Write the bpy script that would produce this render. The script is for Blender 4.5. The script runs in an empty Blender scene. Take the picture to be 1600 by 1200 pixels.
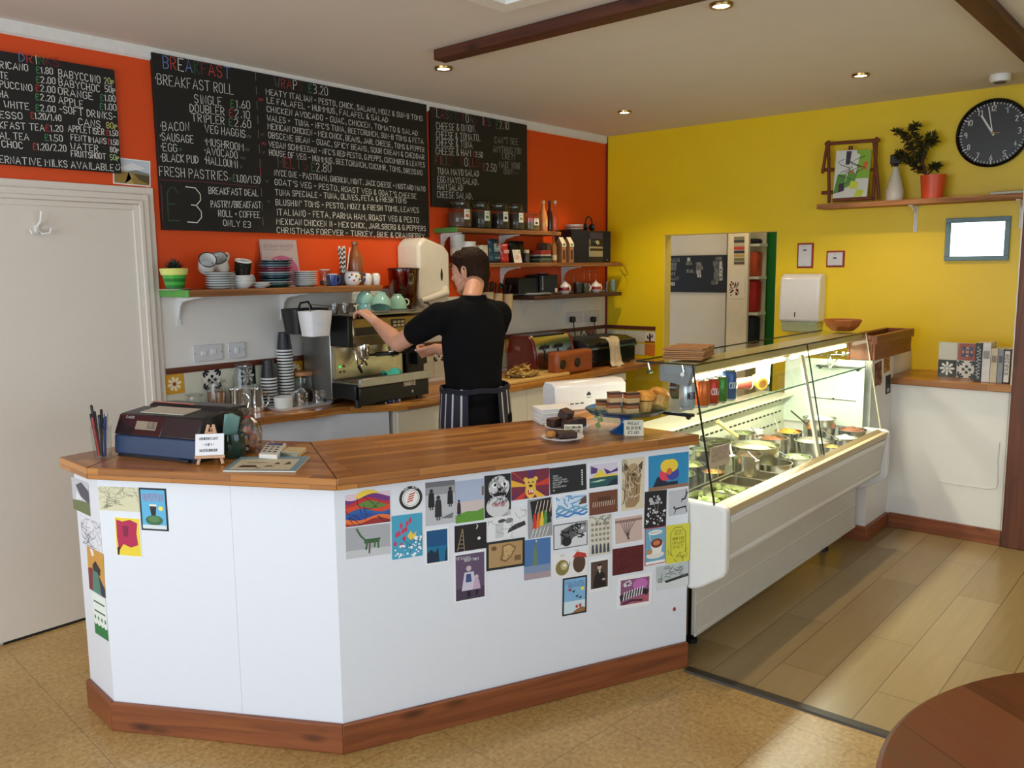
import bpy, math, random
from mathutils import Vector, Matrix
random.seed(7)
S = bpy.context.scene
COL = S.collection
PI = math.pi
EYE = Vector((0, 0, 1.66)); FPX = 1334.6
def cam_axes():
    yaw, pitch, roll = [math.radians(a) for a in (40.3485, 7.7153, -0.5874)]
    f = Vector((math.cos(yaw)*math.cos(pitch), math.sin(yaw)*math.cos(pitch), -math.sin(pitch)))
    r = Vector((math.sin(yaw), -math.cos(yaw), 0)); u = r.cross(f)
    c, s = math.cos(roll), math.sin(roll)
    return f, r*c + u*s, u*c - r*s
CF, CR, CU = cam_axes()
cam = bpy.data.objects.new('camera', bpy.data.cameras.new('camera')); COL.objects.link(cam)
cam.matrix_world = Matrix(((CR.x, CU.x, -CF.x, EYE.x), (CR.y, CU.y, -CF.y, EYE.y), (CR.z, CU.z, -CF.z, EYE.z), (0, 0, 0, 1)))
cam.data.sensor_width = 36; cam.data.lens = FPX/1600*36; cam.data.clip_start = .02
S.camera = cam
S.view_settings.view_transform = 'Standard'; S.view_settings.look = 'None'
S.view_settings.gamma = 1; S.view_settings.use_curve_mapping = False
S.view_settings.exposure = -0.15
W = bpy.data.worlds.new('world'); S.world = W; W.use_nodes = True
W.node_tree.nodes['Background'].inputs[0].default_value = (.75, .85, 1, 1)
W.node_tree.nodes['Background'].inputs[1].default_value = 1.0
S.cycles.max_bounces = 8; S.cycles.diffuse_bounces = 4; S.cycles.glossy_bounces = 4
S.cycles.transparent_max_bounces = 24; S.cycles.transmission_bounces = 6
S.cycles.use_denoising = True
S.cycles.sample_clamp_indirect = 6
def area_light(name, loc, target, sx, sy, power, col):
    d = bpy.data.lights.new(name, 'AREA'); d.shape = 'RECTANGLE'; d.size = sx; d.size_y = sy; d.energy = power; d.color = col
    o = bpy.data.objects.new(name, d); COL.objects.link(o); o.location = loc
    o.rotation_euler = (Vector(target)-Vector(loc)).to_track_quat('-Z', 'Y').to_euler()
    return o
DAY = (.74, .87, 1.0)
area_light('daylight_window_left', (-2.28, 1.58, 1.5), (0, 1.58, 1.5), 4.35, 1.75, 150, DAY)
area_light('daylight_window_front', (1.0, -2.18, 1.5), (1.0, 0, 1.5), 4.6, 1.75, 52, DAY)
def ray(x, y): return CF + CR*((x-800)/FPX) - CU*((y-600)/FPX)
def PX(x, y, X): d = ray(x, y); return EYE + d*(X/d.x)
def PY(x, y, Y): d = ray(x, y); return EYE + d*(Y/d.y)
def PZ(x, y, Z): d = ray(x, y); return EYE + d*((Z-EYE.z)/d.z)
def PP(x, y, o, n): d = ray(x, y); n = Vector(n); return EYE + d*((Vector(o)-EYE).dot(n)/d.dot(n))
def lin(c):
    if isinstance(c, str): c = [int(c[i:i+2], 16) for i in (0, 2, 4)]
    return tuple((v/255/12.92 if v/255 <= .04045 else ((v/255+.055)/1.055)**2.4) for v in c[:3]) + (1,)
_mats = {}
def new_mat(name):
    m = bpy.data.materials.new(name); m.use_nodes = True
    nt = m.node_tree; b = nt.nodes['Principled BSDF']
    return m, nt, b
def mc(c, rough=.5, metal=0, var=.04, coat=0, emit=0, bump=0, scale=30):
    """plain colour with a slight noise in it"""
    key = (str(c), rough, metal, var, coat, emit, bump, scale)
    if key in _mats: return _mats[key]
    m, nt, b = new_mat('paint_%d' % len(_mats)); L = lin(c)
    b.inputs['Base Color'].default_value = L
    b.inputs['Roughness'].default_value = rough; b.inputs['Metallic'].default_value = metal
    if coat: b.inputs['Coat Weight'].default_value = coat; b.inputs['Coat Roughness'].default_value = .08
    if emit: b.inputs['Emission Color'].default_value = L; b.inputs['Emission Strength'].default_value = emit
    if var or bump:
        t = nt.nodes.new('ShaderNodeTexCoord'); n = nt.nodes.new('ShaderNodeTexNoise'); n.inputs['Scale'].default_value = scale; n.inputs['Detail'].default_value = 4
        nt.links.new(t.outputs['Object'], n.inputs['Vector'])
        if var:
            r = nt.nodes.new('ShaderNodeValToRGB'); e = r.color_ramp.elements
            e[0].position = .3; e[1].position = .7
            e[0].color = tuple(v*(1-var) for v in L[:3])+(1,); e[1].color = tuple(min(1, v*(1+var)) for v in L[:3])+(1,)
            nt.links.new(n.outputs['Fac'], r.inputs['Fac']); nt.links.new(r.outputs['Color'], b.inputs['Base Color'])
        if bump:
            bp = nt.nodes.new('ShaderNodeBump'); bp.inputs['Strength'].default_value = bump; bp.inputs['Distance'].default_value = .01
            nt.links.new(n.outputs['Fac'], bp.inputs['Height']); nt.links.new(bp.outputs['Normal'], b.inputs['Normal'])
    _mats[key] = m; return m
def face_mat(name, rough, metal=0, coat=0):
    """colour read from the mesh's own face colours (printed things)"""
    m, nt, b = new_mat(name); a = nt.nodes.new('ShaderNodeAttribute'); a.attribute_name = 'Col'
    nt.links.new(a.outputs['Color'], b.inputs['Base Color']); b.inputs['Roughness'].default_value = rough
    b.inputs['Metallic'].default_value = metal
    if coat: b.inputs['Coat Weight'].default_value = coat
    return m
PRINT = face_mat('print_paper', .55); GLAZE = face_mat('glazed_ceramic', .18, 0, .3); SHEEN = face_mat('smooth_plastic', .35)
def glass(name, tint=(.95, .98, .97), facing=.12, rough=.03, lo=.05, hi=.6):
    m = bpy.data.materials.new(name); m.use_nodes = True; nt = m.node_tree; nt.nodes.clear()
    o = nt.nodes.new('ShaderNodeOutputMaterial'); mx = nt.nodes.new('ShaderNodeMixShader')
    t = nt.nodes.new('ShaderNodeBsdfTransparent'); g = nt.nodes.new('ShaderNodeBsdfGlossy')
    t.inputs[0].default_value = tint+(1,); g.inputs['Roughness'].default_value = rough
    lw = nt.nodes.new('ShaderNodeLayerWeight'); lw.inputs['Blend'].default_value = facing
    mr = nt.nodes.new('ShaderNodeMapRange'); mr.inputs['To Min'].default_value = lo; mr.inputs['To Max'].default_value = hi
    nt.links.new(lw.outputs['Facing'], mr.inputs['Value']); nt.links.new(mr.outputs[0], mx.inputs[0])
    nt.links.new(t.outputs[0], mx.inputs[1]); nt.links.new(g.outputs[0], mx.inputs[2]); nt.links.new(mx.outputs[0], o.inputs[0])
    return m
GLASS = glass('clear_glass'); PANE = glass('pane_glass', (.965, .985, .975), .04, .01, .02, .4); JAR = glass('jar_glass', (.93, .94, .93), .12, .04, .03, .3)
BLUEGLASS = glass('blue_glass', (.22, .5, .75), .25, .04, .06); AMBER = glass('amber_plastic', (.62, .2, .1), .2, .1, .06)
STEEL = mc((205, 205, 200), .22, 1, .03); BRUSHED = mc((180, 178, 172), .38, 1, .06); CHROME = mc((235, 235, 235), .06, 1, 0)
DARKSTEEL = mc((120, 118, 112), .35, 1, .06); BLACK = mc((14, 14, 15), .4); BLACKGLOSS = mc((12, 12, 13), .12); WHITEP = mc((232, 230, 224), .35)
def ramp_nodes(nt, stops):
    r = nt.nodes.new('ShaderNodeValToRGB'); e = r.color_ramp.elements
    e[0].position, e[0].color = stops[0][0], lin(stops[0][1]); e[1].position, e[1].color = stops[-1][0], lin(stops[-1][1])
    for p, c in stops[1:-1]:
        k = e.new(p); k.color = lin(c)
    return r
def stave_mat(name, cols, w, h, rough=.3, coat=.2, uv=True, mortar=.0006, mortar_col=(70, 40, 20), grain=1.0, offset=.43, wear=0):
    """strips of wood: brick pattern of staves, each its own tone, with grain"""
    m, nt, b = new_mat(name); N = nt.nodes.new; K = nt.links.new
    tc = N('ShaderNodeTexCoord'); src = tc.outputs['UV'] if uv else tc.outputs['Object']
    br = N('ShaderNodeTexBrick'); br.inputs['Scale'].default_value = 1; br.inputs['Brick Width'].default_value = w; br.inputs['Row Height'].default_value = h
    br.inputs['Mortar Size'].default_value = mortar; br.inputs['Color1'].default_value = (0, 0, 0, 1); br.inputs['Color2'].default_value = (1, 1, 1, 1)
    br.inputs['Mortar'].default_value = (.5, .5, .5, 1); br.offset = offset; br.inputs['Bias'].default_value = 0; br.inputs['Mortar Smooth'].default_value = 0
    K(src, br.inputs['Vector'])
    mp = N('ShaderNodeMapping'); mp.inputs['Scale'].default_value = (3, 45, 45); K(src, mp.inputs['Vector'])
    ns = N('ShaderNodeTexNoise'); ns.inputs['Scale'].default_value = 1; ns.inputs['Detail'].default_value = 6; ns.inputs['Distortion'].default_value = .6; K(mp.outputs[0], ns.inputs['Vector'])
    ad = N('ShaderNodeMath'); ad.operation = 'MULTIPLY_ADD'; K(ns.outputs['Fac'], ad.inputs[0]); ad.inputs[1].default_value = .55*grain
    sp = N('ShaderNodeSeparateColor'); K(br.outputs['Color'], sp.inputs[0])
    m2 = N('ShaderNodeMath'); m2.operation = 'MULTIPLY_ADD'; K(sp.outputs[0], m2.inputs[0]); m2.inputs[1].default_value = .62; m2.inputs[2].default_value = .18-.275*grain
    K(m2.outputs[0], ad.inputs[2])
    r = ramp_nodes(nt, [(i/(len(cols)-1), c) for i, c in enumerate(cols)]); K(ad.outputs[0], r.inputs['Fac'])
    mx = N('ShaderNodeMix'); mx.data_type = 'RGBA'; K(br.outputs['Fac'], mx.inputs[0]); K(r.outputs['Color'], mx.inputs[6]); mx.inputs[7].default_value = lin(mortar_col)
    K(mx.outputs[2], b.inputs['Base Color']); b.inputs['Roughness'].default_value = rough
    if coat: b.inputs['Coat Weight'].default_value = coat; b.inputs['Coat Roughness'].default_value = .15
    return m
WORKTOP = stave_mat('butcher_block_wood', [(116, 66, 24), (154, 96, 38), (182, 120, 50), (202, 144, 72)], .5, .042, .34)
def pine_mat(name, cols, rough=.5, knots=True, axis=0):
    """stained softwood with long grain and a few dark knots"""
    m, nt, b = new_mat(name); N = nt.nodes.new; K = nt.links.new
    tc = N('ShaderNodeTexCoord'); mp = N('ShaderNodeMapping'); s = [28, 28, 28]; s[axis] = 1.6; mp.inputs['Scale'].default_value = s
    K(tc.outputs['UV'] if axis == 0 else tc.outputs['Object'], mp.inputs['Vector'])
    ns = N('ShaderNodeTexNoise'); ns.inputs['Scale'].default_value = 1; ns.inputs['Detail'].default_value = 5; ns.inputs['Distortion'].default_value = .8; K(mp.outputs[0], ns.inputs['Vector'])
    r = ramp_nodes(nt, [(.25, cols[0]), (.5, cols[1]), (.75, cols[2])]); K(ns.outputs['Fac'], r.inputs['Fac'])
    out = r.outputs['Color']
    if knots:
        m3 = N('ShaderNodeMapping'); q = [9, 9, 9]; q[axis] = 3.2; m3.inputs['Scale'].default_value = q; K(tc.outputs['UV'] if axis == 0 else tc.outputs['Object'], m3.inputs['Vector'])
        vo = N('ShaderNodeTexVoronoi'); vo.inputs['Scale'].default_value = 1; K(m3.outputs[0], vo.inputs['Vector'])
        kr = N('ShaderNodeMapRange'); kr.inputs['From Min'].default_value = .05; kr.inputs['From Max'].default_value = .2; kr.inputs['To Min'].default_value = .75; kr.inputs['To Max'].default_value = 0
        K(vo.outputs['Distance'], kr.inputs['Value'])
        mx = N('ShaderNodeMix'); mx.data_type = 'RGBA'; K(kr.outputs[0], mx.inputs[0]); K(out, mx.inputs[6]); mx.inputs[7].default_value = lin(tuple(v*.45 for v in cols[0])); out = mx.outputs[2]
    K(out, b.inputs['Base Color']); b.inputs['Roughness'].default_value = rough
    return m
SKIRT = pine_mat('stained_pine', [(104, 54, 28), (132, 72, 38), (150, 86, 48)], .45)
SKIRTV = pine_mat('stained_pine_upright', [(74, 36, 16), (100, 52, 24), (120, 66, 32)], .5, True, 2)
BEAM = pine_mat('dark_beam_wood', [(58, 27, 12), (80, 38, 17), (98, 50, 24)], .55)
SHELFWOOD = pine_mat('rough_shelf_wood', [(96, 58, 28), (140, 90, 46), (166, 114, 64)], .6)
DARKSHELF = pine_mat('dark_shelf_wood', [(48, 26, 16), (70, 38, 22), (88, 52, 30)], .55)
class MB:
    def __init__(s): s.v = []; s.f = []; s.m = []; s.c = []; s.M = Matrix()
    def add(s, vs, fs, mat=0, col=None):
        n = len(s.v); s.v += [tuple(s.M @ Vector(p)) for p in vs]
        for f in fs: s.f.append([i+n for i in f]); s.m.append(mat); s.c.append(lin(col) if col is not None else (1, 1, 1, 1))
        return s
    def at(s, loc=(0, 0, 0), rz=0, rx=0, ry=0, sc=None):
        s.M = Matrix.Translation(Vector(loc)) @ Matrix.Rotation(rz, 4, 'Z') @ Matrix.Rotation(ry, 4, 'Y') @ Matrix.Rotation(rx, 4, 'X')
        if sc: s.M = s.M @ Matrix.Diagonal((sc[0], sc[1], sc[2], 1))
        return s
    def box(s, a, b, mat=0, col=None):
        (x0, y0, z0), (x1, y1, z1) = [min(p, q) for p, q in zip(a, b)], [max(p, q) for p, q in zip(a, b)]
        return s.add([(x0, y0, z0), (x1, y0, z0), (x1, y1, z0), (x0, y1, z0), (x0, y0, z1), (x1, y0, z1), (x1, y1, z1), (x0, y1, z1)],
                     [(0, 3, 2, 1), (4, 5, 6, 7), (0, 1, 5, 4), (1, 2, 6, 5), (2, 3, 7, 6), (3, 0, 4, 7)], mat, col)
    def prism(s, poly, z0, z1, mat=0, col=None, axis='z'):
        n = len(poly)
        if sum(poly[i][0]*poly[(i+1) % n][1]-poly[(i+1) % n][0]*poly[i][1] for i in range(n)) < 0: poly = poly[::-1]
        f = {'z': lambda x, y, h: (x, y, h), 'x': lambda x, y, h: (h, x, y), 'y': lambda x, y, h: (x, h, y)}[axis]
        vs = [f(x, y, z0) for x, y in poly]+[f(x, y, z1) for x, y in poly]
        fs = [tuple(range(n))[::-1], tuple(range(n, 2*n))]+[(i, (i+1) % n, (i+1) % n+n, i+n) for i in range(n)]
        if axis == 'y': fs = [q[::-1] for q in fs]
        return s.add(vs, fs, mat, col)
    def quad(s, a, b, c, d, mat=0, col=None): return s.add([a, b, c, d], [(0, 1, 2, 3)], mat, col)
    def slab(s, a, b, c, d, t, mat=0, col=None):
        """a thin board: four corners of its front face, thickness t behind it"""
        a, b, c, d = map(Vector, (a, b, c, d)); n = (b-a).cross(d-a).normalized()*-t
        return s.add([a, b, c, d, a+n, b+n, c+n, d+n], [(0, 1, 2, 3), (7, 6, 5, 4), (0, 4, 5, 1), (1, 5, 6, 2), (2, 6, 7, 3), (3, 7, 4, 0)], mat, col)
    def lathe(s, prof, n=24, mat=0, col=None, c=(0, 0, 0), arc=None):
        """(radius, height) profile turned round the z axis; an open profile stays open, radius 0 closes"""
        vs = []; rows = []
        for r, z in prof:
            if r <= 1e-6: rows.append([len(vs)]); vs.append((c[0], c[1], c[2]+z))
            else:
                rows.append(list(range(len(vs), len(vs)+n)))
                vs += [(c[0]+r*math.cos(2*PI*i/n), c[1]+r*math.sin(2*PI*i/n), c[2]+z) for i in range(n)]
        fs = []; cs = []
        for k in range(len(rows)-1):
            A, B = rows[k], rows[k+1]
            for i in range(n):
                j = (i+1) % n
                if len(A) == 1 and len(B) == 1: continue
                if len(A) == 1: fs.append((A[0], B[j], B[i]))
                elif len(B) == 1: fs.append((A[i], A[j], B[0]))
                else: fs.append((A[i], A[j], B[j], B[i]))
                cs.append(col[k % len(col)] if isinstance(col, list) else col)
        m0 = len(s.f); s.add(vs, fs, mat, None)
        for i, q in enumerate(cs):
            if q is not None: s.c[m0+i] = lin(q)
        return s
    def tube(s, pts, r, n=8, mat=0, col=None, caps=True):
        pts = [Vector(p) for p in pts]; vs = []; fs = []; prev = None
        for i, p in enumerate(pts):
            t = (pts[min(i+1, len(pts)-1)]-pts[max(i-1, 0)]).normalized()
            if prev is None: u = t.orthogonal().normalized()
            else:
                u = prev-t*prev.dot(t); u = u.normalized() if u.length > 1e-6 else t.orthogonal().normalized()
            prev = u; w = t.cross(u); rr = r[i] if isinstance(r, (list, tuple)) else r
            vs += [p+(u*math.cos(2*PI*k/n)+w*math.sin(2*PI*k/n))*rr for k in range(n)]
        for i in range(len(pts)-1):
            for k in range(n): fs.append((i*n+k, i*n+(k+1) % n, (i+1)*n+(k+1) % n, (i+1)*n+k))
        if caps: fs += [tuple(range(n))[::-1], tuple(range((len(pts)-1)*n, len(pts)*n))]
        return s.add(vs, fs, mat, col)
    def ball(s, c, r, n=16, m=10, mat=0, col=None):
        rx, ry, rz = r if isinstance(r, (tuple, list)) else (r, r, r); old = s.M
        s.M = old @ Matrix.Translation(Vector(c)) @ Matrix.Diagonal((rx, ry, rz, 1))
        s.lathe([(math.sin(PI*k/m), -math.cos(PI*k/m)) if 0 < k < m else (0, -1 if k == 0 else 1) for k in range(m+1)], n, mat, col); s.M = old
        return s
def build(name, mb, mat, parent=None, bevel=0, sharp=38, uvdir=None, world=True, smooth=True, seg=2):
    """link one mesh object; with a parent, world coordinates become the parent's own"""
    off = parent.get('_o') if parent is not None and world else None
    vs = mb.v if off is None else [(a-off[0], b-off[1], c-off[2]) for a, b, c in mb.v]
    me = bpy.data.meshes.new(name); me.from_pydata(vs, [], mb.f); me.update()
    for m in (mat if isinstance(mat, (list, tuple)) else [mat]): me.materials.append(m)
    me.polygons.foreach_set('material_index', mb.m)
    if any(c != (1, 1, 1, 1) for c in mb.c):
        a = me.attributes.new('Col', 'FLOAT_COLOR', 'FACE'); a.data.foreach_set('color', [x for c in mb.c for x in c])
    if uvdir is not None:
        d = Vector(uvdir).normalized(); uv = me.uv_layers.new(name='UVMap')
        up = Vector((0, 0, 1)) if abs(d.z) < .9 else Vector((1, 0, 0)); side = up.cross(d)
        for p in me.polygons:
            for li in p.loop_indices:
                q = me.vertices[me.loops[li].vertex_index].co
                if off is not None: q = q+Vector(off)
                n = p.normal
                uu = q.dot(d) if abs(n.dot(d)) < .9 else q.dot(side)
                vv = q.dot(side) if abs(n.dot(side)) < .75 else q.dot(up)
                uv.data[li].uv = (uu, vv)
    if smooth:
        me.shade_smooth(); me.set_sharp_from_angle(angle=math.radians(sharp))
    o = bpy.data.objects.new(name, me); COL.objects.link(o)
    if parent is not None: o.parent = parent
    if bevel:
        b = o.modifiers.new('bevel', 'BEVEL'); b.width = bevel; b.segments = seg; b.limit_method = 'ANGLE'; b.angle_limit = math.radians(40)
    return o
def tag(o, label=None, cat=None, group=None, kind=None):
    if label: o['label'] = label
    if cat: o['category'] = cat
    if group: o['group'] = group
    if kind: o['kind'] = kind
    return o
def thing(name, label, cat, loc=(0, 0, 0), rz=0, group=None):
    o = bpy.data.objects.new(name, None); COL.objects.link(o); o.empty_display_size = .05
    o.location = loc; o.rotation_euler = (0, 0, rz); o['_o'] = tuple(loc)
    return tag(o, label, cat, group)
def solo(name, mb, mat, label, cat, loc=(0, 0, 0), rz=0, group=None, world=True, **k):
    """a thing that is one mesh, its origin at its base"""
    if world: mb.v = [(a-loc[0], b-loc[1], c-loc[2]) for a, b, c in mb.v]
    o = build(name, mb, mat, None, **k); o.location = loc; o.rotation_euler = (0, 0, rz)
    return tag(o, label, cat, group)
def struct(name, mb, mat, parent=None, **k):
    o = build(name, mb, mat, parent, **k)
    if parent is None: o['kind'] = 'structure'
    return o
def dup(root, loc, rz=0, label=None, group=None, scale=None):
    r = root.copy(); COL.objects.link(r); r.location = loc; r.rotation_euler = (root.rotation_euler.x, root.rotation_euler.y, rz)
    if scale: r.scale = (scale,)*3 if not isinstance(scale, (tuple, list)) else scale
    if label: r['label'] = label
    if group: r['group'] = group
    for ch in list(root.children):
        c = ch.copy(); COL.objects.link(c); c.parent = r
        for g in ch.children:
            d = g.copy(); COL.objects.link(d); d.parent = c
    return r
GLY = {
'A': '00 26 40|12 32', 'B': '00 06 26 35 34 23 03|23 32 31 20 00', 'C': '35 26 16 05 01 10 20 31', 'D': '00 06 16 34 32 10 00', 'E': '36 06 00 30|03 23', 'F': '36 06 00|03 23',
'G': '35 26 16 05 01 10 20 31 33 23', 'H': '00 06|30 36|03 33', 'I': '10 16', 'J': '36 31 20 10 01', 'K': '00 06|36 03 30', 'L': '06 00 30', 'M': '00 06 23 46 40', 'N': '00 06 30 36',
'O': '10 01 05 16 26 35 31 20 10', 'P': '00 06 26 35 34 23 03', 'Q': '10 01 05 16 26 35 31 20 10|21 30', 'R': '00 06 26 35 34 23 03|13 30', 'S': '35 26 16 05 04 13 23 32 31 20 10 01', 'T': '06 46|26 20',
'U': '06 01 10 20 31 36', 'V': '06 20 46', 'W': '06 10 24 30 46', 'X': '00 36|06 30', 'Y': '06 23 46|23 20', 'Z': '06 36 00 30', '0': '10 01 05 16 26 35 31 20 10', '1': '05 16 10',
'2': '05 16 26 35 34 00 30', '3': '06 26 35 34 23 13|23 32 31 20 00', '4': '20 26 02 32', '5': '36 06 03 23 32 31 20 00', '6': '26 14 02 01 10 20 31 32 23 13 02', '7': '06 36 10', '8': '13 04 05 16 26 35 34 23 13 02 01 10 20 31 32 23',
'9': '33 13 04 05 16 26 35 31 20', '-': '03 23', '.': '10 11', ',': '1: 11', '/': '00 36', '&': '30 05 16 26 25 02 01 10 20 32', "'": '16 14', '?': '05 16 26 35 34 23 22|20 21', '!': '16 12|10 11', '+': '03 23|14 12',
':': '11 12|14 15', '*': '23 24', '(': '26 14 12 20', 'v': '04 12 24', '£': '35 26 16 05 03 01 00 30|03 23', '_': '00 30', 'p': '0: 04 24 33 22 02', '@': '10 01 05 16 46 55 51 40 10|14 13|44 43|12 21 31 42',
'i': '10 13|15 16', '°': '22 23'}
def glyph_w(ch):
    if ch == ' ': return 2.2
    if ch not in GLY: return 3
    return max(int(c[0]) for part in GLY[ch].split('|') for c in part.split())+1.5
def ribbon(mb, pts, w, mat=0, col=None, n=(0, 0, 1)):
    """a flat stroke along pts (given on a surface whose normal is n)"""
    n = Vector(n); pts = [Vector(p) for p in pts]; L = []
    for i, p in enumerate(pts):
        t = pts[min(i+1, len(pts)-1)]-pts[max(i-1, 0)]
        if t.length < 1e-9: t = Vector((0, 0, 1))
        s = n.cross(t.normalized())*w*.5
        e = Vector()
        if i == 0: e = -(pts[1]-pts[0]).normalized()*w*.4
        if i == len(pts)-1: e = (pts[-1]-pts[-2]).normalized()*w*.4
        L += [p+s+e, p-s+e]
    mb.add(L, [(2*i, 2*i+1, 2*i+3, 2*i+2) for i in range(len(pts)-1)], mat, col)
def write(mb, text, o, ux, uy, size, width=None, w=.0016, col=(235, 235, 230), cols=None, jitter=.25):
    """letters from point o; ux, uy unit directions; size = cap height; width = stretch to this length"""
    ux, uy = Vector(ux), Vector(uy); n = ux.cross(uy); tot = sum(glyph_w(c) for c in text)-1
    k = (width/tot) if width else size/6*.9
    x = 0; rnd = random.Random(text)
    for i, ch in enumerate(text):
        c = col if not cols else cols[i % len(cols)]
        dy = (rnd.random()-.5)*jitter; sh = (rnd.random()-.5)*.06
        if ch in GLY and c is not None:
            for part in GLY[ch].split('|'):
                P = []
                for q in part.split():
                    gy = -1 if q[1] == ':' else int(q[1]); P.append(Vector(o)+ux*((x+int(q[0])+gy*sh)*k)+uy*((gy+dy)*size/6))
                if len(P) == 2 and (P[0]-P[1]).length < 1e-6: P[1] = P[0]+uy*.001
                ribbon(mb, P, w, 0, c, n)
        x += glyph_w(ch)
YB, XR, ZC = 4.137, 6.124, 2.74
def noise_wall(name, c, rough=.55, var=.015):
    return mc(c, rough, 0, var, 0, 0, .015, 5)
RED = noise_wall('red', (218, 74, 12), .5); YEL = noise_wall('yellow', (234, 200, 4), .42); CREAM = noise_wall('cream', (226, 216, 196)); WALLW = noise_wall('white', (226, 222, 214), .45)
CEIL = noise_wall('ceiling', (222, 215, 207), .8); DOORP = mc((222, 213, 201), .4, 0, .008); COVE = mc((226, 224, 220), .5)
m = MB(); m.box((-2.5, YB, 0), (4.16, YB+.12, 1.54)); m.box((4.16, YB, 0), (XR+.1, YB+.12, 1.47)); struct('wall_back', m, WALLW)
m = MB(); m.box((-2.5, YB, 1.54), (4.16, YB+.12, ZC)); m.box((4.16, YB, 1.47), (XR+.1, YB+.12, ZC)); struct('wall_back_upper', m, RED)
m = MB(); m.box((XR-.012, YB-.014, .92), (XR, YB, ZC)); struct('trim_1', m, mc((120, 28, 18), .5))
DY0, DY1, DZ = 2.627, 3.575, 1.915
m = MB(); m.box((XR, -2.3, 0), (XR+.1, DY0, ZC)); m.box((XR, DY1, 0), (XR+.1, YB, ZC)); m.box((XR, DY0, DZ), (XR+.1, DY1, ZC)); struct('wall_right', m, YEL)
m = MB(); m.box((XR+.004, DY0-.001, 0), (XR+.1, DY0+.006, DZ)); m.box((XR+.004, DY1-.006, 0), (XR+.1, DY1+.001, DZ)); m.box((XR+.004, DY0, DZ-.006), (XR+.1, DY1, DZ+.001)); struct('trim_2', m, mc((226, 196, 90), .5))
m = MB(); m.box((-2.5, -2.3, ZC), (8.6, 4.6, ZC+.1)); struct('ceiling', m, CEIL)
m = MB()
m.box((-2.5, -2.3, 0), (-2.4, YB, .55)); m.box((-2.5, -2.3, 2.45), (-2.4, YB, ZC)); m.box((-2.5, -2.3, .55), (-2.4, -.65, 2.45)); m.box((-2.5, 3.8, .55), (-2.4, YB, 2.45)); struct('wall_left', m, CREAM)
m = MB()
m.box((-2.4, -2.4, 0), (XR, -2.3, .55)); m.box((-2.4, -2.4, 2.45), (XR, -2.3, ZC)); m.box((-2.4, -2.4, .55), (-1.35, -2.3, 2.45)); m.box((3.35, -2.4, .55), (XR, -2.3, 2.45)); struct('wall_front', m, CREAM)
WF = mc((230, 228, 222), .4)
m = MB()
for y in (-.65, 1.56, 3.75): m.box((-2.48, y, .55), (-2.42, y+.05, 2.45))
m.box((-2.48, -.65, .55), (-2.42, 3.8, .6)); m.box((-2.48, -.65, 2.4), (-2.42, 3.8, 2.45)); w1 = struct('window_1', m, WF)
m = MB(); m.box((-2.455, -.6, .6), (-2.45, 3.75, 2.4)); build('window_pane', m, PANE, w1)
m = MB()
for x in (-1.35, 1.0, 3.3): m.box((x, -2.38, .55), (x+.05, -2.32, 2.45))
m.box((-1.35, -2.38, .55), (3.35, -2.32, .6)); m.box((-1.35, -2.38, 2.4), (3.35, -2.32, 2.45)); w2 = struct('window_2', m, WF)
m = MB(); m.box((-1.3, -2.355, .6), (3.3, -2.35, 2.4)); build('window_pane', m, PANE, w2)
def vinyl():
    m, nt, b = new_mat('speckled_vinyl'); N = nt.nodes.new; K = nt.links.new
    tc = N('ShaderNodeTexCoord'); mp = N('ShaderNodeMapping'); mp.inputs['Rotation'].default_value = (0, 0, .09); K(tc.outputs['Object'], mp.inputs['Vector'])
    n1 = N('ShaderNodeTexNoise'); n1.inputs['Scale'].default_value = 55; n1.inputs['Detail'].default_value = 6; n1.inputs['Roughness'].default_value = .7; K(mp.outputs[0], n1.inputs['Vector'])
    r1 = ramp_nodes(nt, [(.3, (150, 118, 66)), (.5, (186, 152, 92)), (.7, (206, 176, 118))]); K(n1.outputs['Fac'], r1.inputs['Fac'])
    vo = N('ShaderNodeTexVoronoi'); vo.inputs['Scale'].default_value = 60; K(mp.outputs[0], vo.inputs['Vector'])
    rv = ramp_nodes(nt, [(.06, (105, 70, 36)), (.13, (255, 255, 255))]); K(vo.outputs['Distance'], rv.inputs['Fac'])
    mu = N('ShaderNodeMix'); mu.data_type = 'RGBA'; mu.blend_type = 'MULTIPLY'; mu.inputs[0].default_value = .55; K(r1.outputs[0], mu.inputs[6]); K(rv.outputs[0], mu.inputs[7])
    n2 = N('ShaderNodeTexNoise'); n2.inputs['Scale'].default_value = 2.2; n2.inputs['Detail'].default_value = 3; K(mp.outputs[0], n2.inputs['Vector'])
    r2 = ramp_nodes(nt, [(.3, (215, 200, 180)), (.7, (255, 255, 255))]); K(n2.outputs['Fac'], r2.inputs['Fac'])
    m2 = N('ShaderNodeMix'); m2.data_type = 'RGBA'; m2.blend_type = 'MULTIPLY'; m2.inputs[0].default_value = .7; K(mu.outputs[2], m2.inputs[6]); K(r2.outputs[0], m2.inputs[7])
    br = N('ShaderNodeTexBrick'); br.offset = 0; br.inputs['Scale'].default_value = 1; br.inputs['Brick Width'].default_value = .46; br.inputs['Row Height'].default_value = .46; br.inputs['Mortar Size'].default_value = .0012; br.inputs['Mortar Smooth'].default_value = 0; K(mp.outputs[0], br.inputs['Vector'])
    m3 = N('ShaderNodeMix'); m3.data_type = 'RGBA'; K(br.outputs['Fac'], m3.inputs[0]); K(m2.outputs[2], m3.inputs[6]); m3.inputs[7].default_value = lin((120, 92, 50))
    K(m3.outputs[2], b.inputs['Base Color']); b.inputs['Roughness'].default_value = .3
    return m
LAM = stave_mat('oak_laminate', [(126, 104, 66), (148, 124, 82), (162, 138, 96), (174, 150, 108)], 1.28, .193, .32, .15, False, .0016, (90, 66, 40), .75, .4)
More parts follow.
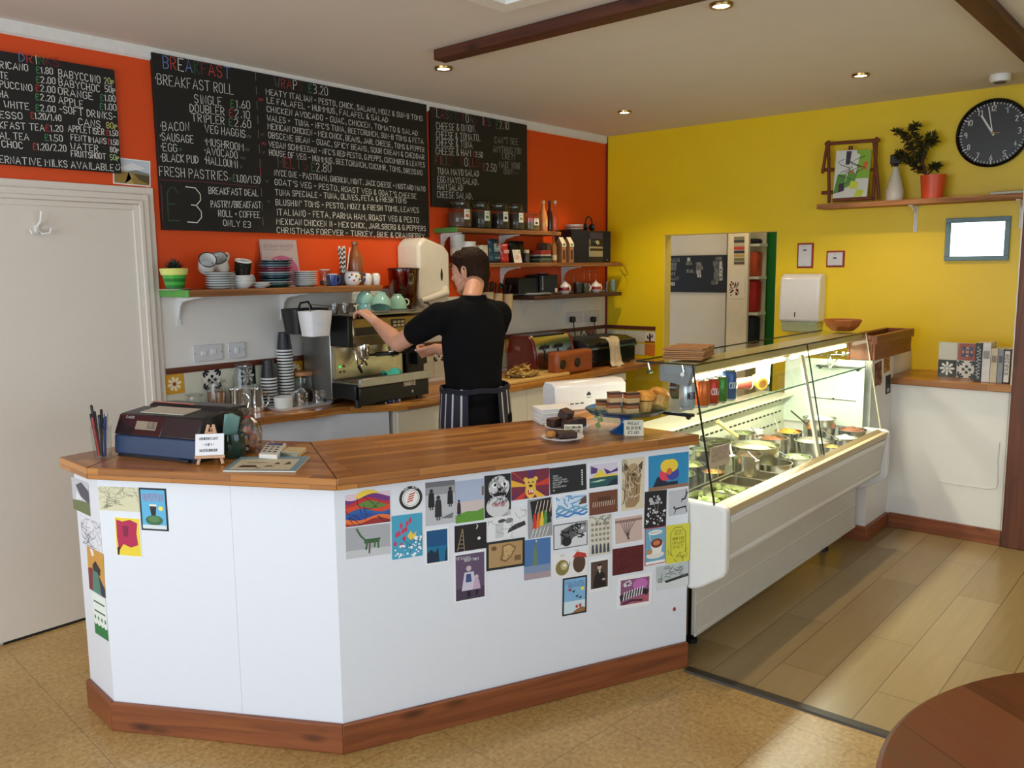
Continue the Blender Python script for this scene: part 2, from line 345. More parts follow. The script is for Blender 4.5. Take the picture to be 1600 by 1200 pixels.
m = MB(); m.box((-2.5, -2.4, -.05), (3.02, YB+.1, 0)); struct('floor', m, vinyl(), smooth=False)
m = MB(); m.box((3.02, -2.4, -.05), (8.6, YB+.5, 0)); struct('floor_laminate', m, LAM, smooth=False)
m = MB(); m.prism([(2.995, 0), (3.045, 0), (3.04, .008), (3.0, .008)], -2.3, 1.63, axis='y'); struct('trim_3', m, mc((52, 44, 34), .45))
m = MB(); m.prism([(YB, ZC-.06), (YB, ZC), (YB-.014, ZC), (YB-.012, ZC-.05)], -2.4, XR, axis='x'); struct('trim_4', m, COVE)
m = MB(); m.prism([(3.13, 3.15), (3.215, 3.15), (3.185, 2.0), (3.08, -2.3), (2.95, -2.3), (3.08, 2.0)], ZC-.052, ZC); struct('ceiling_beam', m, BEAM, uvdir=(0, 1, 0), bevel=.006)
m = MB(); m.box((3.2, .86, ZC-.045), (5.57, .957, ZC)); struct('ceiling_beam.001', m, BEAM, uvdir=(1, 0, 0), bevel=.006)
m = MB(); m.box((5.57, .82, 0), (5.70, .96, ZC)); struct('pillar_right', m, SKIRTV, bevel=.006)
m = MB(); m.box((5.6, .952, .0), (5.66, .972, ZC)); struct('trim_5', m, WALLW)
BX = 5.60
m = MB(); m.box((BX, .97, 0), (XR, 1.66, .919)); struct('wall_right_lower', m, WALLW)
m = MB(); o = m
pts = [PX(*q, BX-.002) for q in ((1465, 752), (1500, 758), (1545, 764), (1556, 763), (1559, 755), (1559, 720), (1562, 690))]
m.tube(pts, .0025, 6); struct('trim_6', m, mc((206, 202, 192), .5))
m = MB(); m.box((BX-.02, .965, 0), (BX, 1.60, .092)); m.box((5.19, 1.60, 0), (BX-.02, 1.62, .092)); m.box((5.17, 1.6, 0), (5.19, 1.9, .092)); struct('baseboard_right', m, SKIRT, uvdir=(0, 1, 0), bevel=.004)
m = MB(); m.box((5.19, 1.62, 0), (5.60, 1.75, 1.1)); m.box((5.6, 1.66, 0), (XR, 1.75, 1.1)); struct('wall_stub', m, WALLW)
m = MB(); m.box((1.20, YB-.012, .012), (2.032, YB+.03, 1.962)); d1 = struct('door_1', m, DOORP)
m = MB(); m.box((1.30, YB-.013, 0), (2.02, YB-.002, .012)); build('gap', m, mc((20, 18, 16), .8), d1)
m = MB()
for (a, b, t) in ((2.028, 2.055, .02), (2.055, 2.075, .034), (2.075, 2.105, .028), (2.105, 2.14, .012)):
    w = a-2.028; e = b-2.028
    m.box((a, YB-t, 0), (b, YB, 1.958+e)); m.box((1.2, YB-t, 1.958+w), (a+.0005, YB, 1.958+e))
struct('trim_7', m, DOORP, bevel=.003)
ZT = .99
A_, B_, C_, D_, E_, F_, G_ = [Vector((x, y, 0)) for x, y in ((1.265, 3.26), (1.25, 3.0), (1.69, 2.185), (3.06, 1.612), (3.06, 2.295), (2.0, 2.70), (1.70, 3.315))]
F_ = PZ(484, 690, ZT); F_.z = 0
cnt = thing('serving_counter', 'white panelled serving counter with angled corners and postcards stuck to its front', 'counter', (1.9, 2.4, 0))
P4 = [Vector((x, y, 0)) for x, y in ((1.298, 3.272), (1.274, 3.018), (1.712, 2.234), (3.046, 1.637))]
def inset(pl, d):
    out = []
    for i, p in enumerate(pl):
        ns = []
        if i > 0: t = (p-pl[i-1]).normalized(); ns.append(Vector((-t.y, t.x, 0)))
        if i < len(pl)-1: t = (pl[i+1]-p).normalized(); ns.append(Vector((-t.y, t.x, 0)))
        if len(ns) == 2: b = (ns[0]+ns[1]).normalized(); out.append(p+b*d/b.dot(ns[0]))
        else: out.append(p+ns[0]*d)
    return out
PAN = inset(P4, .018); PIN = inset(P4, .05)
CW = mc((226, 229, 234), .32, 0, .006)
for i in range(3):
    a, b, c, d = PAN[i], PAN[i+1], PIN[i+1], PIN[i]
    if i == 1:      # two boards meet half way along the long left face
        k = .575; am = a.lerp(b, k); dm = d.lerp(c, k); e = (b-a).normalized()*.0004
        m = MB(); m.prism([(q.x, q.y) for q in (a, am-e, dm-e, d)], .02, .948); build('front_panel', m, CW, cnt)
        m = MB(); m.prism([(q.x, q.y) for q in (am+e, b, c, dm+e)], .02, .948); build('front_panel', m, CW, cnt)
    else:
        m = MB(); m.prism([(q.x, q.y) for q in (a, b, c, d)], .02, .948); build('front_panel', m, CW, cnt)
    m = MB(); n = inset(P4, .0178)
    m.prism([(q.x, q.y) for q in (P4[i], P4[i+1], n[i+1], n[i])], 0, .108); build('baseboard', m, SKIRT, cnt, uvdir=P4[i+1]-P4[i], bevel=.004)
m = MB(); m.prism([(PIN[3].x-.02, PIN[3].y+.03), (PIN[3].x, PIN[3].y+.02), (3.05, 2.1), (3.0, 2.1)], .0, .948); build('end_panel', m, CW, cnt)
m = MB(); m.prism([(PIN[0].x, PIN[0].y-.02), (1.70, 3.30), (1.72, 3.27), (PIN[0].x+.01, PIN[0].y-.05)], .0, .948); build('end_panel', m, CW, cnt)
top = thing('counter_worktop', 'oiled butcher-block worktop with mitred joints on the white serving counter', 'worktop', (1.9, 2.4, .95))
for poly, d in (((A_, B_, G_), B_-A_), ((B_, C_, F_, G_), C_-B_), ((C_, D_, E_, Vector((3.3, 2.295, 0)), Vector((3.3, 2.43, 0)), Vector((3.14, 2.49, 0)), Vector((2.985, 2.327, 0)), F_), D_-C_)):
    m = MB(); m.prism([(q.x, q.y) for q in poly], .9485, ZT); build('worktop_section', m, WORKTOP, top, uvdir=d, bevel=.004)
m = MB()
for a, b in ((B_, G_), (C_, F_)):
    t = (b-a).normalized(); m.box((0, 0, 0), (0, 0, 0)); n = Vector((-t.y, t.x, 0))*.0015
    m.quad(*[Vector((q.x, q.y, ZT+.0004)) for q in (a+t*.003-n, a+t*.003+n, b+n, b-n)])
build('joint_line', m, mc((86, 46, 20), .5), top)
WZ = .905
def fq(x, y): q = PZ(x, y, WZ); return (q.x, q.y)
edge = [(2.17, 3.93), (2.2, 3.87), (2.3, 3.84), fq(440, 648), fq(490, 643), fq(530, 636), (3.22, 3.585), (3.45, 3.545)]
poly = edge+[(6.10, 3.545), (6.12, 3.6), (6.12, YB-.002), (2.17, YB-.002)]
bt = thing('back_worktop', 'long oak worktop along the back wall carrying espresso machine and toaster', 'worktop', (3.5, 3.8, WZ-.04))
m = MB(); m.prism(poly, WZ-.04, WZ); build('worktop_slab', m, WORKTOP, bt, uvdir=(1, 0, 0), bevel=.004)
CAB = mc((222, 218, 204), .35, 0, .02); CABB = mc((208, 214, 222), .4, 0, .02)
def cabinet(x0, x1, label, doors, y=3.60, z1=WZ-.0405, col=CAB, handle=True):
    t = thing('base_cabinet', label, 'cabinet', ((x0+x1)/2, 3.85, 0), group=None)
    m = MB(); m.box((x0, y+.02, .1), (x1, YB-.01, z1)); m.box((x0, y+.06, 0), (x1, YB-.01, .1)); build('carcass', m, col, t)
    w = (x1-x0)/doors
    for i in range(doors):
        a, b = x0+i*w+.002, x0+(i+1)*w-.002
        m = MB(); m.box((a, y, .11), (b, y+.019, z1-.012)); dd = build('door', m, col, t, bevel=.002)
        if handle:
            h = b-.05 if i % 2 == 0 else a+.05
            m = MB(); m.tube([(h, y, z1-.10), (h, y-.03, z1-.10), (h, y-.03, z1-.2), (h, y, z1-.2)], .006, 8); build('handle', m, CHROME, dd)
            dd.children[0]['_x'] = 0
    return t
m = MB(); m.prism([(2.19, 3.97), (2.45, 3.92), (2.95, 3.80), (3.2, 3.64), (3.2, YB-.01), (2.19, YB-.01)], 0, WZ-.0405); 
solo('cabinet_panel', m, CABB, 'pale blue-white boxed panel curving under the left end of the back worktop', 'cabinet', (2.4, 4.0, 0))
cabinet(3.23, 3.82, 'white base cabinet under the espresso machine, left of the standing man', 1)
cabinet(3.83, 4.95, 'white two-door base cabinet under the chopping board, right of the man', 2)
fr = thing('undercounter_fridge', 'white undercounter fridge with curved handle lip below the grill', 'fridge', (5.3, 3.85, 0))
FRW = mc((232, 228, 214), .28, 0, .02)
m = MB(); m.box((4.99, 3.63, .02), (5.58, 4.1, .855)); build('body', m, FRW, fr, bevel=.008)
m = MB(); m.box((4.99, 3.575, .06), (5.58, 3.628, .78)); dr = build('door', m, FRW, fr, bevel=.012)
m = MB(); m.prism([(5.02, .74), (5.2, .735), (5.32, .77), (5.55, .77), (5.55, .70), (5.3, .70), (5.2, .68), (5.02, .68)], 3.562, 3.576, axis='y'); build('handle_lip', m, mc((214, 208, 190), .3), dr, bevel=.004)
m = MB(); m.box((4.99, 3.578, .79), (5.58, 3.628, .853)); build('control_panel', m, mc((222, 216, 200), .3), fr, bevel=.006)
m = MB(); m.box((5.33, 3.5605, .735), (5.40, 3.563, .742)); build('badge', m, mc((60, 60, 60), .4), dr)
m = MB(); m.box((5.0, 3.57, .866), (5.6, 3.63, .8645)); 
X0, X1 = 3.075, 5.17
GB, GT = Vector((0, 1.548, .702)), Vector((0, 1.657, 1.264))
case = thing('display_case', 'white refrigerated display case with sloping glass front full of salad bowls', 'display case', (4.1, 1.9, 0))
CASEW = mc((226, 224, 218), .3, 0, .02); CASEG = mc((206, 202, 192), .35, 0, .02); RAIL = mc((196, 176, 138), .4, .0, .03)
m = MB(); m.prism([(1.505, .66), (1.53, .44), (1.62, .37), (2.25, .37), (2.25, .52), (1.60, .52), (1.555, .66)], X0+.035, X1-.035, axis='x')
build('lower_body', m, CASEG, case, bevel=.006)
m = MB()   # raised frame of the moulded front panel
for (z0, z1, y0, y1) in ((.625, .655, 1.4985, 1.503), (.455, .475, 1.5215, 1.524)):
    m.prism([(y0, z1), (y1-.012+.01, z0), (y1+.01, z0), (y0+.012, z1)], X0+.06, X1-.06, axis='x')
build('front_moulding', m, CASEW, case, bevel=.003)
m = MB(); m.box((X0+.06, 1.655, .10), (X1-.06, 1.675, .375)); m.box((X0+.05, 1.648, .10), (X1-.06, 1.657, .118)); m.prism([(1.652, .24), (1.657, .23), (1.657, .25)], X0+.06, X1-.06, axis='x'); build('kick_panel', m, CASEG, case, bevel=.003)
for x in (X0+.2, X1-.3):
    for y in (1.75, 2.1):
        m = MB(); m.lathe([(0, 0), (.03, 0), (.03, .02), (.015, .03), (.015, .375), (0, .375)], 12, c=(x, y, 0)); build('leg', m, BLACK, case)
def endcap(xa, xb):
    m = MB(); m.prism([(1.492, .695), (1.52, .705), (1.66, .707), (2.28, .707), (2.28, .36), (1.64, .33), (1.60, .345), (1.498, .415), (1.490, .44)], xa, xb, axis='x')
    return build('end_cap', m, CASEW, case, bevel=.012, seg=3)
endcap(X0-.008, X0+.035); endcap(X1-.035, X1)
m = MB(); m.prism([(1.500, .66), (1.496, .694), (1.52, .697), (1.522, .664)], X0+.035, X1-.035, axis='x'); build('front_rail', m, RAIL, case, bevel=.003)
m = MB(); m.prism([(1.522, .664), (1.522, .692), (1.556, .704), (1.56, .664)], X0+.035, X1-.035, axis='x'); build('glass_channel', m, mc((150, 128, 92), .35, .3), case)
m = MB(); m.box((X0+.036, 1.56, .522), (X1-.036, 2.12, .54)); build('well_floor', m, STEEL, case)
PERF = mc((206, 208, 184), .4, .2, .03)
m = MB(); m.box((X0+.036, 2.12, .54), (X1-.036, 2.135, .86)); m.box((X0+.036, 2.06, .86), (X1-.036, 2.28, .872)); m.box((X0+.036, 2.268, .5), (X1-.036, 2.28, .86)); build('air_duct', m, PERF, case, bevel=.003)
m = MB()
for z in (.835, .765, .695):
    x = X0+.06
    while x < X1-.09: m.box((x, 2.1185, z-.005), (x+.034, 2.121, z+.005)); x += .056
build('air_slot', m, BLACK, case)
m = MB(); m.box((X1-.048, 1.64, .703), (X1-.036, 2.12, 1.10)); build('end_wall', m, mc((222, 232, 214), .4), case)
m = MB(); m.tube([(X1-.05, 1.68, .86), (X1-.05, 1.95, .86)], .002, 6); m.box((X1-.052, 1.81, .858), (X1-.048, 1.82, .868)); build('wall_rod', m, BLACK, case)
dn = (GT-GB).normalized(); nn = Vector((0, dn.z, -dn.y))
XM = 4.26
def gpane(a, b, name='front_glass'):
    m = MB(); q = GB+dn*0; r = GT
    m.slab((a, q.y, q.z), (b, q.y, q.z), (b, r.y, r.z), (a, r.y, r.z), .006); return build(name, m, PANE, case)
gpane(X0+.004, XM-.004); gpane(XM+.004, X1-.004)
m = MB(); m.box((X0-.01, 1.640, 1.265), (X1, 1.915, 1.271)); build('top_glass', m, PANE, case)
m = MB(); m.box((X0-.01, 1.638, 1.2645), (X1, 1.640, 1.2715)); m.box((X0-.012, 1.64, 1.2645), (X0-.01, 1.915, 1.2715)); m.box((X0-.01, 1.915, 1.2645), (X1, 1.917, 1.2715)); build('glass_edge', m, mc((18, 34, 28), .15), case)
for x in (X0, X1-.006):
    m = MB(); m.prism([(GB.y+.006, GB.z), (GT.y+.004, GT.z), (1.90, GT.z), (2.04, .98), (2.06, .88), (2.06, .708)], x, x+.005, axis='x'); build('side_glass', m, PANE, case)
def edge_strip(x, mat, w=.003):
    m = MB(); a = GB+dn*.0; b = GT
    m.slab((x-w, a.y-.002, a.z), (x+w, a.y-.002, a.z), (x+w, b.y-.002, b.z), (x-w, b.y-.002, b.z), .006); return build('glass_edge', m, mat, case)
edge_strip(X0+.002, mc((10, 12, 12), .2)); edge_strip(X1-.002, mc((214, 206, 170), .3)); edge_strip(XM+.012, mc((24, 34, 24), .2), .0018)
m = MB(); a = GB+nn*.008; b = GT+nn*.008
m.slab((XM-.045, a.y, a.z), (XM-.01, a.y, a.z), (XM-.01, b.y, b.z-.05), (XM-.045, b.y, b.z-.05), .012); build('glass_mullion', m, mc((228, 224, 200), .35), case)
m = MB(); m.prism([(1.668, 1.262), (1.672, 1.225), (1.80, 1.19), (1.81, 1.262)], X0+.05, X1-.03, axis='x'); build('light_canopy', m, mc((196, 178, 130), .38, .35), case, bevel=.002)
LAMP = mc((255, 248, 226), .5, 0, 0, 0, 9)
m = MB(); m.tube([(X0+.08, 1.75, 1.188), (XM-.06, 1.75, 1.188)], .011, 10); build('light_tube', m, LAMP, case)
m = MB(); m.tube([(XM+.04, 1.75, 1.188), (X1-.08, 1.75, 1.188)], .011, 10); build('light_tube', m, LAMP, case)
area_light('case_light', (4.12, 1.755, 1.172), (4.12, 1.80, 0), 1.95, .05, 30, (1.0, .97, .80))
m = MB(); m.box((X0+.01, 1.640, 1.064), (X1-.04, 1.93, 1.071)); build('glass_shelf', m, PANE, case)
m = MB(); m.box((X0+.01, 1.637, 1.0635), (X1-.04, 1.640, 1.0715)); build('shelf_edge', m, mc((96, 150, 124), .15), case)
m = MB()
for x in (X0+.0, X1-.065): m.box((x, 1.66, 1.052), (x+.03, 1.92, 1.0635)); m.ball((x+.015, 1.68, 1.05), .012, 10, 6); m.ball((x+.015, 1.9, 1.05), .012, 10, 6)
build('shelf_bracket', m, BLACK, case)
for y in (1.70, 1.86):
    m = MB(); m.tube([(X0-.006, y, 1.225), (X0+.02, y, 1.225)], .009, 12); m.tube([(X0+.012, y, 1.225), (X0+.012, y+.012, 1.265)], .004, 8); build('glass_fixing', m, CHROME, case)
m = MB(); m.prism([(1.668, 1.255), (1.82, 1.255), (1.82, 1.19), (1.69, 1.175)], X0+.022, X0+.05, axis='x'); build('canopy_end', m, mc((128, 134, 138), .4, .3), case)
lg = MB(); lg.box((BX-.035, .955, .919), (XR-.002, 1.655, .959)); solo('wall_ledge', lg, WORKTOP, 'oak ledge on the boxed-in white wall, with tiles and books on it', 'ledge', (5.8, 1.3, .919), uvdir=(0, 1, 0), bevel=.005)
tr = thing('wooden_trough', 'stained timber trough capping the white stub wall at the end of the display case', 'trough', (5.5, 1.7, 1.1))
m = MB(); m.box((5.178, 1.603, 1.1), (5.90, 1.619, 1.22)); m.box((5.178, 1.751, 1.1), (5.90, 1.765, 1.22)); m.box((5.178, 1.62, 1.101), (5.192, 1.75, 1.22)); m.box((5.886, 1.62, 1.101), (5.90, 1.75, 1.22)); m.box((5.193, 1.62, 1.101), (5.885, 1.75, 1.112)); build('side_boards', m, SKIRT, tr, uvdir=(1, 0, 0), bevel=.003)
m = MB(); m.box((5.172, 1.592, 1.195), (5.915, 1.625, 1.247)); m.box((5.172, 1.745, 1.221), (5.915, 1.777, 1.247)); m.box((5.172, 1.625, 1.221), (5.2, 1.745, 1.247)); m.box((5.885, 1.625, 1.221), (5.915, 1.745, 1.247)); build('rim', m, SKIRT, tr, uvdir=(1, 0, 0), bevel=.003)
def downlight(x, y, label, power=9):
    t = thing('recessed_downlight', label, 'ceiling light', (x, y, ZC-.012), group='recessed ceiling downlights')
    m = MB(); m.lathe([(.034, .006), (.036, 0), (.047, 0), (.05, .011), (.05, .014)], 28, c=(x, y, ZC-.0125)); build('trim_ring', m, mc((172, 140, 84), .25, 1, .02), t)
    m = MB(); m.lathe([(0, .004), (.034, .004)], 24, c=(x, y, ZC-.0125)); build('bulb', m, mc((255, 244, 224), .5, 0, 0, 0, 14), t)
    d = bpy.data.lights.new('downlight_lamp', 'SPOT'); d.energy = power; d.color = (1, .80, .55); d.spot_size = math.radians(115); d.spot_blend = .6; d.shadow_soft_size = .03
    o = bpy.data.objects.new('downlight_lamp', d); COL.objects.link(o); o.location = (x, y, ZC-.03); return t
for q, lb in (((693, 105), 'recessed downlight in the ceiling beside the end of the dark beam'), ((976, 174), 'recessed downlight nearest the corner of orange and yellow walls'),
              ((1345, 116), 'recessed downlight above the picture easel and plant shelf'), ((1127, 6), 'recessed downlight cut by the top edge of the photo')):
    p = PZ(q[0], q[1], ZC); downlight(p.x, p.y, lb, 52)
CHALK = face_mat('chalk_marker', .7); BOARDM = mc((13, 14, 13), .6, 0, .08)
WHT, RD, BL, GR, DIM, DRD, DGR = (228, 228, 222), (200, 60, 56), (110, 130, 190), (70, 150, 90), (120, 118, 112), (120, 36, 32), (44, 84, 50)
def z1(x, y): return (x/3.478, 60+y/3.478)
def z2(x, y): return (380+x/3.478, 100+y/3.478)
def board(label, x0, x1, zb, zt):
    t = thing('menu_chalkboard', label, 'chalkboard', ((x0+x1)/2, YB-.008, zb))
    m = MB(); m.box((x0, YB-.022, zb), (x1, YB-.001, zt)); build('board_panel', m, BOARDM, t, bevel=.001)
    return t
YC = YB-.0228
def chalk(mb, f, lines):
    for L in lines:
        tx, x0, y0, x1, y1, h = L[:6]; col = L[6] if len(L) > 6 else WHT; cols = L[7] if len(L) > 7 else None
        a = PY(*f(x0, y0), YC); b = PY(*f(x1, y1), YC); c = PY(*f(x0, y0-h), YC)
        d = b-a; L_ = d.length; write(mb, tx, a, d.normalized(), (0, 0, 1), (c-a).z, L_, .003 if h < 60 else .0045, col, cols)
def cline(mb, f, pts, col, w=.003): ribbon(mb, [PY(*f(*p), YC) for p in pts], w, 0, col, (0, -1, 0))
P_ = lambda s: [None if c == '.' else {'w': WHT, 'r': RD, 'b': BL, 'g': GR, 'd': DIM, 'k': DRD, 'n': DGR}[c] for c in s]
price = P_('gwwwwwwwww'); pricer = P_('rwwwwwwwww')
b1 = board('black chalkboard of drinks prices above the white door', 1.2, 1.983, 2.128, 2.602)
m = MB(); chalk(m, z1, [
 ('DRINKS', 105, 125, 325, 155, 46, WHT, P_('brwgkk')), ('RICANO', 0, 160, 155, 178, 36), ('£1.80', 200, 187, 290, 196, 34, WHT, price), ('BABYCCINO', 320, 208, 548, 245, 40), ('20p', 568, 247, 622, 252, 34, (210, 214, 150)),
 ('TE', 0, 215, 45, 220, 34), ('£2.00', 200, 240, 303, 248, 34, WHT, price), ('BABYCHOC', 322, 255, 545, 293, 38), ('50p', 572, 290, 630, 298, 34), ('PUCCINO', 0, 265, 178, 288, 36), ('£2.00', 197, 285, 303, 297, 34, WHT, pricer), ('ORANGE', 318, 303, 508, 335, 38), ('£1.00', 548, 337, 630, 345, 34, WHT, price),
 ('HA', 0, 318, 47, 325, 36), ('£2.20', 197, 333, 300, 347, 34, WHT, price), ('APPLE', 320, 352, 455, 378, 38), ('£1.00', 545, 385, 635, 392, 34, WHT, price), ('WHITE', 25, 375, 160, 388, 36), ('£2.00', 197, 393, 305, 402, 34, WHT, price), ('-SOFT DRINKS-', 325, 402, 632, 445, 38),
 ('ESSO', 0, 432, 125, 440, 36), ('£1.20/1.40', 170, 435, 335, 450, 34, WHT, pricer), ('CANS', 428, 470, 548, 485, 36), ('80p', 580, 488, 640, 492, 32, (214, 210, 130)), ('KFAST TEA', 0, 487, 245, 503, 36), ('£1.20', 252, 503, 345, 508, 34, WHT, pricer), ('APPLETISER', 372, 505, 568, 525, 34), ('£1.50', 580, 527, 643, 530, 28, WHT, pricer),
 ('AL TEA', 0, 545, 160, 553, 36), ('£1.50', 247, 555, 343, 560, 34, WHT, price), ('FENTIMANS', 387, 552, 580, 575, 32), ('£1.50', 588, 575, 645, 580, 28, WHT, pricer), ('CHOC', 12, 590, 127, 600, 36), ('£1.20/2.20', 182, 605, 362, 615, 36, WHT, pricer), ('WATER', 385, 602, 535, 615, 34), ('80p', 600, 618, 648, 620, 28),
 ('FRUITSHOOT', 388, 640, 578, 658, 32), ('50p', 600, 660, 650, 662, 28, (190, 220, 150)), ('ERNATIVE MILKS AVAILABLE', 0, 675, 620, 720, 38)])
cline(m, z1, [(628, 700), (632, 712), (642, 716), (650, 710), (652, 698)], WHT); cline(m, z1, [(634, 684), (636, 692)], WHT); cline(m, z1, [(646, 682), (648, 690)], WHT)
build('chalk_writing', m, CHALK, b1)
b2 = board('wide central chalkboard listing breakfast, wraps and melts', 2.172, 4.018, 1.868, 2.716)
m = MB(); chalk(m, z1, [
 ('BREAKFAST', 888, 160, 1255, 220, 66, WHT, P_('brwbnkrrb')), ('*BREAKFAST ROLL', 832, 245, 1270, 305, 56), ('SINGLE', 1058, 350, 1208, 367, 46), ('£1.60', 1255, 375, 1362, 383, 42, WHT, price), ('DOUBLER', 1033, 398, 1222, 418, 42), ('£2.10', 1247, 424, 1360, 438, 42, WHT, pricer),
 ('TRIPLER', 1043, 448, 1222, 470, 42), ('£2.60', 1247, 475, 1367, 488, 42, WHT, price), ('*BACON', 862, 500, 1030, 502, 46), ('VEG HAGGIS', 1115, 510, 1335, 540, 42), ('*SAUSAGE', 862, 553, 1053, 570, 42), ('*MUSHROOM', 1105, 578, 1325, 612, 40), ('*EGG', 865, 610, 965, 617, 42), ('*AVOCADO', 1105, 628, 1293, 655, 40),
 ('*BLACK PUD', 866, 666, 1080, 680, 42), ('*HALLOUMI', 1105, 678, 1293, 705, 40), ('FRESH PASTRIES', 868, 745, 1240, 772, 50), ('£1.00/1.50', 1268, 778, 1415, 790, 40, WHT, price), ('£', 915, 990, 985, 992, 180, DGR), ('3', 1020, 1000, 1110, 1008, 190, (236, 232, 214)),
 ('BREAKFAST DEAL', 1135, 843, 1405, 858, 36), ('PASTRY/BREAKFAST', 1148, 918, 1420, 922, 36), ('ROLL + COFFEE', 1188, 968, 1415, 975, 34), ('ONLY £3', 1215, 1018, 1365, 1028, 32)])
cline(m, z1, [(868, 768), (1110, 780), (1415, 808)], (110, 50, 56)); cline(m, z1, [(876, 795), (886, 992)], (110, 50, 56))
for (x, y, c) in ((980, 612, GR), (1345, 540, DIM), (1358, 543, DIM), (1335, 612, DIM), (1348, 613, DIM), (1312, 657, DIM), (1326, 660, DIM), (1310, 706, DIM), (1250, 772, DIM)):
    cline(m, z1, [(x-5, y-14), (x, y), (x+6, y-14)], c)
for k in range(11):
    a = k/11; cline(m, z1, [(1388+44*a, 185+865*a), (1388+44*(a+.05), 185+865*(a+.05))], DIM)
cline(m, z1, [(1413, 690), (1418, 745)], RD)
chalk(m, z2, [
 ('WRAPS', 172, 125, 325, 145, 52, WHT, P_('drrwk')), ('£3.20', 358, 155, 462, 172, 46, WHT, price), ('MEATY ITALIAN - PESTO, CHICK, SALAMI, MOZZ & SUN-B TOMS', 125, 165, 975, 310, 31), ('LE FALAFEL - HUMMUS, FALAFEL & SALAD', 130, 211, 788, 318, 31), ('CHICKEN AVOCADO - GUAC, CHICKEN, TOMATO & SALAD', 130, 259, 950, 390, 31),
 ("WALES vs TUNA - NFC'S TUNA, BEETCRUNCH, SUN-B TOMS & FETA", 132, 308, 980, 435, 31), ('MEXICAN CHICKEN - MEX CHICK, BEANS, JARL CHEESE, TOMS & PEPPER', 135, 352, 985, 480, 31), ('OBSCENE BEAN - GUAC, SPICY BEANS, SOUR CREAM & CHEDDAR', 138, 400, 985, 520, 31),
 ("VEGAN SCHMEEGAN - NFC'S RED PESTO, G.PEPPS, CUCUMBER & LEAVES", 140, 450, 988, 562, 31), ('HOUSE OF VEG - HUMMUS, BEETCRUNCH, CUCUMR, TOMS, DRESSING', 143, 495, 975, 605, 31), ('MELTS', 190, 560, 350, 575, 54, WHT, P_('drrdk')), ('£2.80', 372, 582, 480, 588, 46, WHT, price),
 ('NYCe ONE - PASTRAMI, GHERKIN, MONT. JACK CHEESE + MUSTARD MAYO'.upper(), 170, 605, 990, 693, 31), ("GOAT'S VEG - PESTO, ROAST VEG & GOAT'S CHEESE", 173, 656, 942, 733, 31), ('TUNA SPECIALE - TUNA, OLIVES, FETA & FRESH TOMS', 175, 712, 888, 757, 31), ("BLUSHIN' TOMS - PESTO, MOZZ & FRESH TOMS, LEAVES", 178, 766, 955, 808, 31),
 ('ITALIANO - FETA, PARMA HAM, ROAST VEG & PESTO', 182, 820, 955, 863, 33), ('MEXICAN CHICKEN II - MEX CHICK, JARLSBERG & G.PEPPERS', 183, 870, 993, 908, 31), ('CHRISTMAS FOREVER - TURKEY, BRIE & CRANBERRY', 185, 918, 988, 950, 31)])
for (x, y, c) in ((90, 200, RD), (103, 203, RD), (103, 392, DIM), (105, 440, RD), (118, 443, RD), (110, 488, DIM), (130, 645, DIM), (138, 755, DIM)):
    cline(m, z2, [(x-6, y-14), (x, y), (x+6, y-14)], c)
for k in range(12):
    a = k/12; y = 330+a*580; cline(m, z2, [(180+40*a, y-26+60*a*0), (980, y+60-60*a)], (44, 46, 44), .002)
build('chalk_writing', m, CHALK, b2)
b3 = board('smaller right-hand chalkboard of toasties and filled rolls', 4.052, 5.045, 2.07, 2.708)
m = MB(); chalk(m, z2, [
 ('CLASSIC TOASTIES', 1030, 285, 1345, 338, 48, WHT, P_('kwrdn.n.rwdk.wrd')), ('£2.10', 1375, 350, 1445, 357, 42, WHT, price), ('CHEESE & ONION.', 1050, 355, 1265, 370, 38), ('CHEESE & TOMATO.', 1050, 402, 1288, 420, 38), ('CHEESE & TUNA', 1050, 445, 1247, 458, 38), ('CHEESE & HAM', 1048, 490, 1238, 502, 38), ('£2.50', 1250, 503, 1303, 508, 28, WHT, pricer),
 ('FILLED ROLLS', 1045, 545, 1285, 560, 46, WHT, P_('drddk..kwdrk')), ('£2.50', 1305, 578, 1377, 585, 40, WHT, pricer), ('TUNA MAYO SALAD', 1055, 598, 1282, 612, 34), ('EGG MAYO SALAD.', 1057, 642, 1280, 658, 34), ('HAM SALAD', 1057, 682, 1195, 690, 34), ('CHEESE SALAD.', 1055, 725, 1248, 735, 34),
 ("CAN'T SEE", 1367, 428, 1495, 440, 34, (170, 168, 162)), ('ANYTHING YOU', 1360, 478, 1510, 490, 34, (170, 168, 162)), ('LIKE??', 1408, 515, 1478, 522, 32, (170, 168, 162)), ('MAKE YOUR', 1393, 562, 1505, 572, 34, (170, 168, 162)), ('OWN!', 1418, 600, 1468, 602, 30, (170, 168, 162))])
cline(m, z2, [(1478, 588), (1484, 600), (1494, 588)], DIM)
build('chalk_writing', m, CHALK, b3)
def zA(x, y): return (90+x/3.636, 600+y/3.636)
def zB(x, y): return (530+x/4.443, 680+y/4.443)
def zC(x, y): return (800+x/4.286, 690+y/4.286)
def zP(x, y): return (x, y)
OFF = .0012
def plane(i):
    t = (P4[i+1]-P4[i]).normalized(); n = Vector((t.y, -t.x, 0)); return PAN[i]+n*OFF, n
PL = [plane(i) for i in range(3)]
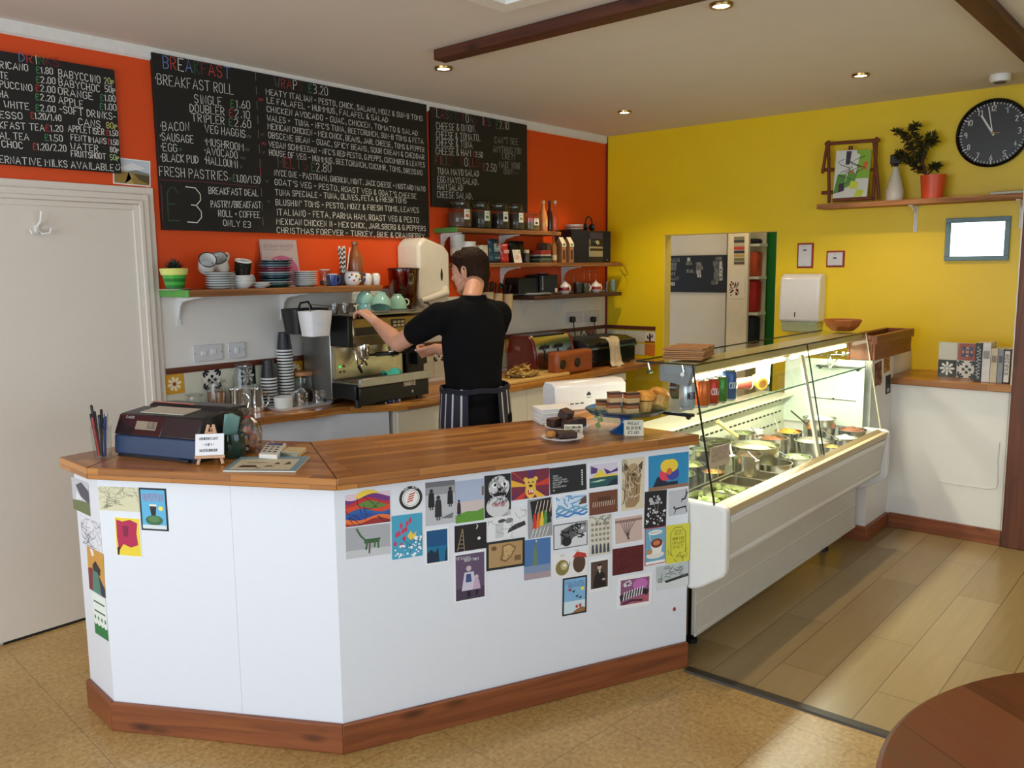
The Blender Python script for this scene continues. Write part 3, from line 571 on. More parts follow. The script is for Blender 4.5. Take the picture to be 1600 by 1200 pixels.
def card(label, pl, f, c4, bg, draw=(), border=0, bcol=(238, 238, 236), group=None, name='postcard', cat='postcard'):
    o, n = PL[pl] if isinstance(pl, int) else pl
    tl, tr, br, bl = [PP(*f(*q), o, n) for q in c4]
    u0 = (tr+br)/2-(tl+bl)/2; w = u0.length; ctr = (tl+tr+br+bl)/4
    ux = Vector((u0.x, u0.y, 0)).normalized(); h = ((tl+tr)/2-(bl+br)/2).length; ang = ((tl-bl)+(tr-br)).dot(ux)/2/h
    uy = (Vector((0, 0, 1))+ux*ang).normalized(); ux = (ux-Vector((0, 0, 1))*ang+Vector((0, 0, 1))*((u0.z/w)+ang)*.5).normalized()
    nn_ = ux.cross(uy).normalized(); m = MB(); L = [0]
    def P(u, v, e=0): return ctr+ux*((u-.5)*w)+uy*((v-.5)*h)+nn_*(.0004+e)
    m.slab(P(0, 0), P(1, 0), P(1, 1), P(0, 1), .0009, 0, bcol if border else bg)
    bu, bv = border if isinstance(border, tuple) else ((border, border*w/h) if border else (0, 0))
    def Q(u, v):
        return P(bu+u*(1-2*bu), bv+v*(1-2*bv), L[0])
    if border: L[0] = .00012; m.quad(Q(0, 0), Q(1, 0), Q(1, 1), Q(0, 1), 0, bg)
    for d in draw:
        L[0] += .00006; k, c = d[0], d[1]
        if k == 'p': m.add([Q(*q) for q in d[2]], [tuple(range(len(d[2])))], 0, c)
        elif k == 'r': a, b, e, g = d[2]; m.quad(Q(a, b), Q(e, b), Q(e, g), Q(a, g), 0, c)
        elif k == 'c': u, v, ru, rv = d[2]; m.add([Q(u+ru*math.cos(2*PI*i/20), v+rv*math.sin(2*PI*i/20)) for i in range(20)], [tuple(range(20))], 0, c)
        elif k == 'l': ribbon(m, [Q(*q) for q in d[3]], d[2]*w, 0, c, nn_)
        elif k == 't':
            tx, u, v, wd, hh = d[2]; write(m, tx, Q(u, v), ux, uy, hh*h, wd*w*(1-2*bu), max(.0008, hh*h*.13) if len(d) < 4 else d[3]*w, c, None, .1)
    fl = []
    for i, fc in enumerate(m.f):
        a, b, c_ = [Vector(m.v[j]) for j in fc[:3]]
        fl.append(fc if i < 6 or (b-a).cross(c_-a).dot(nn_) > 0 or len(fc) > 4 else fc[::-1])
    m.f = fl
    base = (tl+tr)/2*0+P(.5, 0); base = (base.x, base.y, base.z)
    return solo(name, m, PRINT, label, cat, base, group=group, smooth=False)
def hills(cols, rnd):
    r = random.Random(rnd); out = []; n = len(cols)
    for i, c in enumerate(cols):
        y = 1-(i+1)/(n+1); ph = r.random()*6; am = .05+.05*r.random()
        out.append(('p', c, [(k/12, y+am*math.sin(ph+k*.55)) for k in range(13)]+[(1, 0), (0, 0)]))
    return out
def specks(c, n, rnd, s=.02, area=(0, 0, 1, 1)):
    r = random.Random(rnd); out = []
    for _ in range(n):
        u, v = area[0]+r.random()*(area[2]-area[0]), area[1]+r.random()*(area[3]-area[1]); k = s*(.5+r.random()); a = r.random()*6
        out.append(('p', c, [(u+k*math.cos(a+t), v+k*math.sin(a+t)*.7) for t in (0, 1.6, 3.1, 4.7)]))
    return out
def strokes(c, n, rnd, ln=.25, w=.008, area=(.05, .05, .95, .95), seg=4):
    r = random.Random(rnd); out = []
    for _ in range(n):
        u, v = area[0]+r.random()*(area[2]-area[0]), area[1]+r.random()*(area[3]-area[1]); a = r.random()*6.3; pts = [(u, v)]
        for _k in range(seg):
            a += (r.random()-.5)*1.6; u = min(.98, max(.02, u+ln/seg*math.cos(a))); v = min(.98, max(.02, v+ln/seg*math.sin(a))); pts.append((u, v))
        out.append(('l', c, w, pts))
    return out
BK = (24, 24, 26); G1, G2, G3 = (90, 90, 92), (150, 150, 152), (205, 205, 206)
CG = 'postcards on the counter front'
def pc(label, pl, f, c4, bg, draw=(), **k): return card(label, pl, f, c4, bg, draw, group=k.pop('group', CG), **k)
pc('grey misty mountain postcard at the top of the counter\'s narrow left end', 0, zA, ((78, 532), (172, 558), (188, 748), (92, 712)), (196, 196, 200), [('p', (84, 80, 92), [(.25, .8), (.6, .95), (1, .75), (1, .35), (.5, .5)]), ('p', (108, 118, 72), [(0, .3), (.5, .36), (1, .4), (1, 0), (0, 0)]), ('p', (226, 226, 226), [(.2, .35), (.6, .42), (.5, .5), (.25, .6)])])
pc('white card of fine grey scribbled lines on the counter\'s narrow left end', 0, zA, ((132, 752), (240, 790), (252, 945), (145, 915)), (228, 228, 232), strokes((130, 130, 140), 40, 3, .5, .007))
pc('orange, green and maroon collage postcard on the counter\'s narrow left end', 0, zA, ((165, 930), (258, 955), (270, 1205), (185, 1175)), (206, 150, 62), [('p', (40, 34, 34), [(.3, .62), (.5, .75), (.8, .6), (.75, .45), (.35, .45)]), ('p', (128, 40, 42), [(0, .5), (.3, .55), (.25, 0), (0, 0)]), ('p', (78, 128, 112), [(.3, .5), (.6, .5), (.75, 0), (.22, 0)]), ('p', (38, 46, 66), [(.62, .48), (1, .2), (1, 0), (.76, 0)]), ('p', (232, 228, 220), [(.2, .98), (.4, .98), (.45, .86), (.3, .82)])])
pc('green and white lace-pattern card lowest on the counter\'s narrow left end', 0, zP, ((143.5, 926), (164.5, 933), (169.7, 1002), (149.5, 989)), (232, 236, 228), [('r', (40, 120, 62), (0, 0, 1, .28)), ('r', (60, 110, 70), (.1, .78, .9, .82)), ('r', (60, 110, 70), (.1, .56, .9, .6))]+[('c', (232, 236, 228), (.12+.25*i, .32, .11, .08)) for i in range(4)]+[('c', (90, 140, 96), (.12+.25*i, .42, .06, .05)) for i in range(4)])
pc('buff card of grey pencil sketches on the long left counter face', 1, zA, ((228, 580), (458, 590), (465, 728), (242, 715)), (212, 206, 170), strokes((112, 108, 94), 30, 8, .3, .005, (.08, .5, .95, .92))+strokes((84, 80, 70), 18, 4, .22, .006, (.1, .1, .5, .5)))
pc('magenta blot on yellow postcard on the long left counter face', 1, zA, ((318, 752), (468, 762), (480, 988), (335, 972)), (232, 206, 52), [('p', (176, 30, 76), [(.06, .95), (.3, .9), (.62, .96), (.92, .88), (.86, .62), (.9, .3), (.6, .22), (.3, .3), (.1, .1), (.05, .5)]), ('p', (130, 20, 58), [(.3, .8), (.55, .78), (.5, .5), (.32, .52)]), ('p', (40, 20, 30), [(.04, .2), (.16, .24), (.1, 0), (.04, 0)])], border=.03)
pc('black-edged blue stout poster card on the long left counter face', 1, zA, ((460, 588), (615, 595), (632, 838), (478, 828)), (92, 176, 214), [('t', (180, 44, 70), ('Have a'.upper(), .36, .885, .3, .04)), ('t', (176, 36, 70), ('GUINNESS', .08, .78, .86, .1)), ('t', (190, 60, 80), ('WHEN YOU\'RE TIRED', .1, .71, .8, .045)), ('p', BK, [(.34, .6), (.62, .6), (.57, .34), (.39, .34)]), ('r', (236, 226, 200), (.33, .58, .63, .63)), ('c', (240, 222, 90), (.8, .53, .1, .06)), ('c', (60, 104, 62), (.5, .22, .36, .13)), ('c', (84, 130, 76), (.5, .25, .24, .08)), ('r', (214, 222, 222), (0, 0, 1, .1))], border=.06, bcol=BK)
pc('rainbow-striped rolling hills postcard at the top left of the right counter face', 2, zB, ((40, 420), (350, 382), (355, 600), (45, 638)), (226, 196, 206), [('c', (240, 206, 70), (.5, .9, .26, .2))]+hills([(110, 50, 120), (190, 40, 44), (96, 130, 60), (210, 70, 40), (38, 92, 160), (40, 74, 150), (226, 110, 50), (150, 40, 40)], 5)+strokes((30, 24, 40), 9, 6, .5, .012, (.05, .1, .9, .6), 6))
for q in ((497, 435),):
    o_, n_ = PL[2]; c = PP(*zB(*q), o_, n_); ux = Vector((-n_.y, n_.x, 0)); r = (PP(*zB(q[0]+80, q[1]-9), o_, n_)-c).length
    m = MB()
    for i, (k, cc) in enumerate(((1.1, (226, 226, 226)), (1, (36, 38, 40)), (.76, (232, 230, 224)), (.66, (60, 60, 60)), (.63, (234, 232, 226)))):
        m.add([c+n_*(.0006+i*.0001)+ux*(r*k*math.cos(2*PI*j/36))+Vector((0, 0, r*k*math.sin(2*PI*j/36))) for j in range(36)], [tuple(range(36))], 0, cc)
    for j in range(4): m.quad(*[c+n_*.0012+ux*(r*a)+Vector((0, 0, r*b)) for a, b in ((-.35+j*.06, -.38+j*.2), (.15+j*.06, -.26+j*.2), (.18+j*.06, -.14+j*.2), (-.32+j*.06, -.26+j*.2))], 0, (196, 80, 60))
    write(m, 'MADE', c+n_*.0012-ux*(r*.62)+Vector((0, 0, r*.62)), (ux+Vector((0, 0, .5))).normalized(), (Vector((0, 0, 1))-ux*.5).normalized(), r*.16, r*.5, .0012, (235, 235, 235)); write(m, 'SLOW', c+n_*.0012+ux*(r*.12)+Vector((0, 0, r*.86)), (ux-Vector((0, 0, .4))).normalized(), (Vector((0, 0, 1))+ux*.4).normalized(), r*.16, r*.5, .0012, (235, 235, 235))
    solo('round_sticker', m, PRINT, 'round black-ringed badge sticker between the hills card and the walkers card', 'sticker', tuple(c-Vector((0, 0, r))), smooth=False)
def figure(u, v, h, c=BK, w=.05):
    return [('p', c, [(u-w, v), (u+w, v), (u+w*.9, v+h*.55), (u+w*.7, v+h*.8), (u-w*.7, v+h*.8), (u-w*.9, v+h*.55)]), ('c', c, (u, v+h*.9, w*.55, h*.1)), ('r', c, (u-w*.5, v-h*.15, u-w*.15, v)), ('r', c, (u+w*.15, v-h*.15, u+w*.5, v))]
pc('black and white photo card of three people in dark coats', 2, zB, ((597, 332), (802, 308), (803, 608), (600, 632)), (188, 188, 190), [('r', (150, 150, 152), (0, .7, 1, 1)), ('r', (112, 112, 116), (0, .88, 1, 1))]+figure(.2, .42, .42, BK, .11)+figure(.84, .45, .4, BK, .1)+figure(.43, .18, .5, (40, 40, 42), .12)+[('p', (110, 110, 112), [(.5, .15), (.95, .25), (.9, .12)])])
pc('green hill under pale sky card with one small dark figure', 2, zB, ((805, 322), (1002, 300), (1005, 585), (808, 615)), (170, 182, 204), [('r', (206, 190, 186), (0, .25, 1, .5)), ('p', (96, 150, 52), [(0, .18), (.4, .26), (.75, .24), (1, .3), (1, 0), (0, 0)])]+figure(.12, .22, .34, (36, 34, 40), .07)+[('r', (120, 96, 80), (.93, .6, 1, .82))])
pc('black and white cat face card with red scrawl', 2, zB, ((1008, 285), (1190, 262), (1192, 555), (1010, 575)), (30, 30, 32), [('c', (205, 205, 205), (.55, .7, .4, .27)), ('c', (210, 210, 210), (.5, .25, .44, .26)), ('p', BK, [(.12, .9), (.3, .98), (.26, .84)]), ('p', BK, [(.75, .9), (.9, .98), (.88, .82)]), ('c', (240, 240, 240), (.38, .76, .11, .07)), ('c', (240, 240, 240), (.76, .76, .11, .07)), ('c', BK, (.4, .76, .05, .035)), ('c', BK, (.76, .76, .05, .035)), ('p', BK, [(.3, .55), (.5, .58), (.85, .56), (.8, .5), (.36, .48)]), ('c', BK, (.57, .65, .07, .04))]+strokes(BK, 30, 9, .2, .02, (.1, .3, .95, .98), 3)+[('t', (196, 60, 90), ('NO! PIE', .3, .25, .5, .09))])
pc('green long-necked toy animal on grey photo card', 2, zB, ((45, 645), (350, 612), (355, 822), (48, 860)), (168, 168, 172), [('r', (196, 196, 198), (0, 0, 1, .25)), ('l', (62, 104, 60), .045, [(.25, .92), (.33, .7), (.45, .52), (.62, .5), (.76, .55)]), ('l', (58, 92, 54), .1, [(.45, .5), (.72, .5)]), ('l', (62, 104, 60), .045, [(.48, .5), (.45, .25)]), ('l', (92, 88, 70), .04, [(.54, .48), (.52, .12)]), ('l', (62, 104, 60), .04, [(.66, .48), (.64, .3)]), ('l', (62, 104, 60), .04, [(.72, .5), (.73, .26)])])
pc('turquoise card of pink and yellow flowers', 2, zB, ((363, 562), (575, 538), (578, 832), (368, 868)), (68, 160, 190), [x for i, (u, v) in enumerate(((.3, .75), (.36, .62), (.5, .78), (.24, .58), (.1, .35), (.4, .45), (.3, .3), (.6, .85), (.15, .55), (.45, .66))) for x in (('p', (196, 60, 96), [(u, v+.09), (u+.07, v), (u, v-.07), (u-.06, v)]),)]+[('p', (232, 200, 80), [(.5, .5), (.62, .62), (.7, .52), (.82, .6), (.74, .42), (.6, .4)])]+strokes((70, 60, 70), 8, 2, .3, .012, (.5, .1, .9, .45))+specks((236, 240, 244), 26, 5, .045, (.1, .03, .95, .3))+specks((236, 240, 244), 8, 6, .04, (.75, .3, .98, .5)))
pc('small white-bordered deep blue seascape card', 2, zB, ((595, 655), (760, 635), (765, 880), (597, 905)), (20, 110, 150), [('r', (14, 80, 128), (0, .5, 1, 1)), ('p', (18, 40, 66), [(0, 0), (0, .3), (.2, .42), (.4, .3), (.55, .46), (.6, 0)]), ('p', (16, 50, 70), [(.85, 0), (1, 0), (1, .5), (.9, .3)])], border=.07)
pc('black card with a pale ladder and moon', 2, zB, ((800, 632), (1022, 602), (1022, 782), (803, 815)), (26, 22, 24), [('l', (206, 180, 140), .012, [(.08, .05), (.24, .85)]), ('l', (206, 180, 140), .012, [(.3, .02), (.25, .85)])]+[('l', (206, 180, 140), .01, [(.1+.03*i, .15+.15*i), (.29-.01*i, .13+.15*i)]) for i in range(5)]+[('p', (230, 226, 214), [(.68, .98), (.74, .9), (.7, .8), (.66, .78), (.7, .88)]), ('c', (226, 226, 226), (.76, .42, .05, .06))])
pc('white card with fine ink drawing of a boat', 2, zP, ((762, 810), (822.5, 783), (822.5, 837), (762, 847.5)), (226, 226, 226), [('p', (50, 50, 54), [(.5, .2), (.98, .35), (.95, .5), (.7, .45), (.55, .35)]), ('c', (130, 130, 132), (.55, .62, .1, .09)), ('c', (70, 70, 74), (.36, .66, .1, .06)), ('r', (200, 200, 202), (.2, .1, .4, .6))]+strokes((120, 120, 124), 12, 3, .3, .008))
pc('sepia-violet photo card of two children in aprons', 2, zB, ((795, 830), (1018, 790), (1020, 1130), (800, 1165)), (96, 78, 104), [('r', (70, 56, 78), (.0, .0, 1, .25)), ('t', (236, 236, 236), ('YE CANNA', .02, .9, .5, .05)), ('t', (236, 236, 236), ('SKELP THEM', .3, .84, .5, .05)), ('p', (206, 200, 214), [(.2, .2), (.72, .2), (.62, .6), (.3, .6)]), ('c', (200, 180, 186), (.45, .68, .09, .06)), ('p', (60, 76, 130), [(.34, .38), (.55, .38), (.52, .56), (.36, .56)]), ('p', (196, 170, 190), [(.58, .2), (.86, .2), (.8, .42), (.64, .42)]), ('c', (200, 180, 186), (.72, .47, .07, .05)), ('r', BK, (.4, .05, .5, .18)), ('r', BK, (.68, .08, .76, .18))], border=.05)
pc('black-framed antique brown map card', 2, zP, ((760, 847.7), (819.8, 839.3), (819.8, 884.3), (760, 892)), (176, 142, 96), [('p', (132, 100, 60), [(.4, .88), (.6, .94), (.82, .75), (.7, .45), (.5, .15), (.32, .28), (.38, .55)]), ('p', (196, 164, 112), [(.43, .82), (.6, .88), (.76, .72), (.65, .45), (.5, .25), (.4, .32), (.44, .55)]), ('c', (110, 80, 50), (.15, .8, .08, .1)), ('r', (120, 90, 56), (.76, .18, .95, .4))]+specks((110, 82, 50), 20, 4, .02, (.4, .2, .75, .85)), border=.06, bcol=(30, 36, 32))
pc('yellow bear-faced lion on red sunburst card', 2, zC, ((-4, 206), (248, 175), (250, 362), (-4, 396)), (120, 40, 60), [x for i in range(9) for x in [('p', ((206, 60, 44), (232, 176, 56), (96, 40, 90))[i % 3], [(.5, .42), *[(min(1, max(0, .5+.9*math.cos(i*.7+q))), min(1, max(0, .42+.9*math.sin(i*.7+q)))) for q in (0, .28)]])]]+[('c', (232, 186, 76), (.5, .3, .14, .3)), ('c', (232, 186, 76), (.5, .55, .15, .16)), ('c', (232, 186, 76), (.37, .68, .06, .08)), ('c', (232, 186, 76), (.63, .68, .06, .08)), ('c', BK, (.45, .57, .02, .03)), ('c', BK, (.56, .57, .02, .03)), ('c', (60, 36, 24), (.5, .44, .05, .05)), ('p', (180, 40, 36), [(.42, .3), (.58, .3), (.56, .14), (.44, .14)]), ('r', (240, 236, 226), (.46, .2, .5, .3)), ('r', (240, 236, 226), (.52, .2, .56, .3))])
pc('black card with small white printed lines of text', 2, zC, ((252, 180), (495, 148), (500, 325), (255, 352)), (32, 32, 34), [('t', (220, 220, 220), (t_, .08, .66-.085*i, wd, .05)) for i, (t_, wd) in enumerate((('THINGS', .14), ('YOU CAN DO', .24), ('WITHOUT A PHONE', .38), ('READ A BOOK TODAY', .42), ('SING OUT', .22), ('BAKE SOME BREAD', .36)))]+[('r', (214, 214, 214), (.08, .12, .12, .16))]+[('r', (220, 220, 220), (.86, .2+.09*i, .9, .26+.09*i)) for i in range(7)])
pc('purple and yellow stormy seascape card', 2, zC, ((510, 150), (715, 128), (712, 292), (513, 322)), (214, 206, 220), [('p', (94, 60, 124), [(.05, .95), (.3, .8), (.25, .62), (.05, .6)]), ('p', (86, 56, 120), [(.5, .8), (.75, .62), (1, .75), (1, .6), (.6, .52)]), ('p', (232, 206, 76), [(.15, .5), (.4, .78), (.6, .5), (1, .5), (1, .42), (.1, .42)]), ('r', (36, 84, 84), (0, 0, 1, .42)), ('p', (170, 206, 176), [(.02, .25), (.4, .32), (.6, .28), (.3, .22)]), ('p', (20, 40, 60), [(.6, 0), (1, 0), (1, .3), (.8, .25)])], border=.03)
pc('tall cream card of a shaggy terrier sketch', 2, zC, ((735, 118), (888, 103), (880, 440), (733, 470)), (216, 204, 172), [('p', (92, 70, 48), [(.1, .75), (.1, .92), (.3, .84)]), ('p', (92, 70, 48), [(.9, .75), (.93, .93), (.7, .84)]), ('c', (176, 150, 110), (.5, .7, .34, .2)), ('p', (160, 130, 92), [(.15, .65), (.85, .65), (.8, .15), (.6, .05), (.2, .05), (.1, .3)]), ('c', (50, 38, 30), (.52, .68, .07, .03))]+strokes((104, 80, 54), 26, 12, .3, .02, (.12, .15, .88, .85), 3)+strokes((226, 212, 180), 14, 5, .3, .025, (.2, .15, .8, .7), 3))
pc('blue card of three overlapping colour discs', 2, zC, ((915, 98), (1182, 68), (1182, 300), (915, 330)), (42, 140, 186), [('r', (150, 112, 86), (0, 0, 1, .1)), ('p', (26, 34, 60), [(.1, .1), (.2, .35), (.35, .45), (.45, .2), (.72, .2), (.75, .45), (.72, .1)]), ('c', (226, 66, 84), (.42, .42, .16, .18)), ('c', (62, 70, 160), (.6, .42, .16, .18)), ('c', (240, 206, 60), (.46, .66, .17, .19)), ('c', (240, 206, 60), (.56, .66, .17, .19)), ('c', (214, 110, 60), (.51, .5, .07, .1))])
pc('black card of dancers in a rainbow row', 2, zC, ((105, 390), (265, 372), (270, 628), (108, 650)), (150, 152, 154), [('p', BK, [(.1, .95), (.95, 1), (1, .5), (.2, .4)])]+[x for i, c in enumerate(((210, 50, 46), (226, 116, 46), (232, 196, 60), (90, 150, 70), (36, 40, 44))) for x in [('p', c, [(.18+.15*i, .22+.03*i), (.36+.15*i, .24+.03*i), (.33+.15*i, .62+.02*i), (.24+.15*i, .62+.02*i)]), ('l', (232, 226, 214), .03, [(.24+.15*i, .24), (.12+.15*i, .02)]), ('l', (226, 200, 176), .03, [(.3+.15*i, .64), (.42+.14*i, .93)])]])
pc('blue watercolour waves card with a brown rock', 2, zC, ((285, 362), (505, 338), (508, 500), (292, 530)), (206, 222, 236), [('p', (96, 72, 54), [(.72, .52), (1, .55), (1, .9), (.85, .8)])]+[('l', (60+20*i, 120+18*i, 190), .05, [(k/10, .12+.1*i+.06*math.sin(k*1.3+i*2)) for k in range(11)]) for i in range(4)]+strokes((90, 150, 200), 10, 6, .4, .03, (.05, .45, .7, .9)), border=.03)
pc('brown card with a row of small white-shirted people', 2, zC, ((518, 345), (705, 318), (708, 470), (518, 495)), (112, 66, 46), [('r', (84, 48, 34), (.3, .55, .75, .75))]+[('l', (222, 206, 186), .02, [(.12+.075*i, .35), (.14+.075*i, .55)]) for i in range(11)])
pc('black and white tiger card', 2, zC, ((278, 558), (503, 530), (505, 690), (278, 728)), (216, 216, 218), [('p', (90, 90, 92), [(.2, .75), (.55, .95), (.98, .98), (.98, .55), (.6, .4), (.4, .12), (.2, .15)]), ('c', (150, 150, 152), (.78, .7, .2, .24)), ('c', (34, 34, 36), (.38, .25, .15, .2)), ('c', (220, 220, 220), (.68, .72, .05, .06)), ('c', (220, 220, 220), (.86, .74, .05, .06))]+strokes(BK, 20, 7, .2, .03, (.25, .35, .95, .95), 3), border=.02, bcol=(60, 60, 62))
pc('line drawing card of a building full of small windows', 2, zC, ((515, 500), (665, 485), (668, 750), (515, 770)), (214, 208, 192), [('r', (150, 140, 120), (.1+.17*i, .36+.13*j, .21+.17*i, .43+.13*j)) for i in range(5) for j in range(4)]+[('p', (70, 76, 90), [(.1+.17*i, .06), (.22+.17*i, .06), (.2+.17*i, .26), (.16+.17*i, .3), (.12+.17*i, .26)]) for i in range(5)]+strokes((110, 124, 120), 14, 3, .2, .02, (.05, .85, .95, .98), 3))
pc('pale pink sand photo card with bare branching twigs', 2, zC, ((685, 508), (875, 482), (880, 665), (685, 692)), (204, 178, 166), [('r', (150, 116, 108), (0, .8, 1, .9))]+[('l', (70, 44, 44), .018, [(.48+.03*math.sin(i), .12), (.45+.04*(i-3), .45), (.2+.11*i, .85)]) for i in range(6)], border=.03)
pc('black card flecked with white snow and two flowers', 2, zC, ((890, 338), (1037, 320), (1030, 565), (885, 582)), (28, 26, 28), specks((222, 222, 224), 40, 8, .04, (.08, .06, .95, .55))+specks((190, 190, 194), 14, 9, .07, (.25, .65, .8, .9))+[('l', (150, 150, 152), .02, [(.4, .7), (.5, .4)]), ('l', (150, 150, 152), .02, [(.62, .7), (.54, .4)])])
pc('pale grey card of two black leaping silhouettes', 2, zC, ((1043, 325), (1182, 310), (1180, 485), (1043, 508)), (192, 194, 198), [('l', BK, .06, [(.35, .25), (.6, .28), (.9, .3)]), ('l', BK, .035, [(.4, .25), (.3, .08)]), ('l', BK, .035, [(.88, .3), (.95, .08)]), ('c', BK, (.3, .32, .05, .05)), ('l', BK, .07, [(.7, .6), (.85, .62), (.95, .85)]), ('l', BK, .03, [(.9, .85), (.92, 1)]), ('l', BK, .03, [(.72, .6), (.66, .5)])], border=.03)
pc('blue sky card of a green robed statue', 2, zC, ((80, 662), (258, 640), (258, 905), (82, 928)), (74, 116, 170), [('r', (126, 146, 176), (0, .12, 1, .34)), ('r', (168, 150, 156), (0, 0, 1, .16)), ('p', (104, 130, 104), [(.3, .34), (.52, .34), (.5, .7), (.46, .78), (.36, .76), (.33, .6)]), ('l', (104, 130, 104), .05, [(.44, .72), (.46, .92)]), ('c', (104, 130, 104), (.42, .81, .05, .035)), ('c', (230, 226, 190), (.46, .95, .03, .02))])
pc('white card of a kiwi fruit and a red-capped potato', 2, zC, ((270, 750), (505, 722), (505, 895), (270, 925)), (232, 230, 228), [('c', (134, 122, 66), (.28, .42, .19, .3)), ('c', (190, 180, 120), (.33, .48, .1, .16)), ('c', (236, 232, 220), (.35, .5, .05, .06)), ('c', (84, 62, 44), (.76, .5, .18, .36)), ('p', (190, 56, 46), [(.56, .75), (.7, .97), (.95, .85), (.98, .68), (.75, .76)]), ('l', (70, 70, 70), .015, [(.46, .45), (.5, .55), (.48, .62)]), ('t', (120, 120, 120), ('KIWI?', .22, .86, .12, .05)), ('t', (120, 120, 120), ('TED', .64, .98, .1, .05))])
pc('black-edged pale blue stout poster card with flying birds', 2, zC, ((340, 915), (503, 895), (497, 1140), (337, 1172)), (126, 180, 216), [('r', (206, 226, 232), (0, 0, 1, .35)), ('t', (60, 60, 130), ("LOVELY DAY FOR A", .06, .87, .86, .05)), ('t', (70, 50, 130), ('GUINNESS', .2, .76, .74, .085)), ('c', (240, 220, 90), (.86, .68, .09, .055))]+[('p', BK, [(.2+.16*i, .68-.1*i+.05*(i % 2)), (.36+.16*i, .72-.1*i+.05*(i % 2)), (.3+.16*i, .64-.1*i+.05*(i % 2))]) for i in range(4)]+[('p', (200, 60, 50), [(.14, .7), (.3, .74), (.3, .66)]), ('p', (150, 110, 70), [(.4, 0), (1, 0), (1, .12), (.8, .16), (.5, .06)]), ('c', (196, 70, 60), (.6, .18, .06, .05)), ('c', (196, 70, 60), (.76, .2, .06, .05))], border=.06, bcol=BK)
pc('old brown portrait card of a seated person in dark coat', 2, zC, ((520, 792), (650, 768), (648, 985), (520, 1012)), (84, 66, 56), [('p', (28, 22, 22), [(.12, 0), (.9, 0), (.85, .45), (.6, .66), (.36, .64), (.2, .4)]), ('c', (206, 180, 158), (.5, .78, .12, .1)), ('p', (226, 218, 206), [(.45, .66), (.58, .66), (.53, .52)]), ('c', (196, 168, 148), (.75, .3, .1, .04)), ('c', (44, 32, 28), (.5, .86, .12, .05))], border=(.06, .09))
pc('plain dark maroon card', 2, zC, ((675, 718), (880, 692), (880, 862), (672, 900)), (92, 26, 30), strokes((74, 18, 24), 14, 4, .4, .02)+strokes((110, 40, 40), 8, 2, .3, .012))
pc('red-edged blue card of a cappuccino cup', 2, zC, ((890, 585), (1030, 562), (1028, 808), (888, 835)), (110, 166, 190), [('c', (232, 232, 226), (.5, .88, .36, .07)), ('l', (236, 236, 232), .025, [(.2, .84), (.25, .66)]), ('c', (226, 222, 212), (.5, .24, .46, .1)), ('p', (238, 232, 222), [(.24, .56), (.9, .58), (.78, .28), (.4, .26)]), ('c', (120, 54, 36), (.57, .57, .3, .13)), ('c', (206, 120, 84), (.56, .58, .18, .07)), ('c', (190, 140, 84), (.2, .35, .14, .07)), ('r', (236, 236, 232), (0, 0, 1, .08)), ('t', (150, 60, 60), ('HELLO LOVE', .26, .865, .48, .035))], border=.035, bcol=(196, 40, 60))
pc('lime-yellow card of a hand-drawn gravestone reading RIP', 2, zC, ((1035, 562), (1190, 545), (1187, 800), (1032, 818)), (214, 208, 60), [('l', (40, 40, 24), .02, [(.2, .22), (.18, .78), (.35, .92), (.65, .93), (.82, .78), (.84, .24)]), ('l', (40, 40, 24), .014, [(.36, .74), (.36, .84), (.66, .84), (.66, .74), (.36, .74)]), ('t', (40, 40, 24), ('R I P', .4, .76, .22, .06)), ('t', (40, 40, 24), ('HERE LIES', .27, .6, .5, .07)), ('t', (40, 40, 24), ('MY LAST', .27, .49, .5, .07)), ('t', (40, 40, 24), ('DIET', .3, .38, .44, .07))]+strokes((40, 40, 24), 12, 3, .14, .014, (.08, .1, .92, .26), 3))
pc('white-bordered mauve card of a zebra and pink thistle', 2, zC, ((708, 905), (942, 878), (935, 1085), (702, 1130)), (140, 84, 120), [('p', (176, 90, 110), [(0, 0), (1, 0), (1, .35), (.4, .2)]), ('c', (196, 110, 180), (.68, .74, .26, .24)), ('l', (40, 34, 40), .14, [(.05, .3), (.4, .42), (.72, .5), (.9, .4)])]+[('l', (226, 222, 226), .03, [(.1+.09*i, .2+.02*i), (.14+.09*i, .5+.02*i)]) for i in range(8)]+[('l', (60, 40, 50), .05, [(.1, .05), (.4, .15), (.75, .1)])]+specks((220, 220, 222), 10, 3, .05, (.05, .75, .4, .95)), border=.09)
pc('snowy black and white railway card', 2, zC, ((965, 840), (1178, 800), (1180, 965), (965, 992)), (186, 194, 192), [('r', (214, 218, 216), (0, 0, 1, .35)), ('p', (50, 52, 54), [(.25, .35), (1, .5), (1, .38), (.3, .25)]), ('r', (150, 156, 150), (.05, .3, .2, .5))]+strokes((96, 102, 100), 16, 5, .22, .016, (.1, .5, .98, .95), 4))
o_, n_ = PL[2]; c = PP(*zC(1087, 1122), o_, n_); ux = Vector((-n_.y, n_.x, 0)); m = MB()
m.prism([(.007*math.cos(2*PI*j/18), .009*math.sin(2*PI*j/18)) for j in range(18)], 0, .001, 0, (170, 48, 56)); m.v = [tuple(c+ux*a+Vector((0, 0, b))+n_*h) for a, b, h in m.v]
solo('round_sticker', m, PRINT, 'tiny plain red dot sticker low on the counter beside the display case', 'sticker', tuple(c), smooth=False)
S0 = (Vector((5.3, 1.6195, 1)), Vector((0, -1, 0)))
card('small gold-brown print on the white stub wall under the timber trough', S0, zP, ((1380, 557), (1391, 556), (1390.5, 582), (1380, 584)), (150, 100, 44), specks((196, 146, 70), 8, 3, .15), border=.06, name='photo_print', cat='print', group='prints on the stub wall')
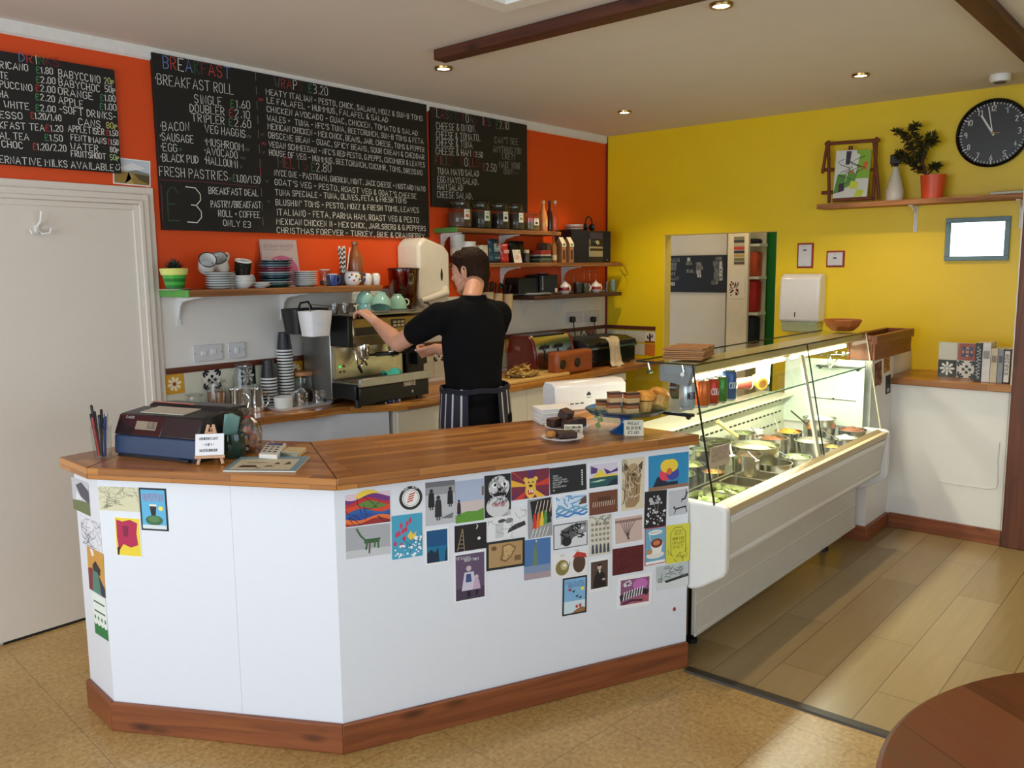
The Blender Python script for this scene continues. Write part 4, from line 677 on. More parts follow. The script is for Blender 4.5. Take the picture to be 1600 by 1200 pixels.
card('small dark print lowest on the white stub wall', S0, zP, ((1384, 587), (1392, 585), (1391, 614), (1383.5, 616)), (44, 40, 44), [('r', (190, 190, 180), (.3, .1, .7, .3))], name='photo_print', cat='print', group='prints on the stub wall')
card('dark brown print on the stub wall seen through the end of the glass case', S0, zP, ((1366, 567), (1378, 565), (1377, 600), (1368, 602)), (92, 50, 32), specks((150, 90, 50), 6, 3, .2), name='photo_print', cat='print', group='prints on the stub wall')
S1 = (Vector((2, YB-.0022, 2)), Vector((0, -1, 0)))
card('landscape photo card tucked under the corner of the drinks chalkboard', S1, zP, ((177, 247), (234, 250), (236, 292), (176, 287)), (196, 206, 216), [('p', (226, 228, 230), [(.1, .6), (.5, .9), (.9, .7), (.6, .58)]), ('p', (120, 130, 130), [(.4, .52), (.6, .6), (1, .5), (1, .4), (.3, .4)]), ('p', (150, 120, 60), [(0, .5), (.4, .5), (1, .42), (1, 0), (0, 0)]), ('p', (84, 74, 46), [(.55, .45), (1, .4), (1, .05), (.7, .2)]), ('p', (176, 152, 90), [(.4, .5), (.55, .3), (.3, 0), (.55, 0)])], border=.03, name='photo_print', cat='print')
ORDN = ['bottom', 'second from the bottom', 'third from the bottom', 'fourth from the bottom', 'fifth from the bottom', 'sixth from the bottom', 'seventh from the bottom', 'eighth from the bottom', 'ninth from the bottom', 'tenth from the bottom', 'eleventh from the bottom', 'twelfth from the bottom', 'thirteenth from the bottom', 'fourteenth from the bottom', 'fifteenth from the bottom', 'sixteenth from the bottom', 'seventeenth from the bottom', 'eighteenth from the bottom', 'nineteenth from the bottom', 'twentieth from the bottom']
def ordn(i, n): return 'topmost' if i == n-1 else ORDN[i]
BRW = mc((226, 224, 220), .4)
def shelf(name, label, x0, x1, yf, zt, th, wood, endcol=None, brackets=()):
    t = thing(name, label, 'shelf', ((x0+x1)/2, YB, zt-th))
    m = MB(); m.box((x0+(.006 if endcol else 0), yf, zt-th), (x1, YB-.001, zt)); build('board', m, wood, t, uvdir=(1, 0, 0), bevel=.004)
    if endcol:
        m = MB(); m.box((x0, yf-.001, zt-th-.001), (x0+.012, YB-.002, zt+.001)); build('painted_end', m, endcol, t, bevel=.003)
    for bx in brackets:
        h = .15; m = MB(); z = zt-th
        m.box((bx-.012, YB-.008, z-h), (bx+.012, YB-.001, z)); m.box((bx-.012, yf+.04, z-.008), (bx+.012, YB-.001, z-.0005))
        m.prism([(YB-.006, z-h+.02), (YB-.03, z-.055), (YB-.06, z-.028), (yf+.06, z-.006), (YB-.006, z-.006)], bx-.004, bx+.004, axis='x')
        b = build('shelf_bracket', m, BRW, t)
        for zz in (z-h+.02, z-.06):
            q = MB(); q.tube([(bx, YB-.008, zz), (bx, YB-.0105, zz)], .004, 8); build('screw', q, DARKSTEEL, b)
    return t
Y1 = 3.86; ZS1 = PY(300, 453.5, Y1).z
x1r = PY(598, 455, Y1).x
shelf('wall_shelf', 'long left wooden shelf with green painted end holding mugs and plates', 2.14, x1r, Y1, ZS1, .034, SHELFWOOD, mc((92, 160, 70), .5), (PY(277, 480, YB).x, PY(440, 480, YB).x))
YS = 3.92; ZS2 = PY(760, 357, YS).z; x2r = PY(877, 362, YS).x
shelf('wall_shelf', 'top right wooden shelf with green end holding the tea jars and syrup bottles', 4.075, x2r, YS, ZS2, .03, SHELFWOOD, mc((70, 120, 54), .5), (PY(690, 380, YB).x, 4.75))
ZS3 = PY(860, 410.5, YS).z; x3r = PY(972, 412, YS).x
shelf('wall_shelf', 'middle right wooden shelf holding snack bags and the black stereo', 4.16, x3r, YS, ZS3, .03, SHELFWOOD, None, (PY(783, 430, YB).x, PY(878, 430, YB).x))
ZS4 = PY(860, 461.5, YS).z
shelf('wall_shelf', 'lowest right dark brown shelf holding black boxes and teapots', 4.88, x3r, YS, ZS4, .03, DARKSHELF, None, (PY(815, 480, YB).x, PY(873, 480, YB).x))
def X_at(px, py, y): return PY(px, py, y).x
def mug_mb(r=.042, h=.08, taper=.96, wall=.003):
    m = MB(); m.lathe([(0, 0), (r*taper*.96, 0), (r*taper, .004), (r, h), (r-wall, h), (r*taper-wall, .008), (0, .006)], 28); return m
def handle_mb(r, h, size=.55, t=.005, a=0):
    m = MB(); c, s = math.cos(a), math.sin(a); pts = []
    for k in range(11):
        q = -PI/2+PI*k/10; d = r-.002+math.cos(q)*r*size*1.1; z = h*.5+math.sin(q)*h*.33; pts.append((d*c, d*s, z))
    m.tube(pts, t, 8); return m
def rim_mb(r, h, t=.0025):
    m = MB(); m.lathe([(r-.003-t*.4, h-.001), (r-.001, h+t), (r+t*.6, h), (r+.0005, h-t*2)], 28); return m
ENAMEL = mc((228, 228, 224), .2, 0, .01, .4); RIMK = mc((26, 30, 44), .25)
def enamel_mug(label, loc, col=ENAMEL, rx=0, ry=0, rz=0, ha=-2.2, r=.043, h=.082, inner=None, rim=RIMK, group='enamel mugs piled on the left shelf'):
    t = thing('enamel_mug', label, 'mug', loc, group=group); t['_o'] = (0, 0, 0)
    build('cup', mug_mb(r, h), [col], t); build('rim', rim_mb(r, h), rim, t); build('handle', handle_mb(r, h, .62, .0055, ha), col, t)
    if inner:
        m = MB(); m.lathe([(r*.96-.0035, .009), (r-.0035, h-.001)], 28); build('lining', m, inner, t)
    t.rotation_euler = (rx, ry, rz); return t
def plate_mb(r, h=.016, col=None, foot=.55, depth=.006):
    m = MB(); m.lathe([(0, .002), (r*foot, 0), (r*foot+.004, .002), (r*.8, h*.55), (r, h-.002), (r, h), (r*.97, h), (r*.74, h-depth), (0, h-depth-.002)], 32, 0, col); return m
def bowl_mb(r, h, wall=.003, foot=.5):
    m = MB(); m.lathe([(0, .003), (r*foot-.004, .003), (r*foot, 0), (r*foot+.002, .004), (r*.86, h*.5), (r, h-.001), (r-.001, h), (r-wall, h-.001), (r*.86-wall, h*.5), (r*foot*.8, .007), (0, .006)], 32); return m
z = ZS1+.0006
t = thing('potted_succulent', 'spiky dark succulent in a green and yellow banded pot on the left shelf', 'plant', (X_at(273.5, 448, 4.0), 4.0, z+.006))
bx, by = t.location.x, t.location.y
m = MB(); cols = [(30, 110, 40), (36, 130, 50), (60, 160, 60), (40, 140, 54), (70, 170, 66), (214, 220, 120), (214, 220, 120)]
prof = [(0, 0), (.043, 0), (.046, .018), (.049, .034), (.052, .05), (.056, .066), (.062, .068), (.068, .098), (.062, .1), (.058, .088), (0, .086)]
m.lathe(prof, 30, 0, [(24, 96, 34), (30, 110, 40), (60, 160, 60), (30, 116, 44), (70, 170, 66), (214, 220, 120), (214, 220, 120), (226, 230, 140), (90, 70, 40), (60, 44, 26)], (bx, by, z+.006)); build('plant_pot', m, GLAZE, t)
m = MB(); rnd = random.Random(4)
for i in range(58):
    a = i*2.39996; el = .15+1.35*(1-i/58); L = .055+.02*rnd.random(); c, s = math.cos(a), math.sin(a)
    p0 = Vector((bx, by, z+.09)); d = Vector((c*math.cos(el), s*math.cos(el), math.sin(el))); side = Vector((-s, c, 0)); up = side.cross(d)
    m.add([p0-side*.004, p0+side*.004, p0+d*L*.5+side*.0075, p0+d*L*.5-side*.0075, p0+d*L, p0+d*L*.4+up*.006], [(0, 1, 5), (1, 2, 5), (2, 4, 5), (4, 3, 5), (3, 0, 5), (0, 3, 4, 2, 1)])
build('foliage', m, mc((36, 44, 34), .5, 0, .2), t, smooth=False)
m = MB(); m.lathe([(0, 0), (.07, 0), (.082, .005), (.078, .0055), (0, .004)], 30); solo('saucer', m, ENAMEL, 'white saucer under the banded succulent pot', 'saucer', (bx, by, z), world=False)
enamel_mug('upright white enamel mug at the left front of the mug pile', (X_at(355, 452, 3.96), 3.96, z+.0005), ha=-2.9)
enamel_mug('upright white enamel mug behind the black-edged saucers', (X_at(352, 446, 4.06)+.10, 4.07, z+.0005), ha=-.5)
enamel_mug('dark green enamel mug with white inside at the right of the mug pile', (X_at(378, 440, 4.03), 4.03, z+.056), col=mc((28, 36, 30), .25), inner=ENAMEL, rx=.25, rim=mc((236, 236, 232), .25), h=.09)
enamel_mug('dark mug under the white-lined green mug', (X_at(375, 448, 4.045), 4.045, z+.0005), col=mc((30, 36, 32), .25), h=.052, r=.04, ha=.5)
enamel_mug('tilted enamel mug leaning left on top of the pile, its black rim facing forward', (X_at(321, 424, 3.965)+.02, 3.99, z+.104), rx=.9, ry=-.55, ha=0, rz=0)
enamel_mug('tilted enamel mug leaning right on top of the pile beside the green mug', (X_at(352, 427, 3.97)+.01, 4.02, z+.10), rx=.55, ry=-.62, ha=.1, rz=0)
def stack(name, label, cat, mk, mats, n, step, loc, group, jit=.002):
    first = None; rnd = random.Random(label)
    for i in range(n):
        l = (loc[0]+(rnd.random()-.5)*jit, loc[1]+(rnd.random()-.5)*jit, loc[2]+i*step)
        mt = mats[i % len(mats)]; lb = label % ordn(i, n)
        if first is None or mt is not mats[0]:
            o = solo(name, mk(), mt, lb, cat, l, group=group, world=False); first = first or o
        else:
            o = dup(first, l, 0, lb)
    return
SAUC = mc((222, 222, 218), .2, 0, .01, .3); NAVYC = mc((34, 36, 40), .25)
def saucer_two():
    m = MB(); m.lathe([(0, .002), (.045, 0), (.05, .003), (.076, .013), (.078, .0155), (.074, .0152), (.046, .007), (0, .006)], 32, 0, [(214, 214, 210), (214, 214, 210), (220, 220, 216), (34, 34, 36), (34, 34, 36), (228, 228, 224), (228, 228, 224)]); return m
stack('saucer', '%s black-edged saucer in the stack in front of the enamel mugs', 'saucer', saucer_two, [GLAZE], 7, .0118, (X_at(344, 450, 3.945), 3.945, z), 'black-edged saucers on the left shelf')
stack('bowl', '%s small cream bowl in the nest right of the black-edged saucers', 'bowl', lambda: bowl_mb(.062, .034), [SAUC], 3, .0165, (X_at(378.5, 450, 3.935), 3.935, z), 'cream bowls on the left shelf')
stack('bowl', '%s shallow white dish left of the coloured plates', 'bowl', lambda: bowl_mb(.056, .018), [SAUC], 2, .012, (X_at(407, 449, 3.935), 3.935, z), 'shallow dishes on the left shelf')
pcs = [mc(c, .22, 0, .03, .3) for c in ((48, 92, 78), (196, 200, 192), (70, 110, 120), (36, 60, 66), (96, 126, 140), (190, 196, 200), (142, 60, 80), (150, 70, 84), (120, 146, 160), (90, 110, 118), (72, 96, 92))]
stack('plate', '%s dinner plate in the tall mixed-colour stack before the cookbook', 'plate', lambda: plate_mb(.092, .019), pcs, 11, .0126, (X_at(432, 449, 3.965), 3.965, z), 'coloured plates on the left shelf', .006)
stack('plate', '%s cream side plate in the stack right of the coloured plates', 'plate', lambda: plate_mb(.073, .016), [SAUC], 7, .0115, (X_at(476.5, 449, 3.95), 3.95, z), 'cream side plates on the left shelf', .003)
ck = thing('cookbook', 'grey cookbook titled clean cakes leaning on the orange wall behind the plates', 'book', (X_at(440, 430, 4.10), 4.10, z))
a, b = X_at(411.5, 420, 4.10), X_at(467.5, 420, 4.10); zt = PY(440, 374.5, 4.12).z
m = MB(); m.slab((a, 4.085, z), (b, 4.085, z), (b, 4.118, zt), (a, 4.118, zt), .014, 0); build('cover', m, mc((176, 160, 160), .5), ck)
m = MB(); e = .0015
def CB(u, v): return Vector((a+(b-a)*u, 4.085+.033*v-e, z+(zt-z)*v))
m.add([CB(.52+.44*math.cos(2*PI*k/30), .33+.33*math.sin(2*PI*k/30)) for k in range(30)][:], [tuple(range(30))], 0, (170, 84, 128))
rnd = random.Random(2)
for k in range(14):
    u, v = .3+.5*rnd.random(), .4+.2*rnd.random(); q = .014+.02*rnd.random(); e = .0018
    m.quad(CB(u, v), CB(u+q, v), CB(u+q, v+q), CB(u, v+q), 0, ((60, 30, 40), (230, 200, 210), (120, 50, 80))[k % 3])
e = .0016; write(m, 'CLEAN CAKES', CB(.1, .84), (1, 0, 0), (0, .16, 1), .015, .8*(b-a), .0016, (120, 84, 96)); write(m, 'DELICIOUS PATISSERIE', CB(.12, .78), (1, 0, 0), (0, .16, 1), .006, .7*(b-a), .0008, (130, 100, 110))
build('cover_print', m, PRINT, ck, smooth=False)
m = MB(); m.lathe([(0, 0), (.028, 0), (.03, .004), (.03, .085), (.028, .088), (.026, .086), (.026, .006), (0, .005)], 24)
t = thing('drinking_glass', 'clear straight glass with a lid between cream plates and blue mug', 'glass', (X_at(507.5, 449, 3.965), 3.965, z)); t['_o'] = None; t.pop('_o', None)
build('tumbler', m, JAR, t); m = MB(); m.lathe([(0, .088), (.032, .088), (.032, .094), (0, .095)], 24); build('lid', m, mc((206, 204, 200), .3), t)
m = MB(); m.lathe([(0, .007), (.025, .007), (.025, .03), (0, .03)], 20); build('contents', m, mc((86, 66, 52), .6), t)
t = thing('mug', 'small blue mug on the left shelf beside the dotted jug', 'mug', (X_at(519, 449, 3.955), 3.955, z)); t.pop('_o')
BLM = mc((44, 70, 140), .22, 0, .03, .4); build('cup', mug_mb(.031, .066), BLM, t); build('handle', handle_mb(.031, .066, .6, .005, -.2), BLM, t); build('rim', rim_mb(.031, .066), mc((190, 200, 220), .3), t)
t = thing('mug', 'small dark navy mug half hidden behind the dotted jug', 'mug', (X_at(532, 449, 3.975), 3.985, z)); t.pop('_o')
build('cup', mug_mb(.03, .06), NAVYC, t); build('handle', handle_mb(.03, .06, .6, .005, 2.9), NAVYC, t)
t = thing('polka_dot_jug', 'round white jug with coloured dots and a dark blue handle', 'jug', (X_at(551, 449, 3.95), 3.95, z)); t.pop('_o')
prof = [(0, 0), (.034, 0), (.044, .012), (.05, .034), (.047, .058), (.04, .072), (.043, .08), (.04, .08), (.037, .072), (.044, .056), (.046, .034), (.03, .008), (0, .006)]
m = MB(); m.lathe(prof, 32); build('body', m, ENAMEL, t)
m = MB(); m.tube([(.046*math.cos(-.35), .046*math.sin(-.35), .066), (.07, -.025, .066), (.078, -.028, .045), (.066, -.024, .022), (.046*math.cos(-.35), .046*math.sin(-.35), .02)], .006, 8); build('handle', m, mc((36, 40, 84), .25), t)
m = MB(); m.lathe([(.0365, .0785), (.0445, .08), (.0365, .0815)], 30); build('rim', m, mc((60, 64, 110), .25), t)
for k, (aa, zz, cc) in enumerate(((-2.6, .045, (40, 50, 110)), (-2.05, .03, (190, 50, 40)), (-1.75, .055, (70, 130, 60)), (-1.3, .035, (40, 50, 110)), (-.9, .055, (214, 160, 50)), (-2.3, .062, (190, 50, 40)))):
    r = .0505 if zz < .05 else .0485
    m = MB(); m.ball((r*math.cos(aa)*.985, r*math.sin(aa)*.985, zz), (.006, .006, .006), 10, 6); build('dot', m, mc(cc, .3), t)
for i, (px, nm) in enumerate(((575, 'left'), (588, 'right'))):
    m = MB(); m.lathe([(0, 0), (.02, 0), (.026, .02), (.027, .05), (.022, .062), (.016, .068), (0, .07)], 24)
    solo('salt_shaker', m, ENAMEL, 'plain white shaker, the %s of the pair at the shelf end' % ('one nearer the dotted jug' if i == 0 else 'one nearer the coffee grinder'), 'shaker', (X_at(px-.5, 449, 3.93), 3.93, z), world=False)
t = thing('straw_glass', 'clear glass holding upright paper straws on the left shelf', 'glass', (X_at(537.5, 445, 4.03), 4.03, z)); t.pop('_o')
m = MB(); m.lathe([(0, 0), (.026, 0), (.03, .1), (.027, .1), (.024, .005), (0, .004)], 24); build('tumbler', m, JAR, t)
STRAW = face_mat('paper_straw', .6); gp = t.location
for i in range(9):
    aa = i*.7; tilt = (.010+.012*(i % 3)); p0 = Vector((gp.x+.008*math.cos(aa), gp.y+.008*math.sin(aa), z+.007)); p1 = Vector((gp.x+.022*math.cos(aa)-.006, gp.y+.018*math.sin(aa), z+.215+.012*(i % 2)))
    if i == 8: p1 = Vector((gp.x+.045, gp.y-.01, z+.22))
    m = MB(); n = 16
    for k in range(n): m.tube([p0.lerp(p1, k/n), p0.lerp(p1, (k+1)/n)], .0035, 8, 0, (230, 226, 214) if k % 2 or i in (0, 8) else (40, 40, 42), False)
    solo('paper_straw', m, STRAW, 'white paper straw leaning out of the glass to the right' if i == 8 else ('plain cream paper straw in the shelf glass' if i == 0 else 'black and white striped paper straw standing in the shelf glass'), 'straw', tuple(p0), group='paper straws in the shelf glass')
t = thing('stoneware_bottle', 'tall brown stoneware bottle behind the dotted jug', 'bottle', (X_at(556.5, 445, 4.05), 4.05, z)); t.pop('_o')
m = MB(); m.lathe([(0, 0), (.042, 0), (.045, .006), (.045, .15), (.04, .175), (.02, .205), (.017, .235), (.021, .238), (.021, .255), (.016, .257), (.013, .25), (.013, .2)], 30); build('body', m, mc((138, 82, 42), .3, 0, .12, .3), t)
m = MB(); m.lathe([(.0155, .2565), (.0215, .25), (.0155, .2575)], 24); build('lip', m, mc((90, 52, 30), .3), t)
PLATEW = mc((206, 206, 208), .3)
def wall_plate(name, label, cat, x0, x1, za, zb, rockers, plug=None, group=None):
    t = thing(name, label, cat, ((x0+x1)/2, YB-.001, za), group=group)
    m = MB(); m.box((x0, YB-.012, za), (x1, YB-.001, zb)); build('face_plate', m, PLATEW, t, bevel=.003)
    for u, w, v, h in rockers:
        m = MB(); cx = x0+(x1-x0)*u; cz = za+(zb-za)*v
        m.box((cx-w/2, YB-.0155, cz-h/2), (cx+w/2, YB-.011, cz+h/2)); build('rocker', m, mc((222, 222, 222), .25), t, bevel=.0015)
    for xx in (x0+.008, x1-.008):
        m = MB(); m.tube([(xx, YB-.0135, (za+zb)/2), (xx, YB-.012, (za+zb)/2)], .003, 8); build('screw', m, STEEL, t)
    return t
q0, q1 = PY(301, 566, YB), PY(345.5, 538, YB); wall_plate('switch_plate', 'white double fused switch plate below the left shelf', 'switch', q0.x, q1.x, q0.z, q0.z+.086, ((.35, .03, .5, .022), (.68, .03, .55, .026)))
q0, q1 = PY(355.5, 561, YB), PY(381, 535, YB); wall_plate('switch_plate', 'white single switch plate right of the double one below the left shelf', 'switch', q0.x, q1.x, q0.z, q0.z+.086, ((.5, .022, .5, .03),))
DZ0, DZ1 = 1.142, 1.172
m = MB(); m.prism([(YB, DZ0), (YB-.012, DZ0), (YB-.014, (DZ0+DZ1)/2), (YB-.012, DZ1), (YB, DZ1)], 2.15, XR, axis='x'); struct('trim_8', m, mc((92, 44, 28), .35))
m = MB(); m.prism([(XR, DZ0), (XR-.012, DZ0), (XR-.014, (DZ0+DZ1)/2), (XR-.012, DZ1), (XR, DZ1)], 3.645, YB-.015, axis='y'); struct('trim_9', m, mc((92, 44, 28), .35))
TILE = face_mat('wall_tile_glaze', .2, 0, .2)
def tile(m, o, ux, uy, n, s, kind):
    o, ux, uy, n = map(Vector, (o, ux, uy, n)); L = [.0045]
    def P(u, v): return o+ux*(u*s)+uy*(v*s)+n*L[0]
    base = {'w': (206, 204, 184), 'y': (206, 150, 40), 'k': (26, 26, 28), 'b': (220, 216, 204), 'r': (150, 60, 36), 'o': (206, 120, 50), 'm': (150, 56, 40), 'c': (224, 214, 196)}[kind]
    g = .015; A = [P(g, g), P(1-g, g), P(1-g, 1-g), P(g, 1-g)]; B = [q-n*.0044 for q in A]
    m.add(A+B, [(0, 1, 2, 3), (4, 5, 1, 0), (5, 6, 2, 1), (6, 7, 3, 2), (7, 4, 0, 3)], 0, base)
    def petal(cu, cv, a, l, w, c, r0=.06):
        L[0] += .00003; d = (math.cos(a), math.sin(a)); e = (-d[1], d[0])
        pts = [(cu+d[0]*(r0+l*t)+e[0]*w*k, cv+d[1]*(r0+l*t)+e[1]*w*k) for t, k in ((0, 0), (.35, -.8), (.75, -1), (1, 0), (.75, 1), (.35, .8))]
        m.add([P(*q) for q in pts], [tuple(range(6))], 0, c)
    def disc(cu, cv, r, c, k=16):
        L[0] += .00003; m.add([P(cu+r*math.cos(2*PI*i/k), cv+r*math.sin(2*PI*i/k)) for i in range(k)], [tuple(range(k))], 0, c)
    if kind == 'y':
        for i in range(8): petal(.5, .5, i*PI/4+.2, .32, .08, (232, 220, 180))
        disc(.5, .5, .09, (140, 60, 30))
    elif kind == 'k':
        for i in range(8): petal(.5, .5, i*PI/4, .36, .07, (226, 224, 214))
        disc(.5, .5, .07, (226, 224, 214))
    elif kind == 'b':
        for cu, cv in ((0, 0), (1, 0), (1, 1), (0, 1)):
            a0 = math.atan2(.5-cv, .5-cu)
            for da in (-.5, 0, .5): petal(cu, cv, a0+da, .34, .06, (24, 28, 40))
        for i in range(4): petal(.5, .5, i*PI/2, .2, .09, (24, 28, 40))
    elif kind == 'r':
        for i in range(4): petal(.5, .5, i*PI/2+PI/4, .34, .1, (40, 50, 90))
        disc(.5, .5, .26, (222, 216, 200), 4); disc(.5, .5, .2, (40, 50, 96), 8); disc(.5, .5, .1, (206, 120, 60), 12)
    elif kind == 'c':
        L[0] += .00003; K = (40, 30, 24)
        for r in ((.42, .15, .58, .8), (.22, .35, .34, .62), (.34, .35, .42, .45), (.66, .45, .78, .72), (.58, .45, .66, .54)): m.quad(P(r[0], r[1]), P(r[2], r[1]), P(r[2], r[3]), P(r[0], r[3]), 0, K)
        L[0] += .00003; m.quad(P(.01, .01), P(.99, .01), P(.99, .15), P(.01, .15), 0, (150, 60, 36))
def tile_row(name, x0, n, zt, kinds, s=.106):
    m = MB()
    for i in range(n): tile(m, (x0+i*s, YB, zt-s), (1, 0, 0), (0, 0, 1), (0, -1, 0), s, kinds[i % len(kinds)])
    return m
TX0 = PY(256.5, 600, YB).x
m = MB()
for r, kinds in enumerate(('ywbwkwwyrwwwbwrwkwbwrwwrwywbwwwbwwbrw', 'wwwwwwwwwwbwwwwywwwwkwwwwwwwwrwwwwwww')):
    for i in range(37):
        if TX0+(i+1)*.106 < XR-.005: tile(m, (TX0+i*.106, YB, DZ0-.106*(r+1)), (1, 0, 0), (0, 0, 1), (0, -1, 0), .106, kinds[i])
for r, kinds in enumerate(('wwwwc', 'wwwwo')):
    for i in range(5): tile(m, (XR, YB-.005-i*.097, DZ0-.106*(r+1)), (0, -1, 0), (0, 0, 1), (-1, 0, 0), .097, kinds[i])
struct('wall_tiles', m, TILE, smooth=False)
em = thing('espresso_machine', 'black and steel espresso machine on the back worktop in front of the man', 'coffee machine', (3.24, 3.86, WZ))
ex0, ex1 = 2.965, 3.505
m = MB(); m.box((ex0, 3.845, WZ+.03), (ex1, 4.10, 1.405)); build('rear_body', m, BRUSHED, em, bevel=.006)
m = MB(); m.box((ex0-.002, 3.64, WZ+.045), (ex1, 3.845, 1.035)); build('drip_base', m, BLACK, em, bevel=.006)
m = MB(); m.box((ex0+.015, 3.6395, WZ+.022), (ex1-.003, 3.622, 1.02)); build('front_panel', m, mc((16, 16, 17), .3), em, bevel=.004)
for x in (ex0+.03, ex1-.05):
    for y in (3.66, 4.05):
        m = MB(); m.tube([(x, y, WZ+.0006), (x, y, WZ+.05)], .018, 12); build('foot', m, BLACK, em)
m = MB(); m.box((ex0+.01, 3.612, 1.022), (ex1+.012, 3.638, 1.068)); build('front_rail', m, BRUSHED, em, bevel=.004)
m = MB(); m.box((ex0+.005, 3.638, 1.036), (ex1, 3.845, 1.043)); build('drip_tray', m, STEEL, em)
m = MB()
for k in range(11): m.box((ex0+.03+k*.043, 3.65, 1.0435), (ex0+.036+k*.043, 3.835, 1.046))
m.box((ex0+.02, 3.648, 1.0432), (ex1-.02, 3.652, 1.0465)); m.box((ex0+.02, 3.835, 1.0432), (ex1-.02, 3.839, 1.0465)); build('tray_grille', m, DARKSTEEL, em)
m = MB(); m.box((ex0+.03, 3.838, 1.05), (ex1-.02, 3.844, 1.24)); build('back_splash', m, mc((196, 184, 150), .3, .9, .05), em)
m = MB(); m.prism([(3.685, 1.395), (3.845, 1.405), (3.845, 1.225), (3.745, 1.235), (3.675, 1.30)], ex0+.028, ex1, axis='x'); hd = build('group_head_cover', m, mc((176, 158, 122), .28, .9, .05), em, bevel=.006)
m = MB(); m.box((ex0-.003, 3.68, 1.24), (ex0+.03, 3.845, 1.408)); build('side_cheek', m, BLACK, em, bevel=.005)
m = MB(); m.box((ex1-.002, 3.68, 1.24), (ex1+.012, 3.845, 1.40)); build('side_cheek', m, BRUSHED, em, bevel=.005)
m = MB(); m.box((ex0+.04, 3.672, 1.30), (ex0+.20, 3.69, 1.345)); build('button_panel', m, mc((26, 20, 16), .3), em, bevel=.002); m = MB(); m.box((ex0+.31, 3.674, 1.33), (ex0+.41, 3.69, 1.378)); build('button_panel', m, mc((26, 20, 16), .3), em, bevel=.002)
for k in range(3):
    for j in range(2):
        m = MB(); m.box((ex0+.318+k*.03, 3.6715, 1.336+j*.02), (ex0+.34+k*.03, 3.675, 1.35+j*.02)); build('button', m, mc((196, 180, 140), .4), em)
m = MB(); m.box((ex0-.001, 3.66, 1.41), (ex1, 4.10, 1.4155)); m.tube([(ex0+.02, 3.70, 1.425), (ex1-.02, 3.70, 1.425)], .004, 8); build('cup_tray', m, BRUSHED, em)
for k, x in enumerate((ex0+.17, ex0+.40)):
    m = MB(); m.lathe([(0, .0), (.034, 0), (.036, .012), (.034, .05), (0, .05)], 24, c=(x, 3.765, 1.195)); g = build('group_head', m, CHROME, em)
    pf = thing('portafilter', '%s' % ('chrome portafilter with black handle locked under the left of the machine head' if k == 0 else 'portafilter held by the right hand of the man at the machine'), 'portafilter', (x, 3.765, 1.165), group='portafilters of the espresso machine')
    m = MB(); m.lathe([(0, -.012), (.02, -.012), (.03, 0), (.033, .028), (.03, .03), (0, .03)], 24, c=(x, 3.765, 1.165)); build('basket', m, CHROME, pf)
    d = Vector((.72, -.62, .06)).normalized() if k == 0 else Vector((-.02, -.97, .12)).normalized()
    p = Vector((x, 3.765, 1.178)); m = MB(); m.tube([p+d*.03, p+d*.065, p+d*.07, p+d*.19, p+d*.2], [.007, .008, .0135, .015, .009], 12, 0); build('handle', m, BLACKGLOSS, pf)
    m = MB(); m.tube([p+d*.198, p+d*.208], [.014, .011], 12); build('end_cap', m, CHROME, pf)
    if k == 0:
        m = MB(); m.tube([(x, 3.765, 1.155), (x-.012, 3.765, 1.14), (x-.02, 3.765, 1.12)], [.008, .007, .006], 8); m.tube([(x, 3.765, 1.155), (x+.012, 3.765, 1.14), (x+.02, 3.765, 1.12)], [.008, .007, .006], 8); build('spout', m, CHROME, pf)
m = MB(); m.tube([(ex0+.06, 3.735, 1.235), (ex0+.058, 3.70, 1.20), (ex0+.065, 3.69, 1.13), (ex0+.085, 3.69, 1.10)], .005, 8); build('steam_wand', m, CHROME, em)
m = MB(); m.tube([(ex0+.066, 3.69, 1.135), (ex0+.09, 3.69, 1.095)], .009, 8); build('wand_grip', m, BLACK, em)
for k, c in enumerate(((60, 200, 90), (110, 60, 40), (90, 70, 50), (110, 60, 40))):
    m = MB(); m.tube([(ex0+.055+(k % 2)*.028, 3.838, 1.12-(k//2)*.03), (ex0+.055+(k % 2)*.028, 3.832, 1.12-(k//2)*.03)], .007, 10); build('indicator', m, mc(c, .4, 0, 0, 0, 1.2 if k == 0 else 0), em)
m = MB(); lx = PY(632, 605, 3.62).x; lz = PY(632, 603, 3.62).z
write(m, 'MAGISTER', (lx, 3.6215, lz), (1, 0, .0), (0, 0, 1), .026, .088, .0055, (222, 206, 180), None, .6); build('maker_lettering', m, PRINT, em, smooth=False)
m = MB(); m.box((ex0+.06, 3.70, WZ+.002), (ex1-.08, 3.72, WZ+.05)); build('shadow_panel', m, BLACK, em)  # recessed black sheet standing in for the shade in the gap under the machine
m = MB(); m.box((ex0+.40, 3.6205, .952), (ex0+.41, 3.622, .967)); build('label_sticker', m, mc((200, 200, 200), .4), em)
for k, (px, c, r) in enumerate(((600, (190, 190, 190), .006), (606, (52, 70, 150), .012), (612, (170, 172, 176), .008), (617, (60, 80, 160), .009), (621, (220, 220, 220), .009))):
    x = PY(px, 620, 3.66).x; m = MB(); m.ball((0, 0, r), r, 12, 8)
    solo('machine_part', m, mc(c, .3), 'small %s valve knob lying in the gap under the espresso machine' % ('blue' if k in (1, 3) else 'grey'), 'knob', (x, 3.625+.02, WZ+.0006), group='%s knobs under the espresso machine' % ('blue' if k in (1, 3) else 'grey'), world=False)
m = MB(); n = 14; cx, cy = PY(610, 572, 3.72).x, 3.72
def cloth_grid(m, f, nu, nv, col=None):
    vs = [f(i/nu, j/nv) for j in range(nv+1) for i in range(nu+1)]
    m.add(vs, [(j*(nu+1)+i, j*(nu+1)+i+1, (j+1)*(nu+1)+i+1, (j+1)*(nu+1)+i) for j in range(nv) for i in range(nu)], 0, col)
